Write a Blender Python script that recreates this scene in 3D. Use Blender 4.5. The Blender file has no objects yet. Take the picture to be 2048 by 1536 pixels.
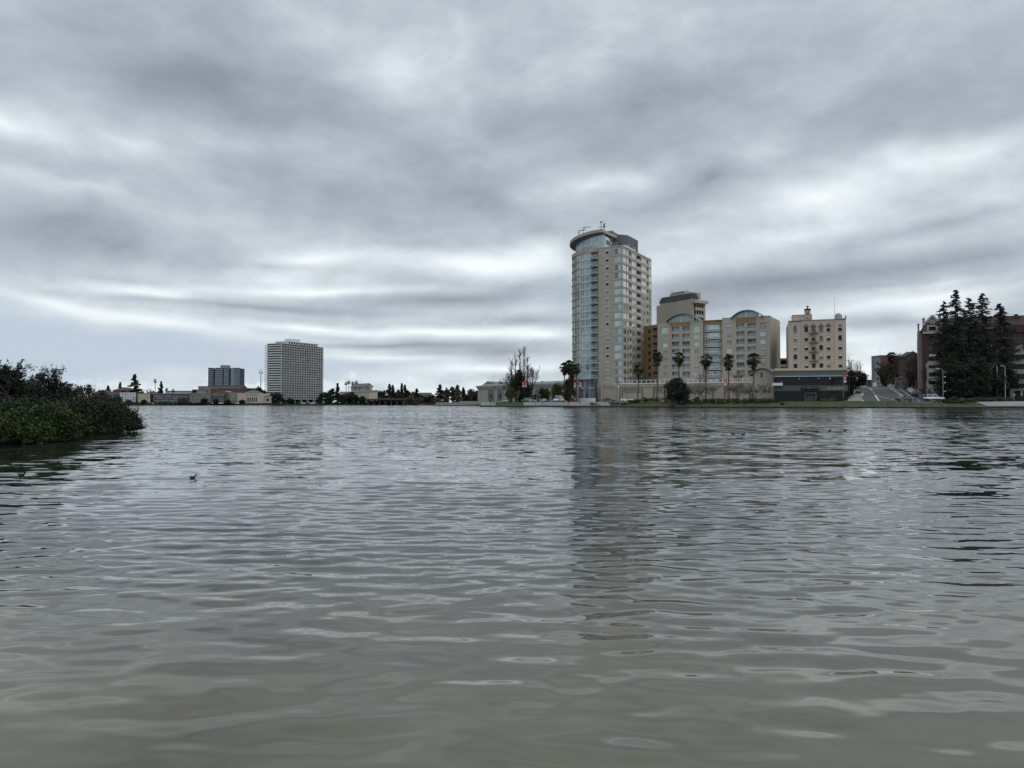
import bpy, bmesh, math, random
import numpy as np
from mathutils import Vector, Matrix
from math import sin, cos, tan, pi, radians, atan2, atan, asin, sqrt, exp
S = bpy.context.scene
COL = S.collection
rng = np.random.default_rng(7); random.seed(7)

# ---------------------------------------------------------------- camera
F = 1540.0; HOR = 807.5; CAMZ = 1.2
TILT = atan((HOR-768)/F)
cam = bpy.data.cameras.new('camera'); camo = bpy.data.objects.new('camera', cam); COL.objects.link(camo)
camo.location = (0, 0, CAMZ); camo.rotation_euler = (pi/2+TILT, 0, 0)
cam.sensor_width = 36; cam.lens = 36*F/2048; cam.clip_end = 20000; cam.clip_start = 0.05
S.camera = camo
S.view_settings.view_transform = 'Standard'; S.view_settings.look = 'None'
S.view_settings.exposure = 0.20; S.view_settings.gamma = 1
S.render.engine = 'CYCLES'; S.cycles.max_bounces = 5; S.cycles.diffuse_bounces = 2; S.cycles.glossy_bounces = 3

def ray(px, py):
    v = 768-py
    return (px-1024, F*cos(TILT)-v*sin(TILT), F*sin(TILT)+v*cos(TILT))
def PX(px, D, py=HOR):
    r = ray(px, py); return r[0]/r[1]*D
def PZ(py, D):
    r = ray(1024, py); return CAMZ+r[2]/r[1]*D

# ---------------------------------------------------------------- world: overcast sky
W = bpy.data.worlds.new('World'); S.world = W; W.use_nodes = True
nt = W.node_tree; nt.nodes.clear()
class NB:
    def __init__(s, nt): s.nt = nt
    def n(s, t, **k):
        nd = s.nt.nodes.new(t)
        for a, b in k.items(): setattr(nd, a, b)
        return nd
    def link(s, a, b): s.nt.links.new(a, b)
    def put(s, sock, v):
        if hasattr(v, 'is_output') or hasattr(v, 'links'): s.link(v, sock)
        else: sock.default_value = v
    def m(s, op, a, b=None, c=None, clamp=False):
        nd = s.n('ShaderNodeMath', operation=op); nd.use_clamp = clamp
        s.put(nd.inputs[0], a)
        if b is not None: s.put(nd.inputs[1], b)
        if c is not None: s.put(nd.inputs[2], c)
        return nd.outputs[0]
    def v(s, op, a, b=None):
        nd = s.n('ShaderNodeVectorMath', operation=op); s.put(nd.inputs[0], a)
        if b is not None: s.put(nd.inputs[1], b)
        return nd.outputs[0]
    def comb(s, x, y, z):
        nd = s.n('ShaderNodeCombineXYZ')
        for i, q in enumerate((x, y, z)): s.put(nd.inputs[i], q)
        return nd.outputs[0]
    def noise(s, vec, scale, detail=3, rough=0.5, col=False, dist=0.0):
        nd = s.n('ShaderNodeTexNoise'); s.put(nd.inputs['Vector'], vec)
        nd.inputs['Scale'].default_value = scale; nd.inputs['Detail'].default_value = detail
        nd.inputs['Roughness'].default_value = rough; nd.inputs['Distortion'].default_value = dist
        return nd.outputs[1 if col else 0]
    def ramp(s, f, stops, interp='LINEAR'):
        nd = s.n('ShaderNodeValToRGB'); nd.color_ramp.interpolation = interp
        e = nd.color_ramp.elements
        while len(e) < len(stops): e.new(0.5)
        for i, (p, c) in enumerate(stops):
            e[i].position = p; e[i].color = tuple(c)+(1,) if len(c) == 3 else c
        s.put(nd.inputs[0], f); return nd.outputs[0]
    def mix(s, f, a, b, blend='MIX'):
        nd = s.n('ShaderNodeMix', data_type='RGBA', blend_type=blend)
        s.put(nd.inputs[0], f); s.put(nd.inputs[6], a); s.put(nd.inputs[7], b); return nd.outputs[2]
B = NB(nt)
SUN_EL, SUN_AZ = radians(52), radians(105)      # azimuth clockwise from +Y
tc = B.n('ShaderNodeTexCoord').outputs['Generated']
sp = B.n('ShaderNodeSeparateXYZ'); B.link(tc, sp.inputs[0])
dx, dy, dz = sp.outputs
az = B.m('ARCTAN2', dx, dy)
el = B.m('ABSOLUTE', B.m('ARCSINE', dz))
U = B.m('MULTIPLY', az, 1.54); V = B.m('MULTIPLY', el, 1.54)          # thousandths of a radian scale: 1 = 1000 px
uv = B.comb(U, V, 0)
# warp
zc = B.m('ADD', B.m('ABSOLUTE', dz), 0.22)
pl = B.comb(B.m('DIVIDE', dx, zc), B.m('DIVIDE', dy, zc), 0.0)         # cloud-layer plane
wn = B.noise(uv, 3.2, 3, 0.5, col=True)
warp = B.v('MULTIPLY', B.v('SUBTRACT', wn, (0.5, 0.5, 0.5)), (0.34, 0.15, 0))
uvw = B.v('ADD', uv, warp)
def blobs(lst, uvw, acc):
    for (px, py, rx, ry, rot, amp) in lst:
        a0 = atan((px-1024)/F); e0 = atan((HOR-py)/F*cos(a0))
        mp = B.n('ShaderNodeMapping', vector_type='TEXTURE')
        B.link(uvw, mp.inputs['Vector'])
        mp.inputs['Location'].default_value = (a0*1.54, e0*1.54, 0)
        mp.inputs['Rotation'].default_value = (0, 0, radians(rot))
        mp.inputs['Scale'].default_value = (rx/1000, ry/1000, 1)
        g = B.n('ShaderNodeTexGradient', gradient_type='QUADRATIC_SPHERE'); B.link(mp.outputs[0], g.inputs[0])
        acc = B.m('MULTIPLY_ADD', g.outputs[1], amp, acc)
    return acc
NA, NB2, NIS, CLRK = 0.55, 0.55, 0.085, 1.6
RAMP = [(0.0, (.210, .233, .282)), (.28, (.312, .350, .410)), (.55, (.445, .505, .56)), (.78, (.67, .735, .775)), (1, (.86, .91, .92))]
# px, py, rx, ry, rotation (deg), strength
BIG = [
 (430, 180, 420, 190, -20, -0.37), (820, 300, 420, 130, -22, -0.29), (1250, 200, 480, 150, 8, -0.24), (1020, 250, 300, 120, -10, -0.11),
 (640, 410, 420, 110, -8, -0.24), (1000, 400, 330, 110, -10, -0.15), (180, 490, 420, 80, -4, -0.37), (60, 440, 250, 60, 0, -0.17),
 (1380, 370, 180, 75, 10, -0.33), (1420, 190, 330, 110, 5, -0.13), (1960, 120, 260, 160, 0, -0.07), (1700, 210, 300, 120, 0, -0.09),
 (40, 255, 200, 60, -18, 0.43), (280, 310, 230, 60, -12, 0.22), (100, 370, 260, 50, -14, 0.20), (90, 90, 200, 120, 0, 0.07),
 (780, 170, 200, 110, -40, 0.22), (900, 130, 160, 120, -40, 0.15), (1150, 120, 120, 120, 0, 0.12), (420, 290, 160, 70, 0, 0.10),
 (1880, 330, 420, 110, 10, 0.30), (1640, 380, 300, 90, 8, 0.26), (1980, 300, 220, 100, 0, 0.12), (1180, 370, 240, 70, 5, 0.20),
 (1240, 345, 150, 60, 0, 0.19), (1050, 390, 120, 60, 0, 0.15), (2000, 410, 180, 70, 0, 0.15), (1500, 300, 200, 80, 0, 0.10),
]
FINE = [
 (960, 530, 330, 48, -2, 0.62), (620, 520, 260, 34, 6, 0.40), (1090, 505, 120, 60, 0, 0.35), (560, 560, 300, 40, 2, 0.22),
 (640, 583, 560, 20, 2, 0.38), (330, 590, 200, 18, -6, 0.28), (300, 640, 360, 26, -6, 0.47), (90, 600, 200, 20, -12, 0.28),
 (480, 610, 560, 16, -2, -0.33), (900, 600, 420, 34, 3, -0.37), (1040, 575, 200, 50, 4, -0.28), (250, 560, 300, 24, -3, -0.15), (540, 530, 180, 20, 2, -0.22),
 (620, 655, 260, 18, -3, 0.40), (900, 665, 300, 18, 0, 0.53), (1040, 655, 200, 18, 0, 0.25), (800, 690, 420, 13, 1, -0.37), (1000, 700, 260, 26, 0, -0.44), (1060, 640, 240, 26, 0, -0.31),
 (780, 715, 300, 12, 0, 0.28), (1000, 735, 260, 20, 0, 0.45), (1080, 668, 90, 16, 0, 0.38),
 (1400, 520, 260, 60, 5, 0.20), (1600, 470, 380, 40, 4, 0.15), (1900, 445, 300, 26, 8, -0.20), (1900, 520, 420, 42, 4, -0.33), (1560, 560, 480, 50, 4, -0.42), (1750, 570, 380, 30, 0, -0.24),
 (1480, 610, 300, 30, 0, -0.13), (1860, 590, 420, 26, 6, 0.25), (1800, 640, 460, 30, 3, -0.31), (1900, 560, 260, 16, 4, 0.18), (1730, 700, 200, 60, 0, 0.22), (1560, 690, 120, 50, 0, 0.20),
 (1090, 460, 130, 30, 0, -0.18), (1340, 470, 170, 34, 0, 0.18), (1760, 735, 160, 40, 0, 0.33), (1560, 720, 60, 30, 0, 0.38), (1350, 600, 100, 60, 0, -0.15),
]
CLEAR = [(120, 700, 420, 110, -4, 1.3), (520, 720, 400, 62, -6, 1.0), (-200, 680, 400, 130, 0, 1), (760, 730, 180, 34, 0, .5), (-600, 700, 500, 130, 0, 1)]
CUMENV = [(0, (0, 0, 0)), (.12, (0, 0, 0)), (.30, (.012, .012, .012)), (.48, (.02, .02, .02)), (.56, (.01, .01, .01)), (.6, (-.1, -.1, -.1)), (1, (-.1, -.1, -.1))]

n1 = B.noise(pl, 1.1, 5, 0.55, dist=0.4)
n2 = B.noise(B.v('MULTIPLY', uvw, (1, 2.6, 1)), 3.0, 5, 0.5)
t = B.m('MULTIPLY_ADD', B.m('SUBTRACT', n1, 0.5), NA, 0.50)
t = B.m('MULTIPLY_ADD', B.m('SUBTRACT', n2, 0.5), NB2, t)
n3 = B.noise(B.v('MULTIPLY', B.v('ADD', uv, B.v('MULTIPLY', B.v('SUBTRACT', B.noise(uv, 9.0, 3, .55, col=True), (.5, .5, .5)), (.09, .05, 0))), (1, 2.0, 1)), 6.5, 7, 0.66)
t = B.m('MULTIPLY_ADD', B.m('SUBTRACT', n3, 0.5), .40, t)
t = B.m('ADD', t, B.m('MULTIPLY', B.m('SUBTRACT', 0.42, V, None, True), 0.40))
t = blobs(BIG, uvw, t)
t = blobs(FINE, B.v('ADD', uv, B.v('MULTIPLY', warp, (0.35, 0.22, 0))), t)
cloud = B.ramp(t, RAMP, 'B_SPLINE')
# clear pale-blue band low in the sky
skyt = B.n('ShaderNodeTexSky', sky_type='NISHITA'); skyt.sun_disc = False
skyt.sun_elevation = SUN_EL; skyt.sun_rotation = SUN_AZ; skyt.air_density = 1.0; skyt.dust_density = 0.6; skyt.ozone_density = 1.5
B.link(B.v('NORMALIZE', B.comb(dx, dy, B.m('ADD', B.m('ABSOLUTE', dz), 0.42))), skyt.inputs[0])
nis = B.v('MULTIPLY', skyt.outputs[0], (NIS, NIS, NIS))
clr = blobs(CLEAR, B.v('ADD', uv, B.v('MULTIPLY', warp, (0.6, 0.4, 0))), 0.0)
clr = B.m('MULTIPLY', clr, CLRK, clamp=True)
nis = B.mix(0.80, nis, (.55, .63, .71, 1))      # veil of thin high cloud over the blue
col = B.mix(clr, cloud, nis)
# bright cumulus heads resting on the horizon
cn = B.noise(B.v('MULTIPLY', uv, (1, 1.0, 1)), 11.0, 5, 0.62)
cn2 = B.noise(B.v('MULTIPLY', uv, (1, 3.5, 1)), 9.0, 4, 0.5)
top = B.m('MULTIPLY_ADD', B.m('SUBTRACT', cn, 0.5), 0.16, 0.036)
env = B.ramp(B.m('MULTIPLY_ADD', U, 0.5, 0.5), CUMENV)
top = B.m('ADD', top, env)
cm = B.m('MULTIPLY', B.m('SUBTRACT', top, V), 55.0, clamp=True)
shade = B.m('MULTIPLY_ADD', B.m('SUBTRACT', cn2, 0.5), 2.4, 0.62, clamp=True)
ccol = B.ramp(shade, [(0, (.36, .45, .55)), (.45, (.58, .66, .70)), (1, (.80, .85, .86))])
col = B.mix(B.m('MULTIPLY', cm, 0.85), col, ccol)
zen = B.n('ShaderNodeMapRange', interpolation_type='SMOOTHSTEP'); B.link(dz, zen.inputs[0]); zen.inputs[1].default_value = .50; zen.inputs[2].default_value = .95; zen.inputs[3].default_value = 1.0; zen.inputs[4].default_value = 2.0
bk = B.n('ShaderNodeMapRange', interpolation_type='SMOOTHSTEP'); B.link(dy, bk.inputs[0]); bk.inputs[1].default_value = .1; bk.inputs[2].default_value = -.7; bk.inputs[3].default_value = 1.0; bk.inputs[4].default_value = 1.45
sc_ = B.n('ShaderNodeVectorMath', operation='SCALE'); B.link(col, sc_.inputs[0]); B.link(B.m('MULTIPLY', zen.outputs[0], bk.outputs[0]), sc_.inputs[3]); col = sc_.outputs[0]   # overcast is brightest overhead; sky behind the camera boosted to light the building fronts
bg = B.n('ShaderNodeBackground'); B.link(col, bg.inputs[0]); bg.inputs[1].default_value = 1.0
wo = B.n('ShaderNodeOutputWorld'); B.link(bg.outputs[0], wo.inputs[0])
W.cycles.sampling_method = 'MANUAL'; W.cycles.sample_map_resolution = 512

sun = bpy.data.lights.new('sun', 'SUN'); suno = bpy.data.objects.new('sun', sun); COL.objects.link(suno)
sun.energy = 0.6; sun.angle = radians(25); sun.color = (1, .96, .9); sun.specular_factor = 0.0 if hasattr(sun, 'specular_factor') else 1
sd = Vector((sin(SUN_AZ)*cos(SUN_EL), cos(SUN_AZ)*cos(SUN_EL), sin(SUN_EL)))
suno.rotation_euler = sd.to_track_quat('Z', 'Y').to_euler()
# ---------------------------------------------------------------- helpers
def tag(o, label=None, cat=None, group=None, kind=None):
    if label: o['label'] = label
    if cat: o['category'] = cat
    if group: o['group'] = group
    if kind: o['kind'] = kind
    return o
def empty(name, loc, rz=0, label=None, cat=None, group=None):
    o = bpy.data.objects.new(name, None); COL.objects.link(o); o.location = loc; o.rotation_euler = (0, 0, rz)
    o.empty_display_size = 0.5
    return tag(o, label, cat, group)
MATS = {}
def hexc(h):
    h = h.lstrip('#'); r = [int(h[i:i+2], 16)/255 for i in (0, 2, 4)]
    return tuple(c/12.92 if c <= .04045 else ((c+.055)/1.055)**2.4 for c in r)
def mat(name, c, var=0.12, scale=0.6, rough=0.75, metal=0.0, spec=0.4, c2=None, streak=False, emit=None, bump=0):
    if name in MATS: return MATS[name]
    m = bpy.data.materials.new(name); m.use_nodes = True; MATS[name] = m
    b = NB(m.node_tree); p = m.node_tree.nodes['Principled BSDF']
    p.inputs['Roughness'].default_value = rough; p.inputs['Metallic'].default_value = metal
    p.inputs['Specular IOR Level'].default_value = spec
    if var > 0:
        co = b.n('ShaderNodeTexCoord').outputs['Object']
        if streak: co = b.v('MULTIPLY', co, (1, 1, 0.15))
        nz = b.noise(co, scale, 5, 0.6)
        ca = tuple(x*(1-var*1.6) for x in c); cb = c2 or tuple(min(1, x*(1+var*1.2)) for x in c)
        b.link(b.ramp(nz, [(.3, ca), (.5, c if not c2 else tuple((x+y)/2 for x, y in zip(ca, cb))), (.7, cb)]), p.inputs['Base Color'])
        if bump:
            bm_ = b.n('ShaderNodeBump'); bm_.inputs['Strength'].default_value = bump; b.link(b.noise(co, scale*8, 4), bm_.inputs['Height']); b.link(bm_.outputs[0], p.inputs['Normal'])
    else: p.inputs['Base Color'].default_value = c+(1,)
    if emit: p.inputs['Emission Color'].default_value = emit[0]+(1,); p.inputs['Emission Strength'].default_value = emit[1]
    return m
class MB:
    def __init__(s): s.v = []; s.f = []; s.m = []
    def face(s, pts, mi=0):
        k = len(s.v); s.v += [tuple(p) for p in pts]; s.f.append(tuple(range(k, k+len(pts)))); s.m.append(mi)
    def mesh(s, vs, fs, mi=0):
        k = len(s.v); s.v += [tuple(p) for p in vs]; s.f += [tuple(i+k for i in f) for f in fs]; s.m += [mi]*len(fs)
    def box(s, x0, x1, y0, y1, z0, z1, mi=0, T=None):
        vs = [(x, y, z) for z in (z0, z1) for (x, y) in ((x0, y0), (x1, y0), (x1, y1), (x0, y1))]
        if T: vs = [T(*p) for p in vs]
        s.mesh(vs, [(3, 2, 1, 0), (4, 5, 6, 7), (0, 1, 5, 4), (1, 2, 6, 5), (2, 3, 7, 6), (3, 0, 4, 7)], mi)
    def prism(s, pts, z0, z1, mi=0, top=None):
        n = len(pts); top = top or pts
        z0f = z0 if callable(z0) else (lambda x, y: z0); z1f = z1 if callable(z1) else (lambda x, y: z1)
        vs = [(x, y, z0f(x, y)) for x, y in pts]+[(x, y, z1f(x, y)) for x, y in top]
        s.mesh(vs, [tuple(range(n))[::-1], tuple(range(n, 2*n))]+[(i, (i+1) % n, n+(i+1) % n, n+i) for i in range(n)], mi)
    def tube(s, pts, rad, n=6, mi=0, cap=True):
        rads = rad if isinstance(rad, (list, tuple)) else [rad]*len(pts)
        P = [Vector(p) for p in pts]; vs = []
        for i, p in enumerate(P):
            d = (P[min(i+1, len(P)-1)]-P[max(i-1, 0)]).normalized()
            a = d.orthogonal().normalized() if abs(d.z) < .95 else Vector((1, 0, 0))
            a = (a-d*a.dot(d)).normalized(); b = d.cross(a)
            for k in range(n): t = 2*pi*k/n; vs.append(p+(a*cos(t)+b*sin(t))*rads[i])
        fs = [(i*n+k, i*n+(k+1) % n, (i+1)*n+(k+1) % n, (i+1)*n+k) for i in range(len(P)-1) for k in range(n)]
        if cap: fs += [tuple(range(n))[::-1], tuple(range((len(P)-1)*n, len(P)*n))]
        s.mesh(vs, fs, mi)
    def bm(s, name, mats, smooth=False):
        me = bpy.data.meshes.new(name); me.from_pydata(s.v, [], s.f)
        for m in (mats if isinstance(mats, (list, tuple)) else [mats]): me.materials.append(m)
        me.polygons.foreach_set('material_index', s.m)
        if smooth: me.polygons.foreach_set('use_smooth', [True]*len(s.f))
        me.update(); return me
    def build(s, name, mats, parent=None, smooth=False, loc=(0, 0, 0), rz=0):
        return put(name, s.bm(name, mats, smooth), parent, loc, rz)
def put(name, me, parent=None, loc=(0, 0, 0), rz=0):
    o = bpy.data.objects.new(name, me); COL.objects.link(o); o.parent = parent
    o.location = loc; o.rotation_euler = (0, 0, rz); return o
def npmesh(name, verts, faces, m, smooth=False, attrs=None):
    me = bpy.data.meshes.new(name); verts = np.asarray(verts, np.float32); faces = np.asarray(faces, np.int32)
    k = faces.shape[1]
    me.vertices.add(len(verts)); me.vertices.foreach_set('co', verts.ravel())
    me.loops.add(faces.size); me.loops.foreach_set('vertex_index', faces.ravel())
    me.polygons.add(len(faces)); me.polygons.foreach_set('loop_start', np.arange(0, faces.size, k, dtype=np.int32))
    me.polygons.foreach_set('loop_total', np.full(len(faces), k, np.int32))
    if smooth: me.polygons.foreach_set('use_smooth', np.ones(len(faces), bool))
    for nm, a in (attrs or {}).items():
        at = me.attributes.new(nm, 'FLOAT', 'POINT'); at.data.foreach_set('value', np.asarray(a, np.float32))
    me.materials.append(m); me.update(calc_edges=True); me.validate(); return me
def children_of(o): return [c for c in COL.objects if c.parent is o]
KIDS = {}
def copy_tree(o, kids, parent=None):
    c = o.copy(); COL.objects.link(c)
    if parent is not None: c.parent = parent
    for ch, sub in kids: copy_tree(ch, sub, c)
    return c
def kid_tree(o):
    return [(c, kid_tree(c)) for c in list(o.children)]

# ---------------------------------------------------------------- water
def make_water():
    m = bpy.data.materials.new('lake_water'); m.use_nodes = True; b = NB(m.node_tree); p = m.node_tree.nodes['Principled BSDF']
    g = b.n('ShaderNodeNewGeometry'); pos = g.outputs['Position']
    att = b.n('ShaderNodeAttribute'); att.attribute_name = 'chop'
    z3 = (.5, .5, .5)
    nA = b.noise(b.v('MULTIPLY', pos, (1.5, 2.6, 1)), 1.0, 2, 0.6, col=True)
    nB = b.noise(b.v('MULTIPLY', pos, (.6, 1.0, 1)), 1.0, 1, 0.6, col=True)
    nC = b.noise(b.v('MULTIPLY', pos, (.22, .25, 1)), 1.0, 1, 0.6, col=True)
    nn = b.v('ADD', b.v('MULTIPLY', b.v('SUBTRACT', nA, z3), (.6, 1.25, 0)), b.v('MULTIPLY', b.v('SUBTRACT', nB, z3), (.2, .42, 0)))
    nn = b.v('ADD', nn, b.v('MULTIPLY', b.v('SUBTRACT', nC, z3), (.05, .14, 0)))
    nn = b.v('ADD', nn, (0.0, -0.07, 0.0))      # wavelets steeper on the face turned to this shore
    # wind patches
    pt = b.noise(b.v('MULTIPLY', pos, (.012, .03, 1)), 1.0, 3, 0.55)
    pk = b.ramp(pt, [(.38, (.45, .45, .45)), (.6, (1.3, 1.3, 1.3))])
    k = b.m('MULTIPLY', b.m('MULTIPLY', att.outputs['Fac'], CHOPK), pk)
    sc = b.n('ShaderNodeVectorMath', operation='SCALE'); b.link(nn, sc.inputs[0]); b.link(k, sc.inputs[3])
    nv = b.v('NORMALIZE', b.v('ADD', g.outputs['Normal'], sc.outputs[0]))
    b.link(nv, p.inputs['Normal'])
    silt = b.noise(b.v('MULTIPLY', pos, (.5, .9, 1)), 0.9, 4, 0.6)
    shal = b.ramp(silt, [(.25, (.036, .036, .030)), (.42, (.088, .078, .052)), (.7, (.112, .098, .064))])      # muddy bottom of the shallows
    spx = b.n('ShaderNodeSeparateXYZ'); b.link(pos, spx.inputs[0]); dp = b.n('ShaderNodeMapRange', interpolation_type='SMOOTHSTEP'); b.link(spx.outputs[1], dp.inputs[0]); dp.inputs[1].default_value = 2.6; dp.inputs[2].default_value = 8.0
    b.link(b.mix(dp.outputs[0], shal, (.016, .018, .015, 1)), p.inputs['Base Color'])
    p.inputs['Roughness'].default_value = 0.03; p.inputs['IOR'].default_value = 1.48; p.inputs['Specular IOR Level'].default_value = 0.5
    # rings round the near shore, fine close by and coarser outwards
    r = [0.6]; 
    while r[-1] < 2.0: r.append(r[-1]+0.1)
    while r[-1] < 3000:
        q = r[-1]; r.append(q+max(0.017, q*q*0.00045) if q < 60 else q+min(200, q*q*0.0006))
    r = np.array(r)
    th = np.concatenate([np.linspace(-180, -44, 60)[:-1], np.linspace(-44, 44, 1250)[:-1], np.linspace(44, 180, 60)])
    th = np.radians(th)
    R, T = np.meshgrid(r, th, indexing='ij'); Xw = R*np.sin(T); Yw = R*np.cos(T)
    step = np.gradient(r)[:, None]*np.ones_like(T)
    lat = R*radians(0.0705)
    Z = np.zeros_like(Xw); 
    rs = np.random.default_rng(11)
    patch = np.zeros_like(Xw)
    for i in range(10):
        a = rs.uniform(0, 2*pi); l = rs.uniform(3, 14); patch += np.sin((Xw*cos(a)*.6+Yw*sin(a)*1.3)*2*pi/l+rs.uniform(0, 6.28))
    patch = np.clip(1+0.16*patch, .5, 1.6)
    lost = np.zeros_like(Xw); tot = 0
    ramp_far = np.clip((Yw-2.5)/6.0, 0, 1)
    NW = 84
    for i in range(NW):
        u = (i+rs.uniform(0, 1))/NW
        lam = 0.115*(0.44/0.115)**(u/.82) if u < .82 else .46*(1.3/.46)**((u-.82)/.18)
        ang = rs.normal(0, 0.40)                      # crests lie roughly across the view, as the wind drives them
        kx, ky = sin(ang)*2*pi/lam, cos(ang)*2*pi/lam
        slope = SLOPE*(1.0 if .18 < lam < .46 else .62 if lam < .18 else .5)*sqrt(2.0/NW)
        loc = np.where(lam < 0.18, 0.06+0.94*ramp_far, np.where(lam < 0.3, 0.50+0.50*ramp_far, 0.75+.25*ramp_far))
        keep = np.clip((lam/np.maximum(step, 1e-6)-3.0)/3.0, 0, 1)*np.clip((lam/max(abs(sin(ang)), .15)/lat-3)/3, 0, 1)
        amp = slope/(2*pi/lam)
        ph = kx*Xw+ky*Yw+rs.uniform(0, 6.28)
        # group modulation keeps each crest short
        gm = 0.62+0.38*np.sin(Xw*2*pi/(lam*rs.uniform(5, 11))+Yw*2*pi/(lam*rs.uniform(4, 12))+rs.uniform(0, 6.28))
        Z += amp*gm*loc*keep*patch*(np.sin(ph)+0.18*np.cos(2*ph))
        lost += (slope**2)*(1-keep**2); tot += slope**2
    chop = np.sqrt(lost)*1.0
    chop = chop+0.0
    edge = np.clip((r[:, None]-1.0)/1.0, 0, 1); Z *= edge
    n, k2 = Xw.shape
    idx = np.arange(n*k2).reshape(n, k2)
    f = np.stack([idx[:-1, :-1], idx[:-1, 1:], idx[1:, 1:], idx[1:, :-1]], -1).reshape(-1, 4)[:, ::-1]
    v = np.stack([Xw, Yw, Z], -1).reshape(-1, 3)
    me = npmesh('water', v, f, m, True, {'chop': chop.ravel()})
    return tag(put('water', me), kind='structure')
SLOPE = 0.116; CHOPK = 3.6
make_water()
# ---------------------------------------------------------------- terrain and streets
SHORE = [(-12.5, 303), (PX(1040, 294), 294), (PX(1100, 283), 283), (PX(1200, 267), 267), (PX(1300, 252), 252), (PX(1400, 239), 239), (PX(1550, 222), 222), (PX(1750, 213), 213), (PX(1900, 210.5), 210.5), (PX(2048, 210), 210), (240, 206), (420, 203)]
SX = np.array([p[0] for p in SHORE]); SY = np.array([p[1] for p in SHORE])
def ysh(x): return float(np.interp(x, SX, SY))
RB = Vector((101.5, 223)); RD = Vector((48, 108)).normalized(); RN = Vector((RD.y, -RD.x))   # hill road: left kerb base, direction, across
def hill(x, y):
    s = (y-229)/100.0; s = min(max(s, 0), 1); rise = 6.6*(s*(1.15-0.15*s))
    xl = RB.x+RD.x/RD.y*(y-RB.y); w = min(max((x-xl+7)/5, 0), 1)
    return rise*w
def H(x, y):
    t = y-ysh(x); right = min(max((x-22)/25, 0), 1)
    a = 8.5*right+13*(1-right)
    if t < 2.4: z = 0.5
    elif t < a: z = 0.5+1.35*((t-2.4)/(a-2.4))**(.9)
    else: z = 1.85
    # paved ramp rising at the far right
    pr = min(max((x-125)/14, 0), 1)
    if pr > 0 and t > 0.3: z = z*(1-pr)+pr*min(1.85, .5+.19*max(t-.8, 0))
    return z+hill(x, y)
def sheet(name, xs, tfun0, tfun1, nt_, m, dz=0.0, kind='structure', skirt=None):
    vs = []; fs = []
    for x in xs:
        t0, t1 = tfun0(x), tfun1(x)
        ts = [t0+(t1-t0)*k/(nt_-1) for k in range(nt_)]
        for t in ts: y = ysh(x)+t; vs.append((x, y, H(x, y)+dz))
    n = len(xs)
    for i in range(n-1):
        for k in range(nt_-1): a = i*nt_+k; fs.append((a, a+nt_, a+nt_+1, a+1))
    mb = MB(); mb.mesh(vs, fs)
    if skirt is not None:
        e = [i*nt_ for i in range(n)]
        for i in range(n-1):
            a, b_ = vs[e[i]], vs[e[i+1]]; mb.face([(a[0], a[1], skirt), (b_[0], b_[1], skirt), b_, a])
    o = mb.build(name, m); return tag(o, kind=kind)
M_grass = mat('grass', (.034, .056, .014), .4, .9, .9, spec=.15, c2=(.070, .088, .026))
M_soil = mat('soil', (.05, .045, .03), .3, .5, .95, spec=.1)
M_conc = mat('concrete', (.19, .185, .17), .15, .35, .85)
M_concd = mat('dark_stone', (.035, .033, .026), .4, .8, .8)
M_asph = mat('asphalt', (.060, .061, .066), .18, .35, .85, spec=.3)
M_paint = mat('road_paint', (.62, .62, .60), .12, 2.0, .7)
def frange(a, b, s): 
    n = max(2, int(round((b-a)/s))+1); return [a+(b-a)*i/(n-1) for i in range(n)]
# base terrain (soil) with fine steps where the profile bends
def make_ground():
    xs = frange(-12.5, 200, 2.5)+frange(206, 420, 12)[0:]
    ts = [0, .4, .8, 1.5, 2.4]+frange(3, 14, .8)+frange(15, 140, 2.5)+[160, 200, 260, 340, 500, 900, 1600]
    vs = []; fs = []; nt_ = len(ts)
    for x in xs:
        for t in ts: y = ysh(x)+t; vs.append((x, y, H(x, y)-.03))
    for i in range(len(xs)-1):
        for k in range(nt_-1): a = i*nt_+k; fs.append((a, a+nt_, a+nt_+1, a+1))
    mb = MB(); mb.mesh(vs, fs)
    # west flank of the point
    for k in range(nt_-1):
        a, b_ = vs[k], vs[k+1]; mb.face([(a[0], a[1], -1.2), a, b_, (b_[0], b_[1], -1.2)])
    tag(mb.build('ground', M_soil), kind='structure')
make_ground()
xsR = frange(-12.5, 200, 1.6)
# sea wall along the shore, a stone kerb with weed-dark foot
mb = MB()
for i in range(len(xsR)-1):
    x0, x1 = xsR[i], xsR[i+1]; y0, y1 = ysh(x0), ysh(x1)
    mb.face([(x0, y0-.06, -1.2), (x1, y1-.06, -1.2), (x1, y1-.06, .44), (x0, y0-.06, .44)], 0)
    mb.face([(x0, y0-.12, .44), (x1, y1-.12, .44), (x1, y1-.12, .62), (x0, y0-.12, .62)], 1)
    mb.face([(x0, y0-.12, .62), (x1, y1-.12, .62), (x1, y1+.35, .62), (x0, y0+.35, .62)], 1)
    mb.face([(x0, y0+.35, .62), (x1, y1+.35, .62), (x1, y1+.35, .4), (x0, y0+.35, .4)], 1)
mb.face([(-12.6, 302.9, -1.2), (-12.6, 302.9, .62), (-12.6, 420, .62), (-12.6, 420, -1.2)], 0)
tag(mb.build('sea_wall', [M_concd, M_conc]), 'low concrete lake wall with a dark wet foot along the right shore', 'wall')
sheet('path', xsR, lambda x: .36, lambda x: 2.5, 4, M_conc, .03)
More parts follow.
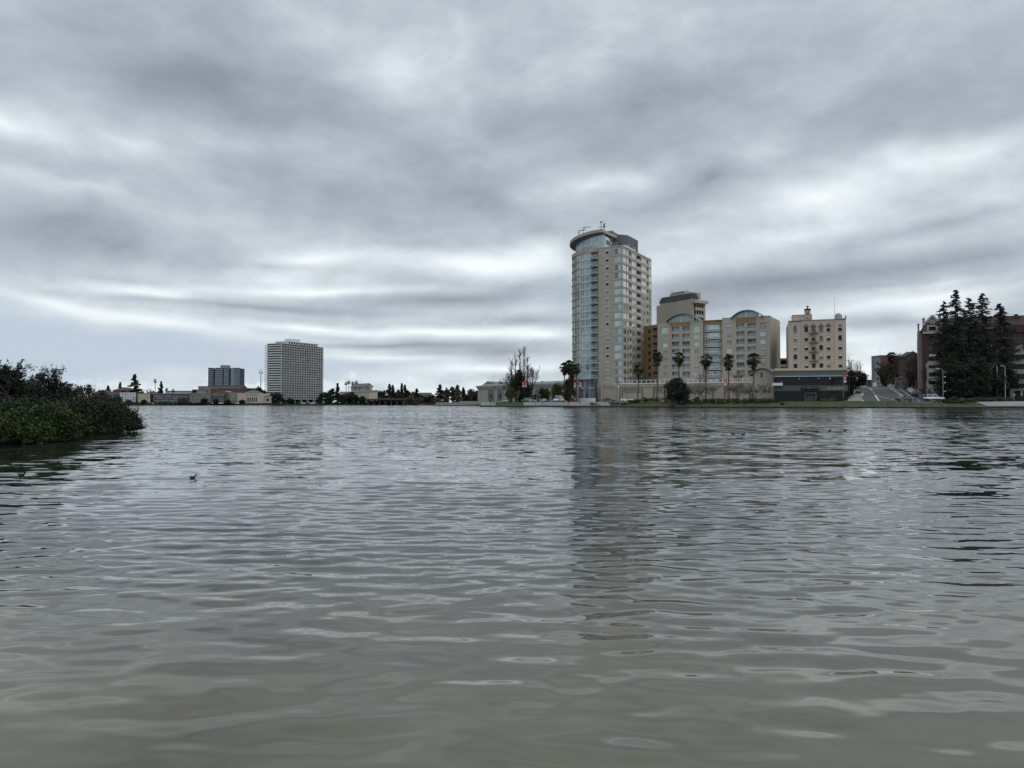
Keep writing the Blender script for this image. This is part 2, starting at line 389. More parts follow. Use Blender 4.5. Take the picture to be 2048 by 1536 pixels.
# lawn slopes
xl = frange(PX(1395, 245), 131, 1.5)
sheet('lawn', xl, lambda x: 2.5, lambda x: 8.6, 9, M_grass, .03)
sheet('promenade', frange(-12.4, -6.5, 1.0), lambda x: 2.5, lambda x: 15, 12, M_conc, .03)
xg = frange(-6.5, 4.5, 1.0)
sheet('lawn', xg, lambda x: 2.5+max(0, (-x-2))*.4, lambda x: 15, 12, M_grass, .04)
sheet('promenade', frange(4.5, 34, 1.0), lambda x: 2.5, lambda x: 14.5, 12, M_conc, .03)
sheet('lawn', frange(34, PX(1395, 245), 1.0), lambda x: 2.5, lambda x: 9, 8, M_grass, .03)
sheet('promenade', frange(131, 200, 1.5), lambda x: .4, lambda x: 9, 10, mat('pale_paving', (.21, .212, .20), .14, .3, .85), .05)
# lakeside street, pavement and kerb
sheet('street', frange(4, 220, 2), lambda x: 9.6 if x > 40 else 15.0, lambda x: 19.5 if x > 40 else 27, 6, M_asph, .02)
sheet('street', frange(-12.4, 4, 1.5), lambda x: 16, lambda x: 110, 30, M_asph, .02)
sheet('kerb', frange(36, 200, 2), lambda x: 8.8, lambda x: 9.6, 2, M_conc, .10)
sheet('pavement', frange(34, 98, 2), lambda x: 19.5, lambda x: 24, 3, M_conc, .12)
# hill road
def RP(s, c): p = RB+RD*s+RN*c; return p
def road_sheet(name, s0, s1, c0, c1, m, dz, ns=None):
    ns = ns or max(2, int((s1-s0)/2)+1); vs = []; fs = []; nc = max(2, int(abs(c1-c0)/3)+2)
    for i in range(ns):
        for k in range(nc):
            p = RP(s0+(s1-s0)*i/(ns-1), c0+(c1-c0)*k/(nc-1)); vs.append((p.x, p.y, H(p.x, p.y)+dz))
    for i in range(ns-1):
        for k in range(nc-1): a = i*nc+k; fs.append((a, a+1, a+nc+1, a+nc))
    mb = MB(); mb.mesh(vs, fs); return tag(mb.build(name, m), kind='structure')
road_sheet('hill_road', 0, 150, 0, 19, M_asph, .05)
road_sheet('pavement', 5, 150, -4, -0.0, M_conc, .16)
road_sheet('pavement', 5, 150, 19.0, 24, M_conc, .16)
def onH(px, py):
    a, b_ = 195.0, 480.0; d = a
    while d < b_:
        x = PX(px, d, py); z = PZ(py, d)
        if z < H(x, d): return Vector((x, d, H(x, d)))
        d += .25
    return Vector((PX(px, 330), 330, H(PX(px, 330), 330)))
def marking(pts, w=.22):
    P = [onH(*p) for p in pts]; mb = MB()
    Q = []
    for a, b_ in zip(P, P[1:]):
        n = max(1, int((b_-a).length/1.5)); Q += [a.lerp(b_, k/n) for k in range(n)]
    Q.append(P[-1])
    for a, b_ in zip(Q, Q[1:]):
        d = (b_-a).xy.normalized(); n = Vector((-d.y, d.x))*w/2
        mb.face([(p.x+s*n.x, p.y+s*n.y, H(p.x+s*n.x, p.y+s*n.y)+.10) for p, s in ((a, -1), (b_, -1), (b_, 1), (a, 1))])
    tag(mb.build('road_marking', M_paint), kind='structure')
for pts, w in [([(1738, 776.5), (1744, 781)], .45), ([(1744, 781), (1750, 789)], .12), ([(1750, 791), (1757.5, 802)], .6), ([(1751, 791), (1762, 794), (1790, 801)], .35),
               ([(1778, 775), (1790, 783), (1802, 792)], .3), ([(1784, 775), (1791, 780), (1798, 786)], .22), ([(1799, 787), (1806, 793)], .3), ([(1795, 775), (1808, 784), (1821, 793), (1850, 803)], .3),
               ([(1722, 778), (1734, 777.5)], .2), ([(1725, 782), (1737, 781.5)], .2), ([(1721, 793.5), (1728, 803)], .4)]:
    marking(pts, w*.62)
# far shore land and the bed under everything
def far_land():
    pts = [(-900, 640), (PX(150, 560), 560), (PX(250, 560), 560), (PX(420, 600), 600), (PX(560, 640), 640), (PX(690, 660), 660), (PX(733, 660), 660), (PX(830, 640), 640), (PX(860, 560), 560), (PX(885, 470), 470), (-12.4, 440)]
    mb = MB(); 
    for (a, b_) in zip(pts, pts[1:]):
        mb.face([(a[0], a[1], -1.2), (b_[0], b_[1], -1.2), (b_[0], b_[1], .5), (a[0], a[1], .5)], 1)
        mb.face([(a[0], a[1], .5), (b_[0], b_[1], .5), (b_[0], b_[1]+7, .9), (a[0], a[1]+7, .9)], 2)
        mb.face([(a[0], a[1]+7, .9), (b_[0], b_[1]+7, .9), (b_[0]*1.02, b_[1]+60, 2.0), (a[0]*1.02, a[1]+60, 2.0)], 0)
        mb.face([(a[0]*1.02, a[1]+60, 2.0), (b_[0]*1.02, b_[1]+60, 2.0), (b_[0]*6, 5000, 6.0), (a[0]*6, 5000, 6.0)], 0)
    tag(mb.build('far_shore', [M_soil, M_concd, M_grass]), kind='structure')
    mb = MB(); mb.face([(-9000, -2000, -1.3), (9000, -2000, -1.3), (9000, 9000, -1.3), (-9000, 9000, -1.3)])
    tag(mb.build('lake_bed', M_soil), kind='structure')
far_land()

# ---------------------------------------------------------------- building kit
class Bld:
    """local x along the front, y into the building, z up; L and R are the front corners."""
    def __init__(s, name, label, cat, L, R, z0, depth, group=None):
        L = Vector(L[:2]); R = Vector(R[:2]); u = (R-L); s.W = u.length; u.normalize()
        s.L, s.u, s.n, s.z0, s.depth = L, u, Vector((-u.y, u.x)), z0, depth
        s.e = empty(name, (L.x, L.y, z0), atan2(u.y, u.x), label, cat, group)
        s.items = {}
    def U(s, px, v=0, py=780):
        k = PX(px, 1, py); O = s.L+s.n*v     # point O+u*a with x/y=k
        return (k*O.y-O.x)/(s.u.x-k*s.u.y)
    def V(s, px, u=None, py=780):
        u = s.W if u is None else u; k = PX(px, 1, py); O = s.L+s.u*u
        return (k*O.y-O.x)/(s.n.x-k*s.n.y)
    def Z(s, py, u=0, v=0):
        y = (s.L+s.u*u+s.n*v).y; return PZ(py, y)-s.z0
    def Tf(s, d0=0): return lambda a, d, b: (a, d+d0, b)            # front: a along, d inward, b up
    def Tr(s, W=None):
        W = s.W if W is None else W; return lambda a, d, b: (W-d, a, b)
    def Tl(s, W=0): return lambda a, d, b: (W+d, a, b)
    def add(s, kind, me, face, a, b, d=0, area=1, W=None, d0=0):
        if face == 'f': loc = (a, d+d0, b); rz = 0
        elif face == 'r': W = s.W if W is None else W; loc = (W-d, a, b); rz = pi/2
        else: loc = (d, a, b); rz = -pi/2
        s.items.setdefault(kind, []).append((area, me, loc, rz))
    def done(s, cap=95):
        for kind, L in s.items.items():
            L.sort(key=lambda t: -t[0])
            for area, me, loc, rz in L[:cap]: put(kind, me, s.e, loc, rz)
            if L[cap:]:
                vs = []; fs = []; ms = []; mats = []
                for area, me, loc, rz in L[cap:]:
                    k = len(vs); M = Matrix.Translation(loc)@Matrix.Rotation(rz, 4, 'Z')
                    vs += [tuple(M@v.co) for v in me.vertices]
                    mi = []
                    for m_ in me.materials:
                        if m_ not in mats: mats.append(m_)
                        mi.append(mats.index(m_))
                    for p in me.polygons: fs.append(tuple(i+k for i in p.vertices)); ms.append(mi[p.material_index])
                mb = MB(); mb.v = vs; mb.f = fs; mb.m = ms
                tag(mb.build(kind, mats, s.e), kind='stuff')
def facade(mb, T, a0, a1, b0, b1, ops, depth=.25, mi=0, mj=None):
    """wall with real openings: ops = (a0,a1,b0,b1)"""
    mj = mi if mj is None else mj
    A = sorted({a0, a1} | {min(max(v, a0), a1) for o in ops for v in o[:2]}); Bz = sorted({b0, b1} | {min(max(v, b0), b1) for o in ops for v in o[2:4]})
    for i in range(len(A)-1):
        if A[i+1]-A[i] < 1e-4: continue
        am = (A[i]+A[i+1])/2; run = None
        for k in range(len(Bz)-1):
            bm_ = (Bz[k]+Bz[k+1])/2
            hole = any(o[0] < am < o[1] and o[2] < bm_ < o[3] for o in ops)
            if not hole and run is None: run = Bz[k]
            if (hole or k == len(Bz)-2) and run is not None:
                e = Bz[k] if hole else Bz[k+1]
                mb.face([T(A[i], 0, run), T(A[i+1], 0, run), T(A[i+1], 0, e), T(A[i], 0, e)], mi); run = None
    for o in ops:
        p = [(o[0], o[2]), (o[1], o[2]), (o[1], o[3]), (o[0], o[3])]; dd = o[4] if len(o) > 4 else depth
        for q in range(4):
            a, c = p[q], p[(q+1) % 4]; mb.face([T(a[0], 0, a[1]), T(a[0], dd, a[1]), T(c[0], dd, c[1]), T(c[0], 0, c[1])], mj)
_win = {}
def win(w, h, nx=1, ny=1, fm=None, gm=None, fw=.07, blind=0):
    w, h = round(w, 2), round(h, 2); key = (w, h, nx, ny, fm.name, gm.name, fw, blind)
    if key in _win: return _win[key]
    mb = MB(); mb.box(0, w, .04, .07, 0, h, 1)
    for i in range(nx+1): x = i*(w-fw)/nx; mb.box(x, x+fw, -.03, .04, 0, h, 0)
    for i in range(ny+1): z = i*(h-fw)/ny; mb.box(fw*.5, w-fw*.5, -.025, .035, z, z+fw, 0)
    if blind: mb.box(fw, w-fw, .005, .03, h*(1-blind), h-fw, 2)
    _win[key] = mb.bm('window', [fm, gm, mat('window_blind', (.55, .56, .53), .05, 1, .8)]); return _win[key]
def railing(w, h=1.05, m=None, bars=None, top=.06):
    mb = MB(); mb.box(0, w, -.03, .03, h-top, h, 0); mb.box(0, w, -.02, .02, .05, .1, 0)
    n = bars or max(2, int(w/.4))
    for i in range(n+1): x = i*w/n; mb.box(x-.015, x+.015, -.015, .015, .1, h-top, 0)
    return mb
G_dark = mat('window_glass', (.035, .055, .062), .3, .15, .08, .0, .9)
G_teal = mat('teal_glass', (.11, .17, .175), .25, .12, .06, .55, .8)
G_tealp = mat('pale_teal_glass', (.24, .34, .34), .2, .12, .06, .6, .8)
G_sky = mat('mirror_glass', (.66, .72, .73), .12, .2, .04, .85, .8)
G_black = mat('black_glass', (.006, .007, .009), .3, .3, .15, .0, .18)
M_white = mat('white_paint', (.62, .64, .64), .06, .8, .5)
M_wmetal = mat('pale_metal', (.52, .58, .60), .06, .8, .35, .2)
M_tan = mat('tan_stucco', (.355, .31, .25), .10, .12, .85, streak=True)
M_tan2 = mat('warm_tan_stucco', (.42, .352, .265), .07, .12, .85, streak=True)
M_ochre = mat('ochre_stucco', (.23, .158, .085), .08, .2, .85)
M_grey = mat('grey_cladding', (.10, .105, .11), .10, .3, .7, streak=True)
M_steel = mat('dark_steel', (.05, .052, .055), .1, 1, .5)
M_lines = mat('dark_joint', (.12, .10, .075), .1, 1, .9)  # dark brown of joints, reveals and louvres
# ---------------------------------------------------------------- lakeside round tower
TH = radians(29); ux, uy = cos(TH), -sin(TH)
def lake_tower():
    D = 290; C = Vector((PX(1246, D), D)); b = Bld('lakeside_tower', 'tall twenty storey lakeside tower with a curved glass side and tan stucco side', 'tower', C-Vector((ux, uy))*9.95, C, 1.9, 33.5)
    Wf, Dp = b.W, 33.5; Ht = b.Z(492, b.W); rows = [b.Z(760, 4)-0.0+k*(b.Z(505, 4)-b.Z(760, 4))/16 for k in range(17)]
    pitch = rows[1]-rows[0]
    mb = MB(); base = 6.75
    def U(px): return b.U(px, 0, 700)
    ow = []; fr = [(U(1212.2), U(1217.8), 1.15), (U(1229.3), U(1237.3), 2.0), (U(1241.8), U(1245.2), 2.0)]
    for z in rows:
        for a0, a1, h in fr: ow.append((a0, a1, z-h/2, z+h/2))
    facade(mb, b.Tf(), 0, Wf, 0, Ht, ow, .18)
    def V(px): return b.V(px, None, 640)
    rc = [('m', V(1247), V(1252.6), 2.1), ('m', V(1254.4), V(1257.4), 1.9), ('b', V(1259), V(1262.8), 2.5), ('m', V(1265), V(1268), 1.9), ('m', V(1268.9), V(1271.8), 1.9),
          ('b', V(1274.2), V(1282.2), 2.5), ('m', V(1284.3), V(1287), 1.8), ('m', V(1287.8), V(1290.6), 1.8), ('m', V(1291.3), V(1293), 1.8), ('b', V(1294.2), V(1297), 2.4), ('m', V(1299), V(1302.8), 2.3)]
    orr = []
    for z in rows:
        for k, a0, a1, h in rc: orr.append((a0, min(a1, Dp-.3), z-h/2, z+h/2, 1.5 if k == 'b' else .18))
    facade(mb, b.Tr(), 0, Dp, 0, Ht, orr, .18)
    mb.face([(0, 0, Ht), (Wf, 0, Ht), (Wf, Dp, Ht), (0, Dp, Ht)]); mb.face([(0, Dp, 0), (Wf, Dp, 0), (Wf, Dp, Ht), (0, Dp, Ht)])
    mb.face([(0, 0, 0), (0, 2.4, 0), (0, 2.4, Ht), (0, 0, Ht)])
    wall = mb.build('wall', M_tan, b.e)
    # parapet coping, joints
    mb = MB()
    mb.box(-.05, Wf+.12, -.12, .3, Ht, Ht+.35); mb.box(Wf-.3, Wf+.12, .3, Dp, Ht, Ht+.35, 0)
    mb.build('parapet', M_tan2, b.e)
    mb = MB()
    for z in rows: mb.box(0, Wf+.01, -.012, 0, z-pitch/2-.35, z-pitch/2-.29); mb.box(Wf, Wf+.012, 0, Dp, z-pitch/2-.35, z-pitch/2-.29)
    mb.build('floor_joint', M_lines, b.e)
    rs = random.Random(3)
    for i, z in enumerate(rows):
        gl = G_teal if rs.random() < .3 else G_dark if rs.random() < .6 else G_black
        a0, a1, h = fr[0]; b.add('window', win(a1-a0, h, 1, 1, M_white, gl, .07), 'f', a0, z-h/2, .1, 2)
        mb = MB(); mb.box(a0-.08, a1+.08, -.05, .02, z+h/2, z+h/2+.34); b.add('lintel', mb.bm('lintel', M_white), 'f', 0, 0, 0, 1)
        gl = rs.choice([G_teal, G_dark, G_tealp, G_teal])
        a0, a1, h = fr[1]; b.add('window', win(a1-a0, h, 1, 2, M_wmetal, gl, .08), 'f', a0, z-h/2, .08, 3)
        a0, a1, h = fr[2]; b.add('window', win(a1-a0, h, 2, 3, M_wmetal, rs.choice([G_teal, G_dark]), .1), 'f', a0, z-h/2, .08, 3)
        mb = MB(); mb.box(fr[1][1], fr[2][0], -.04, .03, z-1.0, z+1.0); b.add('panel', mb.bm('panel', mat('pale_blue_panel', (.40, .49, .56), .05, 1, .35)), 'f', 0, 0, 0, 2)
        for j, (k, v0, v1, h) in enumerate(rc):
            v1 = min(v1, Dp-.3); hi = i > 6
            if k == 'm':
                g = G_sky if (hi and rs.random() < .93) else rs.choice([G_dark, G_teal, G_dark])
                if i in (5, 6): g = rs.choice([G_sky, G_dark])
                b.add('window', win(v1-v0, h, 1 if v1-v0 < 2 else 2, 1, M_white, g, .09), 'r', v0, z-h/2, .06, 2-j*.05)
            else:
                mb = MB(); mb.box(0, v1-v0, 1.35, 1.42, 0, h, 0); mb.box((v1-v0)*.3, (v1-v0)*.8, 1.3, 1.34, 0.05, h-.35, 1)
                b.add('balcony_door', mb.bm('balcony_door', [mat('recess_brown', (.11, .07, .055), .1, 1, .8), G_dark]), 'r', v0, z-h/2, 0, 1)
                mb = MB(); mb.box(-.02, v1-v0+.02, -.06, .04, 0, 1.0, 0)
                b.add('balcony', mb.bm('balcony', mat('balcony_panel', (.44, .43, .41), .08, 1, .7)), 'r', v0, z-h/2, 0, 2)
    # ---- curved glass drum
    R = 17.0; cx, cy = 0.0, 17.0
    def A(phi, r=R): p = radians(phi); return (cx-r*sin(p), cy-r*cos(p))
    def band(mb, p0, p1, r0, r1, z0, z1, mi=0, st=4):
        n = max(1, int(round((p1-p0)/st)))
        for q in range(n):
            a, c = p0+(p1-p0)*q/n, p0+(p1-p0)*(q+1)/n
            P = [A(a, r0), A(c, r0), A(c, r1), A(a, r1)]
            vs = [(x, y, z) for z in (z0, z1) for x, y in P]
            mb.mesh(vs, [(0, 1, 2, 3), (7, 6, 5, 4), (1, 0, 4, 5), (2, 1, 5, 6), (3, 2, 6, 7), (0, 3, 7, 4)], mi)
    zt = 59.6; z1st = 9.2; nfl = 17; ph = (b.Z(575, 0, 2)+0-z1st)/nfl if False else (58.3-z1st)/17
    M_band = mat('pale_floor_band', (.45, .51, .53), .06, .5, .5)
    M_cgA = mat('curtain_glass', (.26, .36, .37), .35, .09, .07, .65, .8, c2=(.46, .55, .55)); M_cgB = mat('curtain_glass_tan', (.40, .45, .42), .3, .12, .08, .6, .8)
    for i in range(nfl):
        z = z1st+ph*i
        mb = MB(); band(mb, 0.3, 30, R-.5, R+.12, z-.45, z+.12, 0); mb.build('floor_band', M_band, b.e)
        mb = MB(); band(mb, 30, 165, R-.5, R+.12, z-.42, z+.30, 0); mb.build('spandrel_band', M_tan, b.e)
        mb = MB(); band(mb, 11, 62, R-.35, R-.15, z+.12, z+ph-.42, 0, 5); band(mb, 62, 165, R-.35, R-.15, z+.12, z+ph-.42, 1, 6)
        for q, p in enumerate([11.5, 13.5, 15.5, 17.5, 20.5, 22.5, 25, 27.5, 30.5, 35, 40.5, 44, 47, 54, 62, 70, 78, 90, 105]):
            w = 1.6 if q in (4, 8) else .9 if q in (12,) else .28
            band(mb, p-w/2, p+w/2, R-.4, R-.02, z+.1, z+ph-.40, 3 if q > 8 else 2, 8)
        if True: band(mb, 11, 34, R-.3, R-.06, z+ph*.62, z+ph*.62+.07, 2)
        mb.build('curtain_glass', [M_cgA, M_cgB, M_wmetal, M_tan], b.e)
        # balcony niche next to the tan wall
        mb = MB(); band(mb, .4, 11, R-1.7, R-1.6, z+.1, z+ph-.4, 1, 11)
        for p in (1.2, 4, 7, 10.5): band(mb, p-.25, p+.25, R-1.62, R-1.45, z+.1, z+ph-.4, 0, 8)
        band(mb, 3, 10.8, R-1.62, R-1.47, z+1.9, z+2.05, 0); band(mb, 10.8, 11.1, R-1.7, R-.1, z+.1, z+ph-.4, 0, 8)
        mb.build('balcony_door', [M_wmetal, G_dark], b.e)
        mb = MB(); band(mb, .6, 10.6, R-1.6, R+.85, z-.14, z+.06, 0, 5)
        band(mb, .6, 10.6, R+.78, R+.84, z+1.0, z+1.08, 1, 5)
        for p in [1+.95*k for k in range(11)]: band(mb, p-.07, p+.07, R+.78, R+.83, z+.06, z+1.0, 1, 8)
        mb.build('balcony', [M_band, M_wmetal], b.e)
    mb = MB(); band(mb, 0.3, 165, R-.6, R+.14, z1st+ph*nfl-.45, z1st+ph*nfl+1.0, 0); band(mb, 0.3, 165, 0.1, R-.6, z1st+ph*nfl-.4, z1st+ph*nfl+.2, 0); mb.build('terrace_wall', M_tan, b.e)
    # penthouse
    zp = z1st+ph*nfl; r2 = R-1.6; zr = b.Z(460, 1.5)-.9
    def rz(x, y): return zr-0.085*max(0.0, sqrt((x-2)**2+(y+1)**2)-3)
    mb = MB()
    n = 30
    for q in range(n):
        a, c = 1+150*q/n, 1+150*(q+1)/n; P = [A(a, r2), A(c, r2)]
        za, zc_ = rz(*P[0]), rz(*P[1])
        mb.face([(*P[0], zp), (*P[1], zp), (*P[1], zc_), (*P[0], za)], 0)
        for zz in (2.9, 3.4): mb.face([(*A(a, r2+.06), zp+zz-.25), (*A(c, r2+.06), zp+zz-.25), (*A(c, r2+.06), zp+zz+.05), (*A(a, r2+.06), zp+zz+.05)], 1)
        for s_ in (0,): band(mb, a-.14, a+.14, r2, r2+.12, zp, min(za, zc_), 1, 8)
    mb.face([(-.3, 1.5, zp), (2.4, 1.0, zp), (2.4, 1.0, rz(2, 1)), (-.3, 1.5, rz(0, 1))], 0)
    mb.build('penthouse_glass', [mat('penthouse_glazing', (.30, .39, .40), .25, .15, .07, .5, .8), M_wmetal], b.e)
    mb = MB(); mb.box(2.4, 2.6, 1.0, 12, zp-2, zr-1.4, 0); mb.box(2.62, 2.66, 1.6, 8, zp-1.2, zp+1.4, 1); mb.box(2.62, 2.66, 1.6, 6, zp+2.4, zp+4.2, 1); mb.build('penthouse_side', [M_white, G_sky], b.e)
    mb = MB(); mb.box(2.7, Wf-.5, 4, 16, Ht, Ht+1.2, 0); mb.box(3.2, 6, 6, 9, Ht+1.2, Ht+3, 1); mb.build('terrace_room', [M_white, G_dark], b.e)
    # overhanging roof
    out = [(2.3, -1.4)]+[A(a, R+.95) for a in range(4, 160, 6)]+[(3.0, 34)]
    mb = MB(); mb.prism(out, lambda x, y: rz(x, y)-.15, lambda x, y: rz(x, y)+1.0); 
    inn = [(7.2, 24), (2.7, 24), (2.3, -1.4)]; mb.prism([(2.31, -1.3), (6.9, 24), (2.31, 24)], lambda x, y: rz(x, y)-.16, lambda x, y: rz(x, y)+.98)
    mb.build('roof', M_tan, b.e)
    mb = MB(); z0 = zr; mb.box(3.2, 8.6, 9, 21, Ht, b.Z(471, 8.6, 9)+.2, 0); mb.box(-6, 3.2, 6, 20, zr-2, zr+1.6, 0); mb.build('plant_room', mat('plant_room_grey', (.125, .12, .125), .15, .3, .8, streak=True), b.e)
    mb = MB(); mb.prism([A(a, 7.5) for a in range(-60, 200, 20)], zr-.5, zr+1.0); mb.build('roof_drum', M_grey, b.e)
    # antennas and window cleaning davits
    def at(px, v, py): return b.U(px, v, py)
    for px, v, p0, p1 in ((1202.2, 3, 462, 442.5), (1208, 3, 462, 440.5)):
        u = at(px, v, 450); mb = MB(); mb.tube([(u, v, b.Z(p0, u, v)-1), (u, v, b.Z(p1, u, v))], [.16, .09])
        zc2 = b.Z(453.5, u, v); mb.tube([(u-(1.5 if px < 1205 else .2), v, zc2), (u+1.0, v, zc2)], .08); 
        if px < 1205: mb.box(u-.25, u+.25, v-.2, v+.2, b.Z(446, u, v), b.Z(442.5, u, v))
        else: mb.tube([(u, v, b.Z(449, u, v)), (u+.8, v, b.Z(447, u, v))], .1); mb.box(u-.2, u+.25, v-.2, v+.2, b.Z(456, u, v), b.Z(448, u, v))
        mb.build('antenna', M_steel, b.e)
    for px, v, p0, p1 in ((1157.3, 8, 474, 461), (1166.2, 6, 468, 455)):
        u = at(px, v, 460); zt2 = b.Z(p1, u, v); mb = MB(); mb.tube([(u, v, b.Z(p0, u, v)-1), (u, v, zt2)], .13); mb.tube([(u, v, zt2), (u+3.3, v-.3, zt2-.15)], .12); mb.tube([(u, v, zt2-1.4), (u+1.0, v, zt2)], .07)
        mb.build('davit', M_steel, b.e)
    u = at(1225.5, 12, 460); mb = MB(); zq = b.Z(466, u, 12); mb.tube([(u, 12, zq-2), (u, 12, zq+1.3)], .08); mb.tube([(u-.5, 12, zq+.5), (u+.5, 12, zq+.7)], .06); mb.build('antenna', M_steel, b.e)
    for k in range(5):
        v = 7+6.2*k; mb = MB(); mb.tube([(0, 0, 0), (0, 0, 1.5)], .05); mb.tube([(0, .9, 0), (0, .9, 1.5)], .05); mb.tube([(0, 0, 1.5), (0, .9, 1.5)], .05); mb.build('guard_rail', M_white, b.e, loc=(Wf-.2, v, Ht+.3))
    # ---- foot of the drum: columns and lobby glazing
    zb = z1st-.45
    mb = MB(); band(mb, 2, 150, R-2.9, R-2.7, 0, zb, 0, 7); mb.build('lobby_glass', mat('lobby_glazing', (.05, .075, .09), .3, .3, .07, .2, .8, c2=(.12, .16, .19)), b.e)
    mb = MB()
    for p in (12.5, 15, 19, 23, 27, 33, 40, 47, 55): band(mb, p-.3, p+.3, R-2.75, R-2.6, 0, zb, 0, 8)
    for z in (1.2, 3.4, 5.2, 6.5): band(mb, 11, 60, R-2.72, R-2.6, z, z+(.7 if z > 5 and z < 6 else .14), 0)
    mb.build('lobby_frame', M_wmetal, b.e)
    for p in (1.6, 21, 37, 54, 72):
        x, y = A(p, R-.8); mb = MB(); mb.tube([(x, y, 0), (x, y, zb)], .55, 12); mb.build('column', mat('grey_column', (.17, .18, .20), .06, 1, .6), b.e, True)
    mb = MB(); band(mb, -1, 46, R+3.6, R+3.9, -.1, 1.5, 0, 5); band(mb, 46, 47, R-2, R+3.9, -.1, 1.5, 0, 5); mb.build('planter_wall', M_white, b.e)
    b.done(); return b
LT = lake_tower()

# ---------------------------------------------------------------- garage podium
def podium():
    R_ = Vector((PX(1550, 262), 262)); L_ = R_-Vector((ux, uy))*64.2
    b = Bld('parking_podium', 'long tan two storey garage base with pilasters and white railing below the arched condos', 'garage', L_, R_, 1.9, 12.5); W_ = b.W
    Hh = 6.75; mb = MB(); pan = []
    for p0, p1 in ((1206, 1232), (1247, 1282), (1287, 1306), (1309, 1325), (1333, 1367), (1372, 1395), (1400, 1424), (1429, 1447), (1452, 1473), (1478, 1523)): pan.append((b.U(p0), b.U(p1), .3, 5.5))
    facade(mb, b.Tf(), .02, W_, 0, Hh, pan, .22)
    for o in pan: mb.face([(o[0], .22, o[2]), (o[1], .22, o[2]), (o[1], .22, o[3]), (o[0], .22, o[3])])
    facade(mb, b.Tr(), 0, 12.5, 0, Hh, [], .2); mb.face([(0, 0, Hh), (W_, 0, Hh), (W_, 14, Hh), (0, 14, Hh)])
    mb.build('wall', mat('podium_stucco', (.36, .315, .255), .10, .1, .85, streak=True), b.e)
    mb = MB(); mb.box(.02, W_+.05, -.14, .0, Hh-.32, Hh); mb.box(.02, W_, -.07, 0, Hh-.9, Hh-.75, 0); mb.build('cornice', M_tan2, b.e)
    for px in (1200, 1240, 1244.5, 1284.5, 1307.5, 1329, 1369.5, 1397.5, 1426, 1449.5, 1475.5, 1500):
        u = b.U(px); mb = MB(); mb.box(-.22, .22, -.05, .0, 0, 5.6); mb.build('reveal', M_lines, b.e, loc=(u, 0, 0))
    for o in (pan[1], pan[3], pan[5], pan[9]):
        mb = MB()
        for k in range(4): mb.box(o[0]+.05, o[1]-.05, .08, .21, 3.6+.5*k, 3.72+.5*k)
        mb.build('vent_louvre', M_lines, b.e)
    mb = MB()
    for o in pan:
        for k in range(4): mb.box(o[0], o[1], .205, .218, .9+1.15*k, .93+1.15*k)
    mb.build('panel_joint', M_lines, b.e)
    # railing of white posts with pale glass
    u0, u1 = b.U(1238), b.U(1526); n = int((u1-u0)/1.7); mb = MB()
    mb.box(u0, u1, .5, .6, Hh+1.25, Hh+1.4); mb.box(u0, u1, .5, .6, Hh+.02, Hh+.22)
    for i in range(n+1): x = u0+(u1-u0)*i/n; mb.box(x-.09, x+.09, .48, .62, Hh, Hh+1.3)
    mb.build('railing', M_white, b.e)
    # arched end pavilion
    a0, a1 = b.U(1506, -.3), b.U(1550, -.3); zc2 = b.Z(747, a0); zt = b.Z(737.5, (a0+a1)/2); n = 18; ar = []
    for i in range(n+1):
        f = i/n; ar.append((a0+(a1-a0)*f, zc2+(zt-zc2)*(1-(2*f-1)**2)))
    mb = MB(); poly = [(a0, 0)]+[(a1, 0)]+[(x, z) for x, z in ar[::-1]]
    k = len(poly); mb.mesh([(x, -.3, z) for x, z in poly]+[(x, 10, z) for x, z in poly], [tuple(range(k)), tuple(range(k, 2*k))[::-1]]+[(i, k+i, k+(i+1) % k, (i+1) % k) for i in range(k)])
    mb.build('pavilion_wall', mat('podium_stucco', (.36, .315, .255)), b.e)
    mb = MB(); A0 = b.U(1499, -1); ar2 = [(A0+(a1+.5-A0)*i/n, (zc2-.9)+(zt+.15-zc2+.9)*(1-(2*i/n-1)**2)) for i in range(n+1)]
    for (x0, z0), (x1, z1) in zip(ar2, ar2[1:]): mb.mesh([(x0, -1.2, z0), (x1, -1.2, z1), (x1, 10.5, z1), (x0, 10.5, z0), (x0, -1.2, z0+.28), (x1, -1.2, z1+.28), (x1, 10.5, z1+.28), (x0, 10.5, z0+.28)], [(3, 2, 1, 0), (4, 5, 6, 7), (0, 1, 5, 4), (2, 3, 7, 6), (1, 2, 6, 5), (3, 0, 4, 7)])
    mb.build('arched_roof', mat('roof_metal', (.22, .23, .235), .08, 1, .5, .3), b.e)
    u = b.U(1524); put('window', win(1.0, 1.7, 1, 2, M_white, G_black), b.e, (u-.5, -.36, b.Z(755, u)))
    b.done(); return b
podium()

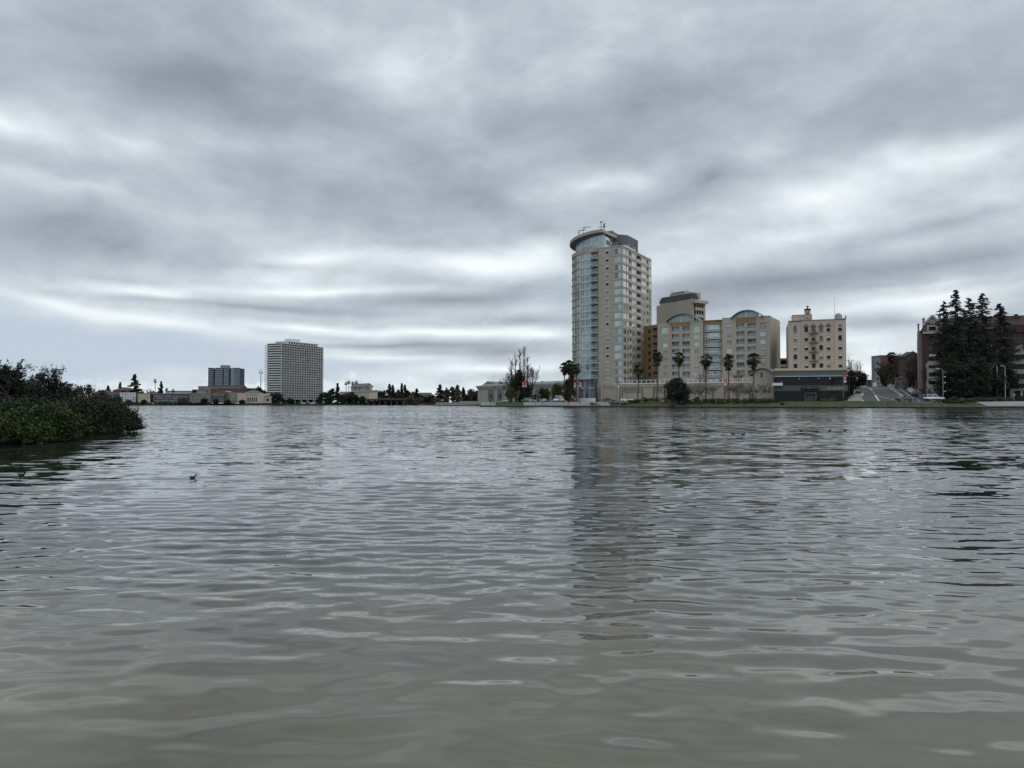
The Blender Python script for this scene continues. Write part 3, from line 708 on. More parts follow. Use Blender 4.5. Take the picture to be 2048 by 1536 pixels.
# ---------------------------------------------------------------- arched condominium block
def condo():
    R_ = Vector((PX(1541, 275), 275)); L_ = R_-Vector((ux, uy))*41.6
    b = Bld('arched_condo_block', 'tan eight storey condo block with two glazed arched roofs and an ochre middle bay', 'apartment building', L_, R_, 1.9, 20)
    W_ = b.W; U = lambda px: b.U(px, 0, 700); Ht = 30.3
    rows = [b.Z(745.6, W_)+k*2.84 for k in range(7)]; zb = 5
    cols = {'A': (1326, 1335, 1323.5, 1336.5), 'D': (1388.5, 1398, 1387.5, 1399.8), 'E': (1453.5, 1463.7, 1452.3, 1464.7), 'H': (1520.5, 1531.5, 1519.7, 1533)}
    bal = {'B': (1343.5, 1358.5), 'C': (1364.7, 1380), 'F': (1473, 1489), 'G': (1495.5, 1512)}
    rs = random.Random(5); ops = []; wins = []
    for k, z in enumerate(rows):
        top = k == 6
        for q, (p0, p1, t0, t1) in cols.items():
            a0, a1 = (U(t0), U(t1)) if top else (U(p0), U(p1)); h = 2.4 if top else 1.55; zc2 = z-.1
            ops.append((a0, a1, zc2-h/2, zc2+h/2)); g = rs.choice([G_teal, G_dark, G_tealp, G_dark, G_dark])
            b.add('window', win(a1-a0, h, 3 if top else 2, 3 if top else 2, M_white, g, .09, rs.choice([0, 0, .3])), 'f', a0, zc2-h/2, .15, 3)
        for q, (p0, p1) in bal.items():
            a0, a1 = U(p0), U(p1); h = 2.25; ops.append((a0, a1, z-1.15, z-1.15+h, 1.3))
            mb = MB(); w = a1-a0; mb.box(0, w, 1.2, 1.28, 0, h, 1)
            for x in (0, .16, .33, .5, .67, .84, 1): mb.box(w*x-.05, w*x+.05, 1.1, 1.2, 0, h, 0)
            mb.box(0, w, 1.1, 1.2, h*.72, h*.72+.08, 0); mb.box(0, w, 1.1, 1.2, h-.12, h, 0)
            b.add('balcony_door', mb.bm('balcony_door', [M_white, rs.choice([G_dark, G_dark, G_black, G_teal])]), 'f', a0, z-1.15, 0, 2)
            mb = railing(a1-a0, 1.0, bars=9); mb.box(0, w, -.02, .02, .1, .5, 1); b.add('balcony', mb.bm('balcony', [M_white, mat('balcony_glass', (.20, .25, .26), .1, 1, .1, .3)]), 'f', a0, z-1.15, .1, 2)
    oc0, oc1 = U(1406.4), U(1444.7)
    mb = MB()
    facade(mb, b.Tf(), 0, oc0, zb, Ht, [o for o in ops if o[1] < oc0], .25)
    facade(mb, b.Tf(), oc1, W_, zb, Ht+.5, [o for o in ops if o[0] > oc1], .25)
    # grooved right flank
    for i in range(5): mb.box(W_, W_+.10, .3+4*i, 3.9+4*i, zb, Ht+.5-.5*i)
    mb.face([(W_, 0, 0), (W_, 20, 0), (W_, 20, Ht+.5), (W_, 0, Ht+.5)]); mb.face([(0, 0, zb), (0, 20, zb), (0, 20, Ht), (0, 0, Ht)])
    mb.face([(0, .02, Ht-.1), (W_, .02, Ht-.1), (W_, 20, Ht-.1), (0, 20, Ht-.1)])
    mb.face([(0, 20, zb), (W_, 20, zb), (W_, 20, Ht), (0, 20, Ht)])
    mb.build('wall', M_tan, b.e)
    mb = MB()
    mb.box(0, oc0, -.1, .0, Ht-.12, Ht+.12); mb.box(oc1, W_+.12, -.1, 0, Ht+.38, Ht+.62)
    for q, (p0, p1, t0, t1) in cols.items(): a0, a1 = U(t0)-.3, U(t1)+.3; mb.box(a0, a1, -.18, 0, rows[6]+1.15, rows[6]+1.4)
    mb.build('cornice', M_tan2, b.e)
    # middle ochre bay
    mb = MB(); so = []; c0, c1 = U(1411.5), U(1439.5)
    for z in rows:
        for p0, p1 in ((1407.8, 1410.8), (1440.6, 1443.6)): so.append((U(p0), U(p1), z-.6, z+.6)); b.add('window', win(U(p1)-U(p0), 1.2, 1, 1, M_white, G_dark), 'f', U(p0), z-.6, .5, 1)
    T = b.Tf(.4); facade(mb, T, oc0, oc1, zb, Ht+.1, so, .2)
    mb.face([(oc0, 0, zb), (oc0, .4, zb), (oc0, .4, Ht), (oc0, 0, Ht)]); mb.face([(oc1, 0, zb), (oc1, .4, zb), (oc1, .4, Ht), (oc1, 0, Ht)])
    mb.box(U(1340), U(1381.5), -.03, -.004, rows[6]+1.3, Ht-.15); mb.box(U(1472), U(1513), -.03, -.004, rows[6]+1.3, Ht+.3)
    mb.build('ochre_wall', M_ochre, b.e)
    w = c1-c0
    for k, z in enumerate(rows+[rows[0]-2.84]):
        mb = MB(); n = 8; P = [(w*i/n, -.9*sin(pi*i/n)-.1) for i in range(n+1)]
        for (x0, y0), (x1, y1) in zip(P, P[1:]):
            mb.face([(x0, y0, 0), (x1, y1, 0), (x1, y1, 2.05), (x0, y0, 2.05)], 1)
            mb.box(x0-.06, x0+.06, y0-.06, y0+.04, 0, 2.1, 0)
            for zz in (0.0, .7, 1.98): mb.mesh([(x0, y0-.06, zz), (x1, y1-.06, zz), (x1, y1+.04, zz), (x0, y0+.04, zz), (x0, y0-.06, zz+.1), (x1, y1-.06, zz+.1), (x1, y1+.04, zz+.1), (x0, y0+.04, zz+.1)], [(0, 1, 5, 4), (4, 5, 6, 7), (3, 2, 1, 0)], 0)
        g = rs.choice([G_dark, G_teal, G_tealp, G_dark])
        b.add('bay_window', mb.bm('bay_window', [M_white, g]), 'f', c0, z-1.1, .35, 3)
        mb = MB(); P = [(-.8+(w+1.6)*i/n, -1.7*sin(pi*i/n)+.3) for i in range(n+1)]; mb.prism(P, -.12, .05)
        for (x0, y0), (x1, y1) in zip(P, P[1:]): mb.mesh([(x0, y0, .95), (x1, y1, .95), (x1, y1, 1.03), (x0, y0, 1.03)], [(0, 1, 2, 3)]); mb.mesh([(x0, y0, .25), (x1, y1, .25), (x1, y1, .6), (x0, y0, .6)], [(0, 1, 2, 3)], 1); mb.box(x0-.03, x0+.03, y0-.03, y0+.03, .05, 1)
        b.add('balcony', mb.bm('balcony', [M_white, mat('balcony_glass', (.2, .25, .26))]), 'f', c0, z-1.25, .3, 3)
    # arched glazed roofs
    for (p0, p1, pt, pb, w0, w1) in ((1332.5, 1397, 628.8, 641, 1338, 1386), (1461.5, 1527, 621.3, 634.5, 1467, 1518)):
        a0, a1 = b.U(p0, -.5, 640), b.U(p1, -.5, 640); am = (a0+a1)/2; z0, z1 = b.Z(pb, am)-.3, b.Z(pt, am); n = 22
        arc = [(a0+(a1-a0)*i/n, z0+(z1-z0)*(1-abs(2*i/n-1)**2.2)) for i in range(n+1)]
        mb = MB()
        for (x0, q0), (x1, q1) in zip(arc, arc[1:]): mb.mesh([(x, y, z+dz) for dz in (-.12, .22) for (x, y, z) in ((x0, -1.1, q0), (x1, -1.1, q1), (x1, 7, q1), (x0, 7, q0))], [(3, 2, 1, 0), (4, 5, 6, 7), (0, 1, 5, 4), (2, 3, 7, 6), (1, 2, 6, 5), (3, 0, 4, 7)])
        mb.build('arched_roof', mat('arch_metal', (.10, .13, .135), .08, 1, .45, .5), b.e)
        g0, g1 = b.U(w0, 0, 640), b.U(w1, 0, 640); mb = MB(); mbf = MB(); m_ = 14
        def zof(x): f = (x-a0)/(a1-a0); return z0+(z1-z0)*(1-abs(2*f-1)**2.2)-.12
        zbase = Ht-.1 if p0 < 1400 else Ht+.4
        for i in range(m_):
            x0, x1 = g0+(g1-g0)*i/m_, g0+(g1-g0)*(i+1)/m_
            mb.face([(x0, .1, zbase), (x1, .1, zbase), (x1, .1, max(zof(x1), zbase+.02)), (x0, .1, max(zof(x0), zbase+.02))])
            wd = .28 if i == m_//2 else .07
            mbf.box(x0-wd/2, x0+wd/2, .0, .09, zbase, max(zof(x0), zbase+.1))
        for zz in (.05, .75, 1.45, 2.1):
            z = zbase+zz; xs_ = [x for x in np.linspace(g0, g1, 60) if zof(x) > z+.05]
            if len(xs_) > 2: mbf.box(xs_[0], xs_[-1], .02, .08, z, z+.08)
        o = mb.build('arch_glass', G_teal, b.e); mbf.build('arch_frame', M_white, o)
        mb = MB(); mb.box(a0+1.5, a1-1.5, .2, 6.5, Ht-.05, zbase+.3); mb.build('attic_wall', M_tan, b.e)
    b.done(); return b
condo()

# ---------------------------------------------------------------- ochre link wing between tower and condos
def link_wing():
    D = 300; b = Bld('ochre_link_wing', 'narrow ochre wing with open corner balconies between tower and arched condos', 'apartment building', (PX(1288, 306), 306), (PX(1317, 297), 297), 1.9, 14)
    W_ = b.W; Ht = b.Z(652, 2); rows = [b.Z(664, 2)-k*2.84 for k in range(7)]; mb = MB(); ops = []
    for z in rows:
        ops.append((b.U(1297), b.U(1301.5), z-.7, z+.8)); ops.append((b.U(1305.5), b.U(1315), z-1.1, z+1.1, 3.0))
    facade(mb, b.Tf(), 0, W_, 0, Ht, ops, .2); mb.face([(0, 0, Ht), (W_, 0, Ht), (W_, 14, Ht), (0, 14, Ht)]); facade(mb, b.Tl(), 0, 14, 0, Ht, [], .2); mb.face([(0, 3.2, 0), (W_, 3.2, 0), (W_, 3.2, Ht), (0, 3.2, Ht)])
    mb.build('wall', M_ochre, b.e)
    rs = random.Random(9)
    for i, z in enumerate(rows):
        o = ops[2*i]; b.add('window', win(o[1]-o[0], 1.5, 2, 2, mat('bronze_frame', (.10, .06, .03), .1, 1, .6), G_black), 'f', o[0], o[2], .12)
        o = ops[2*i+1]; w = o[1]-o[0]; mb = MB(); mb.box(.25, w, 2.8, 3.0, 0, 2.2, 1 if i < 4 else 0)
        for x in (.3, .6): mb.box(w*x-.05, w*x+.05, 2.7, 2.8, 0, 2.2, 2)
        b.add('balcony_door', mb.bm('balcony_door', [G_dark, G_sky, M_white]), 'f', o[0], o[2]); b.add('balcony', railing(w+.4, 1.0, bars=6).bm('balcony', M_white), 'f', o[0]-.2, o[2], -.1)
    b.done()
link_wing()

# ---------------------------------------------------------------- concrete apartment block with dark mansard
def concrete_block():
    D = 338; L_ = Vector((PX(1314, D+9), D+9)); R_ = Vector((PX(1385, D-9), D-9))
    b = Bld('concrete_apartment_block', 'plain beige concrete apartment block with a dark mansard roof behind the arched condos', 'apartment building', L_, R_, 2.2, 42)
    W_ = b.W; Ht = b.Z(612, 0); Vr = b.V(1411, None, 640); mb = MB(); rows = [Ht-3.9-3.0*k for k in range(12)]; ops = []
    v0, v1 = b.V(1387.5, None, 630), Vr-1
    for z in rows:
        n = 4
        for q in range(n): a = v0+(v1-v0)*q/n; ops.append((a+.3, a+(v1-v0)/n-.3, z+.1, z+2.6, 1.4))
    facade(mb, b.Tf(), 0, W_, 0, Ht, [], .2); facade(mb, b.Tr(), 0, Vr, 0, Ht, ops, .2, 0, 1)
    mb.face([(0, 0, Ht), (W_, 0, Ht), (W_, Vr, Ht), (0, Vr, Ht)])
    zz = b.Z(607, 0); mb.box(1.3, W_-1.2, .8, Vr-3, Ht, zz)
    mb.build('wall', [mat('weathered_concrete', (.345, .31, .25), .09, .12, .9, streak=True), mat('recess_dark', (.05, .045, .04), .2, 1, .9)], b.e)
    z1, z2 = zz, b.Z(595.5, 1); mb = MB(); p = [(1.0, .5), (W_-1.0, .5), (W_-1.0, Vr-3), (1.0, Vr-3)]; q = [(1.9, 1.5), (W_-1.4, 1.5), (W_-1.4, Vr-4), (1.9, Vr-4)]; mb.prism(p, z1, z2, 0, q)
    for i in range(22): x = 1.1+(W_-2.2)*i/21; mb.tube([(x, .48, z1), (x*.98+.3, 1.45, z2)], .05, 4)
    mb.build('mansard_roof', mat('mansard_metal', (.018, .024, .028), .2, .6, .5), b.e)
    u0, u1 = b.U(1346, 10, 595), b.U(1376, 10, 595); mb = MB(); mb.box(u0, u1, 8, 18, z2-.2, z2+2.4, 0); mb.box(u0+1.5, u1-.6, 7.8, 18.2, z2+2.4, z2+2.75, 0); mb.build('plant_room', M_tan, b.e)
    for px, h in ((1347, 4.5), (1379, 2.2)):
        u = b.U(px, 10, 590); mb = MB(); mb.tube([(u, 9, z2), (u, 9, z2+2.4+h*.5)], .08); mb.build('antenna', M_steel, b.e)
    for z in rows[:7]:
        for q in range(4):
            a = v0+(v1-v0)*q/4; mb = MB(); mb.box(0, (v1-v0)/4-.1, -.9, -.8, 0, 1.05, 0); mb.box(0, (v1-v0)/4-.1, -.9, .1, -.15, 0, 0); b.add('balcony', mb.bm('balcony', mat('weathered_concrete', (.345, .31, .25))), 'r', a, z, 0)
    u = W_; mb = MB(); mb.box(W_, W_+1.6, .2, Vr, Ht-1.0, Ht+.3); mb.build('parapet', mat('weathered_concrete', (.345, .31, .25)), b.e)
    mb = MB(); mb.box(-3.4, 0, 4, 14, b.Z(642, 0)-.6, b.Z(637, 0)); mb.box(-3.2, -2.9, 4.2, 4.5, 0, b.Z(642, 0)); mb.build('side_balcony', M_tan, b.e)
    b.done()
concrete_block()

# ---------------------------------------------------------------- tan hotel on a dark restaurant base
def hotel():
    b = Bld('tan_hotel', 'tan 1920s hotel of six window rows with a fire escape and small dome', 'hotel', (PX(1578.5, 262), 262), (PX(1693.5, 256.5), 256.5), 1.9, 24)
    W_ = b.W; U = lambda px: b.U(px, 0, 690); Ht = b.Z(640, 9); zb = 9.6; mb = MB()
    cs = [1590.5, 1612.7, 1627.2, 1642.3, 1657.2, 1680.2]; zr_ = [b.Z(y, W_*.5) for y in (658.6, 676.8, 695.2, 713.2, 731.8)]; ops = []; rs = random.Random(2)
    wl, wr = U(1601), U(1669.5)
    w, h = 1.15, 1.65
    for c in cs:
        for z in zr_: u = U(c); ops.append((u-w/2, u+w/2, z-h/2, z+h/2))
    facade(mb, b.Tf(-.35), 0, wl, zb, Ht-.3, [o for o in ops if o[1] < wl], .25)
    facade(mb, b.Tf(), wl, wr, zb, Ht, [o for o in ops if wl < o[0] < wr], .25)
    facade(mb, b.Tf(-.35), wr, W_, zb, Ht, [o for o in ops if o[0] > wr], .25)
    for x in (wl, wr): mb.face([(x, -.35, zb), (x, 0, zb), (x, 0, Ht), (x, -.35, Ht)])
    mb.face([(W_, -.35, 0), (W_, 24, 0), (W_, 24, Ht), (W_, -.35, Ht)]); mb.face([(0, -.35, 0), (0, 24, 0), (0, 24, Ht-.3), (0, -.35, Ht-.3)])
    mb.face([(0, 0, Ht-.5), (W_, 0, Ht-.5), (W_, 24, Ht-.5), (0, 24, Ht-.5)]); mb.face([(0, 24, 0), (W_, 24, 0), (W_, 24, Ht), (0, 24, Ht)])
    M_h = mat('hotel_stucco', (.42, .35, .28), .09, .1, .85, streak=True); mb.build('wall', M_h, b.e)
    mb = MB(); mb.box(-.15, wl+.05, -.6, -.1, Ht-.35, Ht-.02); mb.box(wl, wr, -.12, .2, Ht-.1, Ht+.12); mb.box(wr-.05, W_+.12, -.6, -.1, Ht-.05, Ht+.25); mb.box(W_-.1, W_+.12, -.1, 24, Ht-.05, Ht+.25); mb.build('cornice', mat('grey_cornice', (.16, .145, .13), .1, 1, .8), b.e)
    M_fr = mat('dark_sash', (.06, .05, .045), .1, 1, .6)
    for i, c in enumerate(cs):
        for k, z in enumerate(zr_):
            u = U(c); dd = -.35 if i in (0, 5) else 0
            o = put('window', win(w, h, 1, 2, M_fr, rs.choice([G_dark, G_black, G_black]), .07, rs.choice([0, 0, .45, .3])), b.e, (u-w/2, .12+dd, z-h/2))
            mb = MB(); mb.box(-.1, w+.1, -.32, -.08, -.16, 0); put('sill', mb.bm('sill', M_h), o)
            if k == 0 and 0 < i < 5:
                mb = MB(); P = [(-.25, 0), (w+.25, 0), (w+.25, .35), (w*.7, .75), (w*.55, 1.25), (w*.45, 1.25), (w*.3, .75), (-.25, .35)]
                n = len(P); mb.mesh([(x, y, z2) for y in (-.22, .1) for x, z2 in P], [tuple(range(n)), tuple(range(n, 2*n))[::-1]]+[(a, n+a, n+(a+1) % n, (a+1) % n) for a in range(n)])
                put('window_hood', mb.bm('window_hood', mat('hood_stone', (.12, .12, .125), .15, 1, .8)), b.e, (u-w/2, 0, z+h/2+.05))
    for c in (1590.5, 1680.2):
        u = U(c); mb = MB(); mb.tube([(u, -.48, Ht-2.0), (u, -.36, Ht-2.0)], .42, 10); mb.build('roundel', mat('hood_stone', (.12, .12, .125)), b.e)
    # fire escape
    for y in (666.5, 685.3, 704, 722.6):
        u0, u1 = U(1618.5), U(1636.5); z = b.Z(y, 9); mb = MB(); mb.box(0, u1-u0, -1.1, 0, -.06, .04); 
        for i in range(13): x = (u1-u0)*i/12; mb.box(x-.015, x+.015, -1.1, -1.07, .0, .95)
        mb.box(0, u1-u0, -1.12, -1.06, .92, .97)
        mb.tube([(u1-u0-.9, -.5, 0), (u1-u0-2.3, -.5, 2.9)], .05, 4); mb.tube([(u1-u0-.6, -.5, 0), (u1-u0-2.0, -.5, 2.9)], .04, 4)
        mb.build('fire_escape', mat('rusty_iron', (.09, .05, .04), .2, 2, .7), b.e, loc=(u0, 0, z))
    # roof structures
    q = lambda px, v, py=620: b.U(px, v, py)
    mb = MB(); a0, a1 = q(1585, 3), q(1624, 3); z1 = b.Z(630.5, 5, 3); mb.box(a0, a1, 3, 12, Ht-.6, z1); mb.box(a0-.1, a1+.1, 2.9, 12, z1, z1+.25)
    a2, a3 = q(1610, 2.8), q(1621, 2.8); z2 = b.Z(621, 5, 3); mb.box(a2, a3, 2.7, 6, z1-1, z2); mb.build('roof_house', M_h, b.e)
    am = (a2+a3)/2; zc3 = b.Z(618.6, 5, 3); mb = MB(); mb.prism([(a2-.1, 2.6), (a3+.1, 2.6), (a3+.1, 6.1), (a2-.1, 6.1)], z2, zc3+.15, 0); mb.tube([(am, 4, zc3), (am, 4, b.Z(613, 5, 3))], [.28, .14], 8); mb.box(am-.45, am+.45, 3.5, 4.5, zc3+1.0, zc3+1.2); mb.build('bell_tower_cap', mat('black_iron', (.012, .012, .013), .1, 1, .6), b.e)
    mb = MB(); mb.tube([(am, 2.72, z2-1.2), (am, 2.66, z2-1.2)], .5, 12); mb.build('roundel', mat('hood_stone', (.12, .12, .125)), b.e)
    d0, d1 = q(1670, 1, 630), q(1686, 1, 630); dm = (d0+d1)/2; rr = (d1-d0)/2; zd = b.Z(634, 15, 1); mb = MB(); mb.prism([(dm+rr*cos(t), 3+rr*sin(t)) for t in np.linspace(0, 2*pi, 16, endpoint=False)], Ht-.5, zd)
    mb.build('dome_drum', M_h, b.e); mb = MB(); n = 12; zt = b.Z(625, 15, 1)
    for j in range(6):
        t0, t1 = pi/2*j/6, pi/2*(j+1)/6
        for i in range(n): A_, B_ = 2*pi*i/n, 2*pi*(i+1)/n; mb.face([(dm+rr*cos(t)*cos(a), 3+rr*cos(t)*sin(a), zd+(zt-zd)*sin(t)) for t, a in ((t0, A_), (t0, B_), (t1, B_), (t1, A_))])
    mb.build('dome', mat('dome_slate', (.20, .215, .22), .15, 1, .6), b.e)
    u = q(1669, 1, 600); mb = MB(); mb.tube([(u, 1, Ht-.5), (u, 1, b.Z(592, u, 1))], [.1, .04]); mb.build('flagpole', M_wmetal, b.e)
    u = q(1691, 1, 634); mb = MB(); mb.tube([(u, .5, Ht), (u, .5, Ht+.8), (u, .5, Ht+.81), (u, .5, Ht+1.1)], [.12, .12, .3, .3]); mb.build('vent_pipe', M_steel, b.e)
    for px in (1579.5, 1690): u = q(px, .5, 630); mb = MB(); mb.tube([(u, .4, Ht-.3), (u, .4, Ht+2.2)], .035, 4); mb.build('antenna', M_wmetal, b.e)
    b.done()
hotel()
def restaurant():
    b = Bld('lakefront_restaurant', 'low dark glass restaurant base with grey fascia in front of the tan hotel', 'restaurant', (PX(1549.5, 254), 254), (PX(1696, 247.5), 247.5), 1.9, 10)
    W_ = b.W; U = lambda px: b.U(px, 0, 780); Z = lambda y: b.Z(y, W_*.6); Mg = mat('grey_fascia', (.085, .088, .084), .08, .3, .7); mb = MB()
    zt, z1, z2, z3 = Z(741), Z(752), Z(771), Z(782); dd = .5
    mb.box(0, W_, 2.2, 10, 0, zt-.4, 0); mb.build('core_wall', mat('dark_wall', (.012, .012, .013), .2, 1, .6), b.e)
    mb = MB(); mb.box(0, W_, 0, 2.2, z1, zt, 0)
    for k in range(3): mb.box(0, W_, -.06, 0, z1+.15+.55*k, z1+.4+.55*k, 0)
    mb.build('upper_fascia', mat('band_fascia', (.12, .125, .125), .12, .3, .7), b.e)
    mb = MB(); mb.box(-.1, W_+.2, -.3, 10, zt, zt+.22); mb.box(W_*.0, W_, .3, 6, zt+.22, Z(735.5), 0); mb.build('roof_edge', M_tan2, b.e)
    mb = MB(); mb.box(-.1, W_+.1, -.25, 0, z1-.12, z1+.05); mb.build('canopy_edge', M_wmetal, b.e)
    mb = MB(); mb.box(.3, W_-.2, .35, .45, z2, z1); mb.build('dining_window', G_black, b.e)
    mb = MB()
    for i in range(13): x = .3+(W_-.5)*i/12; mb.box(x-.05, x+.05, .25, .36, z2, z1)
    mb.build('mullion', mat('dark_wall', (.012, .012, .013)), b.e)
    for px, py in ((1563, 764), (1599.5, 758), (1637.7, 757.5), (1660, 756.5), (1660.5, 758.5)):
        mb = MB(); mb.tube([(0, 0, 0), (0, 0, .18)], .09, 6); mb.build('ceiling_lamp', mat('warm_lamp', (.8, .8, .7), 0, emit=((1, .9, .7), .35)), b.e, loc=(U(px), .3, Z(py)))
    mb = MB(); mb.box(0, W_, -.45, 0, z3, z2, 0); mb.box(0, W_+.0, -.5, .1, z2-.1, z2+.08, 0); mb.build('sign_fascia', Mg, b.e)
    cu = bpy.data.curves.new('lettering', 'FONT'); cu.body = 'THE LAKE MERRITT'; cu.size = 1.0; cu.extrude = .02; to = bpy.data.objects.new('tmp', cu); COL.objects.link(to)
    bpy.context.view_layer.update(); me = bpy.data.meshes.new_from_object(to); COL.objects.unlink(to); me.materials.clear(); me.materials.append(mat('sign_letter', (.42, .42, .40), .05, 1, .6))
    xs_ = [v.co.x for v in me.vertices]; wd = max(xs_)-min(xs_); u0, u1 = U(1653.5), U(1690)
    o = put('lettering', me, b.e, (u0, -.5, Z(779.3))); o.rotation_euler = (pi/2, 0, 0); o.scale = ((u1-u0)/wd, 1.15, 1)
    mb = MB(); a0, a1 = U(1603), U(1637.5); mb.box(a0, a1, -1.3, -.45, Z(780.0), Z(779), 0); mb.box(a0, a1, -1.3, -.45, Z(777.5), Z(776.8), 0)
    for f in (0, .24, .26, .66, .68, 1): x = a0+(a1-a0)*f; mb.box(x-.08, x+.08, -1.25, -1.1, Z(777.5), Z(773), 0)
    for f0, f1 in ((.02, .22), (.28, .64), (.70, .98)): mb.box(a0+(a1-a0)*f0, a0+(a1-a0)*f1, -1.1, -1.0, Z(776.6), Z(773.2), 1)
    mb.box(a0, a1, -1.25, -.45, Z(773.2), Z(772.6), 0); mb.build('entrance_sign', [mat('dark_wall', (.012, .012, .013)), mat('worn_sign_panel', (.13, .135, .13), .3, 1.5, .7)], b.e)
    mb = MB(); mb.box(0, W_, .9, 1.0, 0, z3); mb.build('lower_glass', G_black, b.e)
    mb = MB(); a0, a1 = U(1608.5), U(1632.5); w = a1-a0
    for A in ((a0, a0+.4), (a1-.4, a1)): mb.box(A[0], A[1], -.6, .9, 0, Z(786.5))
    mb.box(a0, a1, -.6, .9, Z(787.5), Z(785)); mb.build('portal', Mg, b.e)
    mb = MB(); mb.box(a0+.4, a1-.4, .3, .42, 0, Z(787.5)); 
    for k in range(8): mb.box(a0+.45, a1-.45, .27, .3, .1+.35*k, .14+.35*k)
    mb.build('garage_door', mat('garage_door_grey', (.075, .08, .075), .1, 1, .7), b.e)
    for px in (1563.5, 1581, 1598, 1641, 1665, 1680): mb = MB(); mb.box(-.18, .18, .6, .95, 0, z3); mb.build('pillar', mat('dark_pillar', (.03, .031, .033), .1, 1, .7), b.e, loc=(U(px), 0, 0))
    a0 = U(1554); mb = MB(); mb.box(0, 3.2, -1.6, 0, 0, .15); mb.box(0, 3.2, -1.6, -1.5, .15, .9); mb.build('small_canopy', M_wmetal, b.e, loc=(a0-1.5, -.1, Z(771)))
    b.done()
restaurant()
def low_block():
    b = Bld('low_tan_building', 'low tan building with a dark band of windows between the condos and hotel', 'building', (PX(1553, 300), 300), (PX(1582, 300), 300), 2, 12)
    Ht = b.Z(718.5); mb = MB(); facade(mb, b.Tf(), 0, b.W, 0, Ht, [(.6, b.W-.5, b.Z(729), b.Z(720.5))], .8); mb.box(0, b.W, .8, 12, 0, Ht-.1); mb.box(0, b.W, -.3, .2, Ht, Ht+.4); mb.build('wall', M_tan, b.e)
    mb = MB(); mb.box(.6, b.W-.5, .7, .78, b.Z(729), b.Z(720.5)); mb.build('window', G_black, b.e)
    mb = MB(); mb.box(0, b.W, -.3, 0, b.Z(737), b.Z(734)); mb.build('awning', mat('maroon_awning', (.10, .03, .02), .1, 1, .8), b.e)
    b.done()
low_block()
# ---------------------------------------------------------------- far shore and side street buildings
def P2(px, D): return (PX(px, D), D)
def slab_tower():
    b = Bld('balcony_slab_tower', 'tall white gridded apartment slab with balconies on every floor, right beside the far shore', 'apartment tower', P2(561, 700), P2(643, 752), 1.5, 17)
    W_ = b.W; Dp = 16; zt = b.Z(686.5); zb = b.Z(798.2); n = 23; ph = (zt-zb)/n
    Mw = mat('slab_white', (.55, .55, .54), .06, .1, .7); Mr = mat('dark_glass_recess', (.035, .04, .042), .3, .15, .5); Mc = mat('slab_grey', (.37, .375, .365), .08, .1, .8)  # core is the dark glass wall set back behind the balconies
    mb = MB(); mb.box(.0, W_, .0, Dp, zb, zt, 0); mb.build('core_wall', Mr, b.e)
    mb = MB(); mb.box(3, W_-3, 3, Dp-3, 0, zb); mb.build('entrance_hall', mat('dark_wall', (.012, .012, .013)), b.e)
    for i in range(7): mb = MB(); x = 1+(W_-2)*i/6; mb.box(-.6, .6, 0, Dp, 0, zb); mb.build('column', Mw, b.e, loc=(x, 0, 0))
    nb = 17
    for k in range(n+1):
        z = zb+ph*k
        mb = MB()
        mb.box(-1.2, W_+1.6, -1.5, Dp, z-.20, z+.05, 0)
        if k < n:
            mb.box(-.1, W_+.2, -1.5, -1.42, z+.42, z+.75, 1)
            mb.box(-3.2, -1.2, -1.0, Dp+2.4, z-.22, z+.75, 0) if False else mb.box(-1.9, -1.2, -1.5, Dp+1.5, z-.25, z+.82, 0)
            mb.box(W_+1.6, W_+3.0, 0, 9, z-.25, z+.80, 0)
            for i in range(nb+1): x = W_*i/nb; mb.box(x-.22, x+.22, -1.35, -.02, z+.05, z+ph-.20, 1)
            rs = random.Random(k)
            for i in range(nb):
                x = W_*i/nb
                if i >= nb-3 and rs.random() < .55: mb.box(x+.3, x+2.6, -.12, -.03, z+.7, z+ph-.3, 2)
                else: mb.box(x+.3, x+1.1, -.1, -.03, z+.1, z+ph-.3, 1)
        mb.build('balcony_floor', [Mw, Mc, mat('lit_reflection_glass', (.5, .52, .52), .1, 1, .1, .8)], b.e)
    mb = MB(); mb.box(10, W_-6, .5, Dp-1, zt, b.Z(690.5, W_/2)+2.0, 0); mb.build('penthouse', Mw, b.e)
    mb = MB(); mb.box(9, W_-5, -.6, Dp, b.Z(690.5, W_/2)+2.0, b.Z(690.5, W_/2)+2.6, 0); mb.build('penthouse_roof', Mw, b.e)
    for i in range(12): x = 11+(W_-19)*i/11; mb = MB(); mb.box(0, 1.7, .38, .49, zt+.3, zt+1.7); b.add('window', mb.bm('window', G_black), 'f', x, 0)
    u0, u1 = b.U(579.5, 5, 680), b.U(597, 5, 680); mb = MB(); mb.box(u0, u1, 3, 11, zt+2, b.Z(677.5, u0, 5)); mb.build('plant_room', Mw, b.e)
    b.done()
slab_tower()
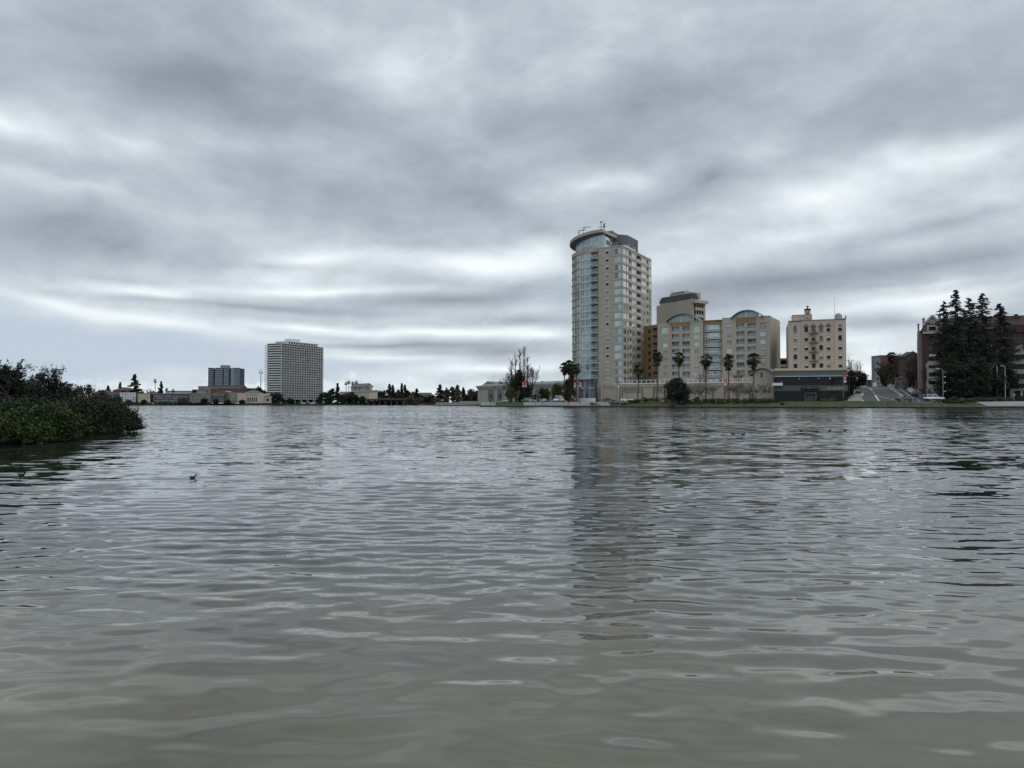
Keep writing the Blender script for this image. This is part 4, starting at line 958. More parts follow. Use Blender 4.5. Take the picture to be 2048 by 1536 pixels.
def blue_tower():
    b = Bld('blue_grey_tower', 'blue grey apartment tower of four vertical bays rising behind the long brick block', 'apartment tower', P2(416, 1400), P2(479, 1400), 2, 25)
    W_ = b.W; zt = b.Z(735.4); mb = MB(); segs = [(416, 426.3, 0), (430, 444.8, 1), (447.5, 457, 1), (461.5, 479, 1)]
    mb.box(0, W_, 1.5, 25, 0, zt-1); mb.build('core_wall', mat('navy_recess', (.03, .045, .075), .1, .1, .7), b.e)
    ms = [mat('sage_cladding', (.13, .155, .145), .05, .1, .8), mat('blue_grey_cladding', (.19, .215, .25), .05, .1, .7)]
    for i, (p0, p1, k) in enumerate(segs):
        u0, u1 = b.U(p0), b.U(p1); ops = []; n = 14; ph = (zt-12)/n
        for j in range(n):
            z = 12+ph*j; m0 = .5 if i != 3 else 6
            ops.append((u0+m0, u1-.6, z+.3, z+ph-1.1))
        mb = MB(); facade(mb, b.Tf(), u0, u1, 0, zt, ops, 1.0); mb.box(u0, u1, .3, 1.5, zt-.5, zt-.01)
        for o in ops: mb.box(o[0], o[1], .5, .6, o[2], o[2]+.7, 1)
        mb.build('wall_bay', [ms[k], mat('pale_balcony_front', (.33, .36, .40), .1, .2, .7)], b.e)
    mb = MB(); mb.box(b.U(438.5), b.U(455), 4, 14, zt-1, b.Z(730)); mb.build('plant_room', mat('blue_grey_cladding', (.19, .215, .25)), b.e)
    b.done()
blue_tower()
_wc = {}
def simple(name, label, cat, p0, p1, yt, D, col, nx=3, ny=3, depth=14, roof='flat', rcol=(.05, .04, .035), wf=(.5, .5), band=None, yb=805.5, z0=1.6, D2=None, side=True, fr=None, margin=.06, bfrac=.5, group=None, glass=None, top_m=.12, yr=None):
    b = Bld(name, label, cat, P2(p0, D), P2(p1, D2 or D), z0, depth, group)
    W_ = b.W; Ht = b.Z(yt); zb = .3; M = mat('wall_%02x%02x%02x' % tuple(int(c*255) for c in col), col, .08, .15, .85, streak=True)
    ops = []; bw = W_*(1-2*margin)/max(nx, 1); rh = (Ht*(1-top_m)-zb)/max(ny, 1); rs = random.Random(int(p0*7))
    gm = glass or [G_black, G_black, G_dark]
    for i in range(nx):
        for j in range(ny):
            a = W_*margin+bw*(i+.5-wf[0]/2); z = zb+rh*(j+.5-wf[1]/2); ops.append((a, a+bw*wf[0], z, z+rh*wf[1]))
            b.add('window', win(bw*wf[0], rh*wf[1], 1, 1, fr or M_white, rs.choice(gm), .06), 'f', a, z, .1, 1+j*.01)
    so = []
    if side and depth > 6:
        ns = max(1, int(depth/4))
        for i in range(ns):
            for j in range(ny): z = zb+rh*(j+.3); so.append((depth*(i+.3)/ns, depth*(i+.65)/ns, z, z+rh*.45))
    mb = MB(); facade(mb, b.Tf(), 0, W_, 0, Ht, ops, .3)
    for T in (b.Tr(), b.Tl()): facade(mb, T, 0, depth, 0, Ht, so, .2)
    mb.box(.25, W_-.25, .35, depth-.05, 0, Ht-.05); mb.face([(0, 0, Ht), (W_, 0, Ht), (W_, depth, Ht), (0, depth, Ht)])
    mb.build('wall', M, b.e)
    R_ = mat('roof_%02x%02x%02x' % tuple(int(c*255) for c in rcol), rcol, .2, .5, .85)
    h2 = (b.Z(yr)-Ht) if yr else W_*.15
    if roof == 'flat': mb = MB(); mb.box(-.25, W_+.25, -.3, depth, Ht, Ht+.35); mb.build('parapet', R_, b.e)
    elif roof == 'hip': mb = MB(); o = .6; q = min(W_, depth)*.42; mb.prism([(-o, -o), (W_+o, -o), (W_+o, depth+o), (-o, depth+o)], Ht, Ht+h2, 0, [(q, q), (W_-q, q), (W_-q, depth-q), (q, depth-q)]); mb.build('roof', R_, b.e)
    elif roof == 'gable':
        o = .5; mb = MB(); A = [(-o, -o, Ht-.2), (W_/2, -o, Ht+h2), (W_+o, -o, Ht-.2), (-o, depth, Ht-.2), (W_/2, depth, Ht+h2), (W_+o, depth, Ht-.2)]
        mb.mesh(A+[(x, y, z+.3) for x, y, z in A], [(0, 1, 4, 3), (1, 2, 5, 4), (6, 9, 10, 7), (7, 10, 11, 8), (0, 6, 7, 1), (1, 7, 8, 2), (0, 3, 9, 6), (2, 8, 11, 5)]); mb.build('roof', R_, b.e)
        mb = MB(); mb.face([(0, 0, Ht), (W_, 0, Ht), (W_/2, 0, Ht+h2)]); mb.build('gable_wall', M, b.e)
    elif roof == 'side':   # ridge along the front
        o = .5; mb = MB(); mb.prism([(-o, -o), (W_+o, -o), (W_+o, depth+o), (-o, depth+o)], Ht, Ht+h2, 0, [(-o, depth*.5), (W_+o, depth*.5), (W_+o, depth*.5+.1), (-o, depth*.5+.1)]); mb.build('roof', R_, b.e)
    if band:
        for j in range(ny):
            z = zb+rh*j; mb = MB(); mb.box(0, W_, -1.4, -.02, z-.12, z+.08, 0); mb.box(0, W_, -1.4, -1.32, z+.08, z+rh*.33, 0)
            for i in range(nx+1): mb.box(W_*i/nx-.1, W_*i/nx+.1, -1.38, -.02, z+.08, z+rh-.12, 0)
            mb.build('balcony', band, b.e)
    b.done(); return b
pal = dict(tan=(.25, .225, .185), cream=(.36, .33, .24), white=(.50, .52, .54), brown=(.085, .062, .05), grey=(.19, .19, .185), dgrey=(.085, .088, .088), brick=(.12, .062, .05), red=(.16, .07, .06), pale=(.36, .35, .33), beige=(.40, .36, .29))
Mb_ = mat('balcony_grey', (.20, .205, .20), .1, .2, .8); Mbd = mat('balcony_dark', (.12, .125, .12), .1, .2, .8)
simple('house', 'brown house with a steep dark hip roof just right of the leafy island, far shore', 'house', 183, 212, 787, 600, pal['brown'], 3, 2, 16, 'hip', yr=779.5)
simple('house', 'reddish building under a wide hip roof rising behind the white apartments', 'house', 225, 256, 781, 680, pal['red'], 2, 2, 20, 'hip', yr=774.5)
simple('house', 'small maroon gabled house wedged left of the white apartments', 'house', 228, 246, 790, 590, (.11, .09, .10), 2, 2, 10, 'side', rcol=(.035, .02, .022), yr=785.5)
simple('house', 'dark roofed tan house half hidden behind the island leaves, left of the maroon house', 'house', 212, 229, 791, 595, pal['tan'], 2, 2, 10, 'side', yr=785)
simple('apartment_house', 'white three storey apartment house on the far left shore', 'apartment building', 240.5, 271.5, 785.5, 575, pal['white'], 5, 4, 14, 'flat', rcol=(.4, .42, .44), wf=(.6, .5), D2=580)
simple('house', 'narrow pale house between the white and the cream apartment houses', 'house', 272, 279, 791, 590, pal['pale'], 1, 3, 10, 'side', yr=787)
simple('apartment_house', 'cream three storey house with nine small square windows', 'apartment building', 277, 299.5, 787, 575, pal['cream'], 3, 3, 14, 'flat', rcol=(.25, .22, .16), wf=(.28, .42), D2=579)
simple('house', 'dark brown shingled house right of the cream house', 'house', 300, 309, 788.5, 592, pal['brown'], 1, 3, 12, 'side', yr=784)
simple('balcony_apartments', 'long low grey apartment building with four dark balcony rows', 'apartment building', 307, 379.5, 787.5, 580, pal['dgrey'], 9, 4, 14, 'flat', rcol=(.22, .22, .21), wf=(.72, .62), band=Mb_, D2=590)
simple('rooftop_flats', 'white set back top floor above the long balcony apartments', 'building', 331, 378, 782.3, 640, pal['pale'], 6, 1, 10, 'flat', rcol=(.05, .05, .05), wf=(.6, .4), top_m=.05)
simple('apartment_house', 'grey green four storey flats with a corner window bay, right of the long balcony apartments', 'apartment building', 380, 417.5, 786.5, 585, (.15, .155, .145), 6, 4, 14, 'flat', rcol=(.28, .28, .26), wf=(.6, .5), D2=592)
simple('apartment_block', 'tan flat roofed block stepping up behind the grey green flats', 'apartment building', 396, 420, 773, 760, (.20, .19, .165), 3, 2, 14, 'flat', rcol=(.07, .07, .06))
simple('apartment_block', 'grey stucco block with blank wall standing left of the brick block', 'apartment building', 384, 402, 780, 700, (.26, .25, .23), 4, 2, 12, 'flat')
simple('tile_roof_house', 'wide house with dark brown tiled roof under the blue grey tower', 'house', 421, 482, 777, 820, pal['tan'], 6, 1, 20, 'side', rcol=(.05, .03, .026), yr=770.5)
simple('brick_block', 'long red brick block with a row of dark windows below the blue grey tower', 'apartment building', 421, 500, 777.5, 740, pal['brick'], 13, 3, 16, 'flat', rcol=(.20, .17, .14), wf=(.5, .4), fr=mat('dark_sash', (.06, .05, .045)))
simple('roof_house', 'dark tiled house roof right of the long brick block', 'house', 484, 508, 781, 760, pal['brown'], 2, 1, 16, 'side', rcol=(.04, .025, .022), yr=776)
simple('house', 'weathered grey house with paired windows, left of the stepped tan flats', 'house', 423, 446, 792, 600, (.15, .14, .13), 4, 2, 12, 'side', rcol=(.05, .045, .045), yr=785)
simple('apartment_house', 'tan flats with a stepped gable and dark square windows', 'apartment building', 438, 460, 786, 605, (.17, .15, .135), 4, 3, 12, 'gable', rcol=(.22, .2, .18), yr=782.5, wf=(.4, .4))
simple('apartment_house', 'light tan three storey flats immediately left of the beige temple fronted hall', 'apartment building', 459, 475, 785, 600, (.22, .195, .165), 3, 3, 12, 'flat', rcol=(.2, .18, .16), wf=(.45, .4))
def temple_hall():
    b = Bld('beige_hall', 'beige hall with tall columned porch, five little windows and a low dark hip roof', 'hall', P2(475, 590), P2(520, 590), 1.6, 22); W_ = b.W; Ht = b.Z(786.8); mb = MB()
    ops = [(b.U(493), b.U(515.5), b.Z(804), b.Z(795.2))]; rs = []
    for i in range(5): u = b.U(494.8+4.9*i); ops.append((u-.5, u+.5, b.Z(791.4), b.Z(789.4)))
    facade(mb, b.Tf(), 0, W_, 0, Ht, ops, 1.0); facade(mb, b.Tr(), 0, 22, 0, Ht, [], 1); facade(mb, b.Tl(), 0, 22, 0, Ht, [], 1); mb.face([(0, 0, Ht-.1), (W_, 0, Ht-.1), (W_, 22, Ht-.1), (0, 22, Ht-.1)]); mb.build('wall', mat('hall_stucco', (.40, .355, .28), .05, .1, .85), b.e)
    mb = MB(); mb.box(.2, W_-.2, 1.0, 1.1, 0, Ht-.3); mb.build('window', G_black, b.e)
    for i in range(6): u = b.U(494+4.1*i); mb = MB(); mb.tube([(u, .4, b.Z(804)), (u, .4, b.Z(795.2))], .38, 8); mb.build('column', mat('hall_stucco', (.40, .355, .28)), b.e)
    mb = MB(); a0, a1 = b.U(480.5), b.U(512); mb.prism([(a0, 3), (a1, 3), (a1, 20), (a0, 20)], Ht, b.Z(780), 0, [(a0+5, 9), (a1-4, 9), (a1-4, 14), (a0+5, 14)]); mb.build('roof', mat('hall_roof', (.10, .09, .08), .1, .5, .9), b.e)
    b.done()
temple_hall()
simple('low_shop', 'low beige annex with a dark garage opening between the hall and the dark round tree', 'building', 520.5, 541, 792.5, 600, pal['beige'], 2, 1, 14, 'flat', rcol=(.3, .27, .22), wf=(.5, .5))
# courthouse-like hall in the trees
simple('museum_wing', 'low pale wing with tall windows left of the gabled courthouse', 'hall', 679, 703, 784, 690, pal['beige'], 5, 1, 18, 'flat', rcol=(.28, .25, .2), wf=(.35, .5))
def museum():
    b = Bld('gabled_courthouse', 'pale gabled courthouse hall with arched windows among trees on the far shore', 'hall', P2(702, 720), P2(733, 690), 1.8, 26); W_ = b.W; M = mat('courthouse_stone', (.42, .385, .32), .05, .1, .85); Ht = b.Z(774, W_)
    mb = MB(); n = 40; facade(mb, b.Tf(), 0, W_, 0, Ht, [], .3); Vr = b.V(745)
    facade(mb, b.Tr(), 0, Vr, 0, Ht-.0, [], .3); facade(mb, b.Tl(), 0, Vr, 0, Ht, [], .3); mb.face([(W_, 0, Ht), (W_, Vr, Ht), (W_, Vr*.45, Ht+3.0)]); mb.face([(0, 0, Ht), (0, Vr, Ht), (0, Vr*.45, Ht+3.0)]); mb.build('wall', M, b.e)
    mb = MB(); mb.mesh([(-.6, -.8, Ht-.1), (W_+.6, -.8, Ht-.1), (W_+.6, Vr*.45, Ht+3.1), (-.6, Vr*.45, Ht+3.1), (W_+.6, Vr+.8, Ht-.1), (-.6, Vr+.8, Ht-.1), (-.6, -.8, Ht+.25), (W_+.6, -.8, Ht+.25), (W_+.6, Vr*.45, Ht+3.5), (-.6, Vr*.45, Ht+3.5), (W_+.6, Vr+.8, Ht+.25), (-.6, Vr+.8, Ht+.25)], [(0, 1, 2, 3), (3, 2, 4, 5), (6, 9, 8, 7), (9, 11, 10, 8), (0, 6, 7, 1), (1, 7, 8, 2), (2, 8, 10, 4)]); mb.build('roof', mat('courthouse_roof', (.13, .13, .13), .1, .5, .9), b.e)
    for T, lst in ((b.Tf(), [(b.U(711), 2.6), (b.U(719.5), 3.2)]), (b.Tr(), [(b.V(735.5), 4.6)])):
        for c, w in lst:
            z0, z1 = b.Z(786), b.Z(779 if w < 4 else 777); P = [(c-w/2, z0), (c+w/2, z0)]+[(c+w/2*cos(t), z1+w/2*sin(t)*.9) for t in np.linspace(0, pi, 9)]
            mb = MB(); mb.face([T(a, -.05, z) for a, z in P]); mb.build('arched_window', mat('courthouse_window', (.16, .14, .105), .2, 1, .5), b.e)
    mb = MB(); a0 = b.U(705, -8); a1 = b.U(738, -8); mb.box(a0, a1, -8, 0, 0, b.Z(784.8)); mb.build('porch_wall', M, b.e); mb = MB(); mb.prism([(a0-.5, -8.5), (a1+.5, -8.5), (a1+.5, 0), (a0-.5, 0)], b.Z(785), b.Z(782.5), 0, [(a0+1, -6), (a1-1, -6), (a1-1, 0), (a0+1, 0)]); mb.build('porch_roof', mat('courthouse_roof', (.13, .13, .13)), b.e)
    b.done()
museum()
simple('low_annex', 'small pale building with a flat roof at the water below the courthouse', 'building', 680, 708, 800.2, 668, (.22, .21, .18), 4, 1, 8, 'flat', z0=.9, wf=(.5, .4))
simple('boat_shed', 'little pale roofed shed left of the bridge', 'shed', 722, 733, 800.5, 665, (.24, .23, .19), 1, 1, 8, 'gable', z0=.9, yr=797)
simple('apartment_block', 'blue grey modern block beyond the trees above the far lawn', 'apartment building', 838, 861, 785.8, 980, (.15, .16, .18), 6, 4, 16, 'flat', rcol=(.2, .21, .23), wf=(.45, .5))
simple('low_block', 'low flat dark block among trees right of the pointed conifers', 'building', 812, 838, 786.5, 1000, (.10, .10, .09), 5, 2, 16, 'flat', rcol=(.10, .10, .09))
def bridge():
    e = empty('channel_bridge', (PX(733, 640), 640, 0), 0, 'low dark bridge with pale railing across the channel mouth below the conifers', 'bridge'); W_ = PX(808, 640)-PX(733, 640)
    z = lambda y: PZ(y, 640); mb = MB(); mb.box(0, W_, 0, 10, z(800.5), z(798)); mb.box(0, W_, -.4, 0, z(799.6), z(798.6)); mb.build('deck', mat('bridge_concrete', (.05, .053, .055), .2, .3, .8), e)
    mb = MB(); mb.box(0, W_, 0, .2, z(796.8), z(796.4)); 
    for i in range(30): x = W_*i/29; mb.box(x-.1, x+.1, 0, .2, z(798), z(796.4))
    mb.build('railing', mat('bridge_rail', (.16, .165, .16), .1, 1, .7), e)
    for i in range(7): x = 1+(W_-2)*i/6; mb = MB(); mb.box(-.5, .5, 1, 9, -1, z(800.5)); mb.build('pier', mat('bridge_concrete', (.05, .053, .055)), e, loc=(x, 0, 0))
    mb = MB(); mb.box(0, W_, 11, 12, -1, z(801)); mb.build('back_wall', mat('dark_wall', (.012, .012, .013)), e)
bridge()
def parapet_wall():
    pts = [(PX(872, 478), 478), (PX(905, 458), 458), (-12.6, 452)]; mb = MB()
    for a, b_ in zip(pts, pts[1:]):
        mb.mesh([(a[0], a[1], .4), (b_[0], b_[1], .4), (b_[0], b_[1], 2.1), (a[0], a[1], 2.1), (a[0], a[1]+.5, .4), (b_[0], b_[1]+.5, .4), (b_[0], b_[1]+.5, 2.1), (a[0], a[1]+.5, 2.1)], [(0, 1, 2, 3), (7, 6, 5, 4), (3, 2, 6, 7), (0, 3, 7, 4), (1, 5, 6, 2)])
    tag(mb.build('balustrade', mat('pale_balustrade', (.26, .255, .24), .12, .2, .8)), 'long pale balustrade wall along the far lawn, left of the auditorium', 'wall')
parapet_wall()
# ---- auditorium
def auditorium():
    b = Bld('grey_auditorium', 'long pale grey neoclassical auditorium with arched niches behind the ivy clad trees', 'auditorium', P2(955.5, 480), P2(1150, 400), 1.9, 40); W_ = b.W; U = b.U
    M = mat('auditorium_stone', (.30, .28, .265), .07, .1, .85, streak=True); Ht = b.Z(774.2); mb = MB(); facade(mb, b.Tf(), 0, W_, 0, Ht, [], .3); facade(mb, b.Tl(), 0, 40, 0, Ht, [], .3); mb.box(.1, W_, 1, 40, 0, Ht-.3); mb.build('wall', M, b.e)
    mb = MB(); mb.box(-.9, W_, -1.0, 0, Ht-.1, Ht+.7); mb.box(-.5, W_, -.5, 0, Ht-1.2, Ht-.1); mb.build('cornice', M, b.e)
    mb = MB(); h1 = b.Z(766.2, U(985), 6); mb.prism([(0, 0), (W_, 0), (W_, 38), (0, 38)], Ht+.7, h1, 0, [(1.5, 7), (W_, 7), (W_, 34), (1.5, 34)]); mb.build('roof', mat('auditorium_roof', (.19, .175, .16), .15, .2, .9), b.e)
    mb = MB(); a0, a1, ap = U(962, 6, 770), U(992, 6, 770), U(974.5, 6, 770); zz = b.Z(763, a0, 6); poly = [(a0, Ht+.8), (a1, h1), (ap, zz)]; mb.mesh([(x, 6, z) for x, z in poly]+[(x, 30, z) for x, z in poly], [(0, 1, 2), (5, 4, 3), (1, 2, 5, 4), (0, 3, 5, 2)]); mb.build('gable', mat('auditorium_roof', (.19, .175, .16)), b.e)
    h2 = b.Z(764, U(1110), 12); mb = MB(); mb.box(U(1062, 12, 770), W_, 12, 34, h1-.5, h2); mb.build('upper_wall', M, b.e)
    for px, v in ((1084.5, 12), (1131, 4)):
        u = U(px, v, 765); mb = MB(); mb.tube([(u, v, h2-(.2 if v > 10 else 4)), (u, v, h2+(1.2 if v > 10 else -1.5))], .7, 8); mb.build('roof_vent', M_steel, b.e)
    u = U(986.8, 6, 760); mb = MB(); mb.tube([(u, 6, h1), (u, 6, b.Z(745, u, 6))], .09, 5); mb.build('mast', M_wmetal, b.e)
    Mn = mat('niche_stone', (.17, .15, .125), .15, .3, .9)
    for c in (982, 1000.2, 1018, 1036, 1055, 1075, 1096):
        u = U(c); w = U(c+5.2)-U(c-5.2); z0, z1 = .3, b.Z(787.5, u); P = [(u-w/2, z0), (u+w/2, z0)]+[(u+w/2*cos(t), z1+w/2*sin(t)) for t in np.linspace(0, pi, 13)]
        mb = MB(); P2_ = [(x, -.04, z) for x, z in P]; mb.face(P2_, 0)
        for r0, r1 in ((w/2, w/2+.5),):
            ts = np.linspace(0, pi, 13)
            for t0, t1 in zip(ts, ts[1:]): mb.mesh([(u+r*cos(t), y, z1+r*sin(t)) for y in (-.35, -.02) for r, t in ((r0, t0), (r1, t0), (r1, t1), (r0, t1))], [(0, 1, 2, 3), (1, 5, 6, 2), (0, 3, 7, 4)], 1)
        for s_ in (-1, 1): mb.box(u+s_*w/2-.3, u+s_*w/2+.3, -.35, -.0, z0, z1, 1)
        mb.box(u-w*.3, u+w*.3, -.2, -.05, z0, z1-.3, 2); mb.tube([(u, -.25, z0), (u, -.25, z0+2.2)], [.5, .25], 7, 1)
        mb.build('arched_niche', [Mn, M, mat('niche_door', (.06, .055, .05), .2, 1, .7)], b.e)
    mb = MB(); mb.box(-6, U(1040), -10, -9.6, -.2, .9); mb.build('terrace_wall', M, b.e)
    b.done()
auditorium()
# ---- brick gabled building at the right
def brick_hall():
    L = Vector((PX(1846, 262), 262)); u = Vector((.902, -.431)); R_ = L+u*33.5
    b = Bld('gabled_brick_apartments', 'tall dark red brick apartment house with stone trimmed gables behind the redwoods', 'apartment building', L, R_, 3.2, 40); W_ = b.W
    Mbk = mat('dark_brick', (.060, .031, .025), .18, .8, .9); Mst = mat('gable_stone', (.36, .33, .29), .1, .5, .85); Mrf = mat('brown_shingle', (.035, .026, .022), .2, .5, .9)
    U = lambda px: b.U(px, 0, 690); Ht = b.Z(663); ops = []; ws = []; rs = random.Random(8)
    for y, h in ((676.5, 2.0), (694.5, 2.0), (713, 2.0), (731, 2.0)):
        for p0, p1 in ((1857.5, 1873), (1884, 1893), (1905, 1916), (1928, 1938), (1950, 1961), (1975, 1985), (2000, 2010), (2031, 2046)):
            z = b.Z(y, U((p0+p1)/2)); ops.append((U(p0), U(p1), z-h/2, z+h/2)); b.add('window', win(U(p1)-U(p0), h, 3, 2, mat('stone_frame', (.13, .115, .10), .1, 1, .8), rs.choice([G_black, G_dark, G_black]), .12, rs.choice([0, 0, .5])), 'f', U(p0), z-h/2, .2, 2)
    mb = MB(); facade(mb, b.Tf(), 0, W_, 0, Ht, ops, .3)
    lo = []
    for y in (672, 690, 708, 726, 744):
        for v in (3, 9, 15, 22, 29): z = b.Z(y, 0, 5)*1.0; lo.append((v, v+1.8, z-1, z+1)); b.add('window', win(1.8, 2, 2, 2, mat('stone_frame', (.13, .115, .10)), G_black, .1), 'l', v+1.8, z-1, .2, 1)
    facade(mb, b.Tl(), 0, 40, 0, Ht, lo, .3); mb.box(.4, W_, .5, 40, 0, Ht-.1); mb.build('wall', Mbk, b.e)
    # stone bay on the left flank
    mb = MB(); mb.box(-1.2, 0, 1.5, 7.5, 3, Ht+.4); mb.build('stone_bay', mat('flank_stone', (.20, .18, .165), .1, .3, .85), b.e)
    mb = MB(); mb.prism([(-.6, -.6), (W_+1, -.6), (W_+1, 14), (-.6, 14)], Ht, b.Z(632, W_*.5, 6)-.4, 0, [(2, 6), (W_+1, 6), (W_+1, 8), (2, 8)]); mb.build('roof', Mrf, b.e)
    mb = MB(); a0, a1 = U(1846.5), U(1884); ap = U(1865.2); z0, z1 = b.Z(666), b.Z(631.5, 3); ze = b.Z(650, 3)
    poly = [(a0, z0), (a1, z0), (a1, ze), (ap, z1), (a0, ze)]; mb.mesh([(x, -.5, z) for x, z in poly]+[(x, 5, z) for x, z in poly], [(0, 1, 2, 3, 4), (1, 6, 7, 2), (2, 7, 8, 3), (3, 8, 9, 4), (4, 9, 5, 0)], 0); mb.build('gable_wall', mat('gable_grey_brick', (.10, .08, .065), .2, .8, .9), b.e)
    mb = MB()
    def bar(x0, z0_, x1, z1_, w=.45, y=-.8): 
        d = Vector((x1-x0, 0, z1_-z0_)).normalized(); n = Vector((-d.z, 0, d.x))*w/2; P = [Vector((x0, 0, z0_))-n, Vector((x1, 0, z1_))-n, Vector((x1, 0, z1_))+n, Vector((x0, 0, z0_))+n]
        mb.mesh([(p.x, yy, p.z) for yy in (y, y+.3) for p in P], [(0, 1, 2, 3), (3, 2, 6, 7), (0, 4, 5, 1), (7, 6, 5, 4), (1, 5, 6, 2), (0, 3, 7, 4)])
    bar(a0-.2, ze-.2, ap, z1+.1, .6); bar(a1+.2, ze-.2, ap, z1+.1, .6); bar(a0-.2, z0, a1, z0, .7); bar(a0+1.3, ze-2.2, a0+1.3, ze, .3)
    w0, w1, y0, y1 = U(1856.5), U(1873.5), b.Z(663.5), b.Z(653)
    for s in ((w0, y0, w1, y0), (w0, y1, w1, y1), (w0, y0, w0, y1), (w1, y0, w1, y1)): bar(*s, .4)
    bar(ap-.55, b.Z(648), ap-.55, b.Z(641.5), .25); bar(ap+.55, b.Z(648), ap+.55, b.Z(641.5), .25); bar(ap-.7, b.Z(641.5), ap+.7, b.Z(641.5), .25); bar(ap-.4, b.Z(648), ap+.4, b.Z(648), .25); bar(a0+.5, b.Z(645), a0+5.0, b.Z(645), .22); bar(ap-2.2, ze+1.1, ap+2.2, ze+1.1, .2)
    mb.build('stone_trim', Mst, b.e)
    put('window', win(w1-w0-.3, y1-y0-.3, 3, 2, Mrf, G_black), b.e, (w0+.15, -.56, y0+.15))
    for px, yt, w in ((1847, 634, .6), (1879, 628, .8), (1882, 640, .8), (1836.5, 645, .5)):
        x = b.U(px, 3, 640); mb = MB(); mb.box(x-w/2, x+w/2, 2, 3.4, Ht-1, b.Z(yt, 3)); mb.box(x-w*.75, x+w*.75, 1.8, 3.6, b.Z(yt+2, 3), b.Z(yt+1, 3)); mb.build('stone_pinnacle', mat('flank_stone', (.20, .18, .165)), b.e)
    mb = MB(); mb.box(U(2018), W_+1, -.6, 5, b.Z(663, W_), b.Z(648, W_)); mb.build('right_bay', Mbk, b.e)
    mb = MB(); x0, x1 = U(2030), U(2046); zt = b.Z(627, W_); mb.box(x0, x1, 4, 7, Ht, zt); mb.tube([(x0+.8, 5, zt), (x0+.8, 5, zt+.6)], .3); mb.tube([(x1-.8, 5, zt), (x1-.8, 5, zt+.6)], .3); mb.build('chimney', Mbk, b.e)
    b.done()
brick_hall()
def terrace_flats(label, p0, p1, D, rows, zc, Wd=None, base=None, rnd=True, u=Vector((.902, -.431))):
    L = Vector((PX(p0, D), D)); b0 = Bld('balcony_flats', label, 'apartment building', L, L+u*10, 2.0, 12); W_ = b0.U(p1); b0.W = W_; b = b0
    M = mat('flats_stucco', (.30, .275, .245), .08, .2, .85, streak=True)
    zs = [b.Z(y) for y in rows]; mb = MB(); mb.box(0, W_, 2.2, 12, 0, zs[0]-.4, 0); mb.build('core_wall', M, b.e)
    for z, zn in zip(zs, zs[1:]):
        mb = MB(); n = 10
        P = [(W_*i/n, 2.2-(1.1 if rnd else 1.5)*(1+(sin(pi*i/n) if rnd else .3))) for i in range(n+1)]
        mb.prism([(0, 2.25)]+P+[(W_, 2.25)], z-1.35, z); b.add('balcony', mb.bm('balcony', M), 'f', 0, 0, 0, 2)
        if base: mb = MB(); mb.box(0, W_*.9, 2.1, 2.19, zn, z-1.4); b.add('window', mb.bm('window', G_black), 'f', 0, 0)
        for q in (.02, .5, .97): mb = MB(); mb.box(W_*q-.2, W_*q+.2, 1.2, 2.15, zn, z-1.35); b.add('pier', mb.bm('pier', M), 'f', 0, 0)
    mb = MB(); mb.box(W_*.15 if rnd else 0, W_, .3, 2.2, -.6, zs[-1]); mb.box(W_*.15 if rnd else 0, W_, .2, 2.3, zs[-1]-.2, zs[-1]+.1); mb.build('garden_wall', mat('flats_stucco_pale', (.36, .335, .30), .06, .2, .85), b.e)
    b.done(4000)
terrace_flats('small pale apartment house with rounded stacked balconies left of the redwoods', 1857, 1891, 238, [722, 736.5, 753, 769, 776], 0, base=True)
terrace_flats('wide dim concrete apartment block with straight balcony bands behind and right of the redwoods', 1893, 2085, 243, [704, 722, 741, 760, 778], 0, base=True, rnd=False)
def entrance():
    b = Bld('garage_entrance', 'dark covered garage entrance with white notices at the right edge', 'building', P2(2021, 222), P2(2080, 219), 1.9, 6); mb = MB(); W_ = b.W; mb.box(0, W_, 0, 6, b.Z(778)-.5, b.Z(778)); mb.box(0, .9, 0, 6, -.4, b.Z(780)); mb.build('canopy', mat('entrance_grey', (.12, .115, .11), .1, .5, .8), b.e)
    mb = MB(); mb.box(.9, W_, 2, 6, -.4, b.Z(780)); mb.build('dark_wall', mat('dark_wall', (.012, .012, .013)), b.e)
    for px, y0, y1, w in ((2043.5, 784, 781, .7), (2043.5, 790, 785, .55), (2043.5, 792.5, 791.3, .3)): mb = MB(); u = b.U(px, 1.95); mb.box(u-w/2, u+w/2, 1.93, 2, b.Z(y0), b.Z(y1)); mb.build('notice', M_white, b.e)
    b.done()
entrance()
# ---- buildings up the hill street
simple('concrete_tower_block', 'grey concrete block with square openings at the top of the hill street', 'apartment building', 1750.5, 1762, 713, 430, (.17, .18, .19), 1, 6, 4, 'flat', rcol=(.14, .15, .16), wf=(.5, .5), z0=7.5)
simple('brick_apartment_block', 'red brick apartment block half hidden by bare street trees on the hill', 'apartment building', 1762, 1806, 711.5, 434, (.12, .062, .05), 6, 6, 6, 'flat', rcol=(.24, .25, .26), wf=(.35, .45), z0=7.5, fr=mat('dark_sash', (.06, .05, .045)))
simple('brown_gabled_house', 'dark brown brick house with a pointed gable left of the big gabled brick apartments', 'house', 1813, 1842, 713, 335, (.075, .045, .036), 3, 5, 6, 'gable', rcol=(.04, .03, .028), yr=704, z0=7, fr=mat('dark_sash', (.06, .05, .045)))
simple('hill_house', 'low beige house with dark windows at the foot of the grey block on the hilltop', 'house', 1731, 1751, 761, 440, (.12, .115, .105), 3, 2, 12, 'flat', rcol=(.08, .08, .08), z0=7.5)
simple('corner_shop', 'small tan corner building with a white awning beyond the hilltop crossing', 'shop', 1718, 1733, 765, 400, (.24, .19, .14), 2, 1, 10, 'flat', rcol=(.5, .5, .48), z0=7.8, wf=(.7, .5))
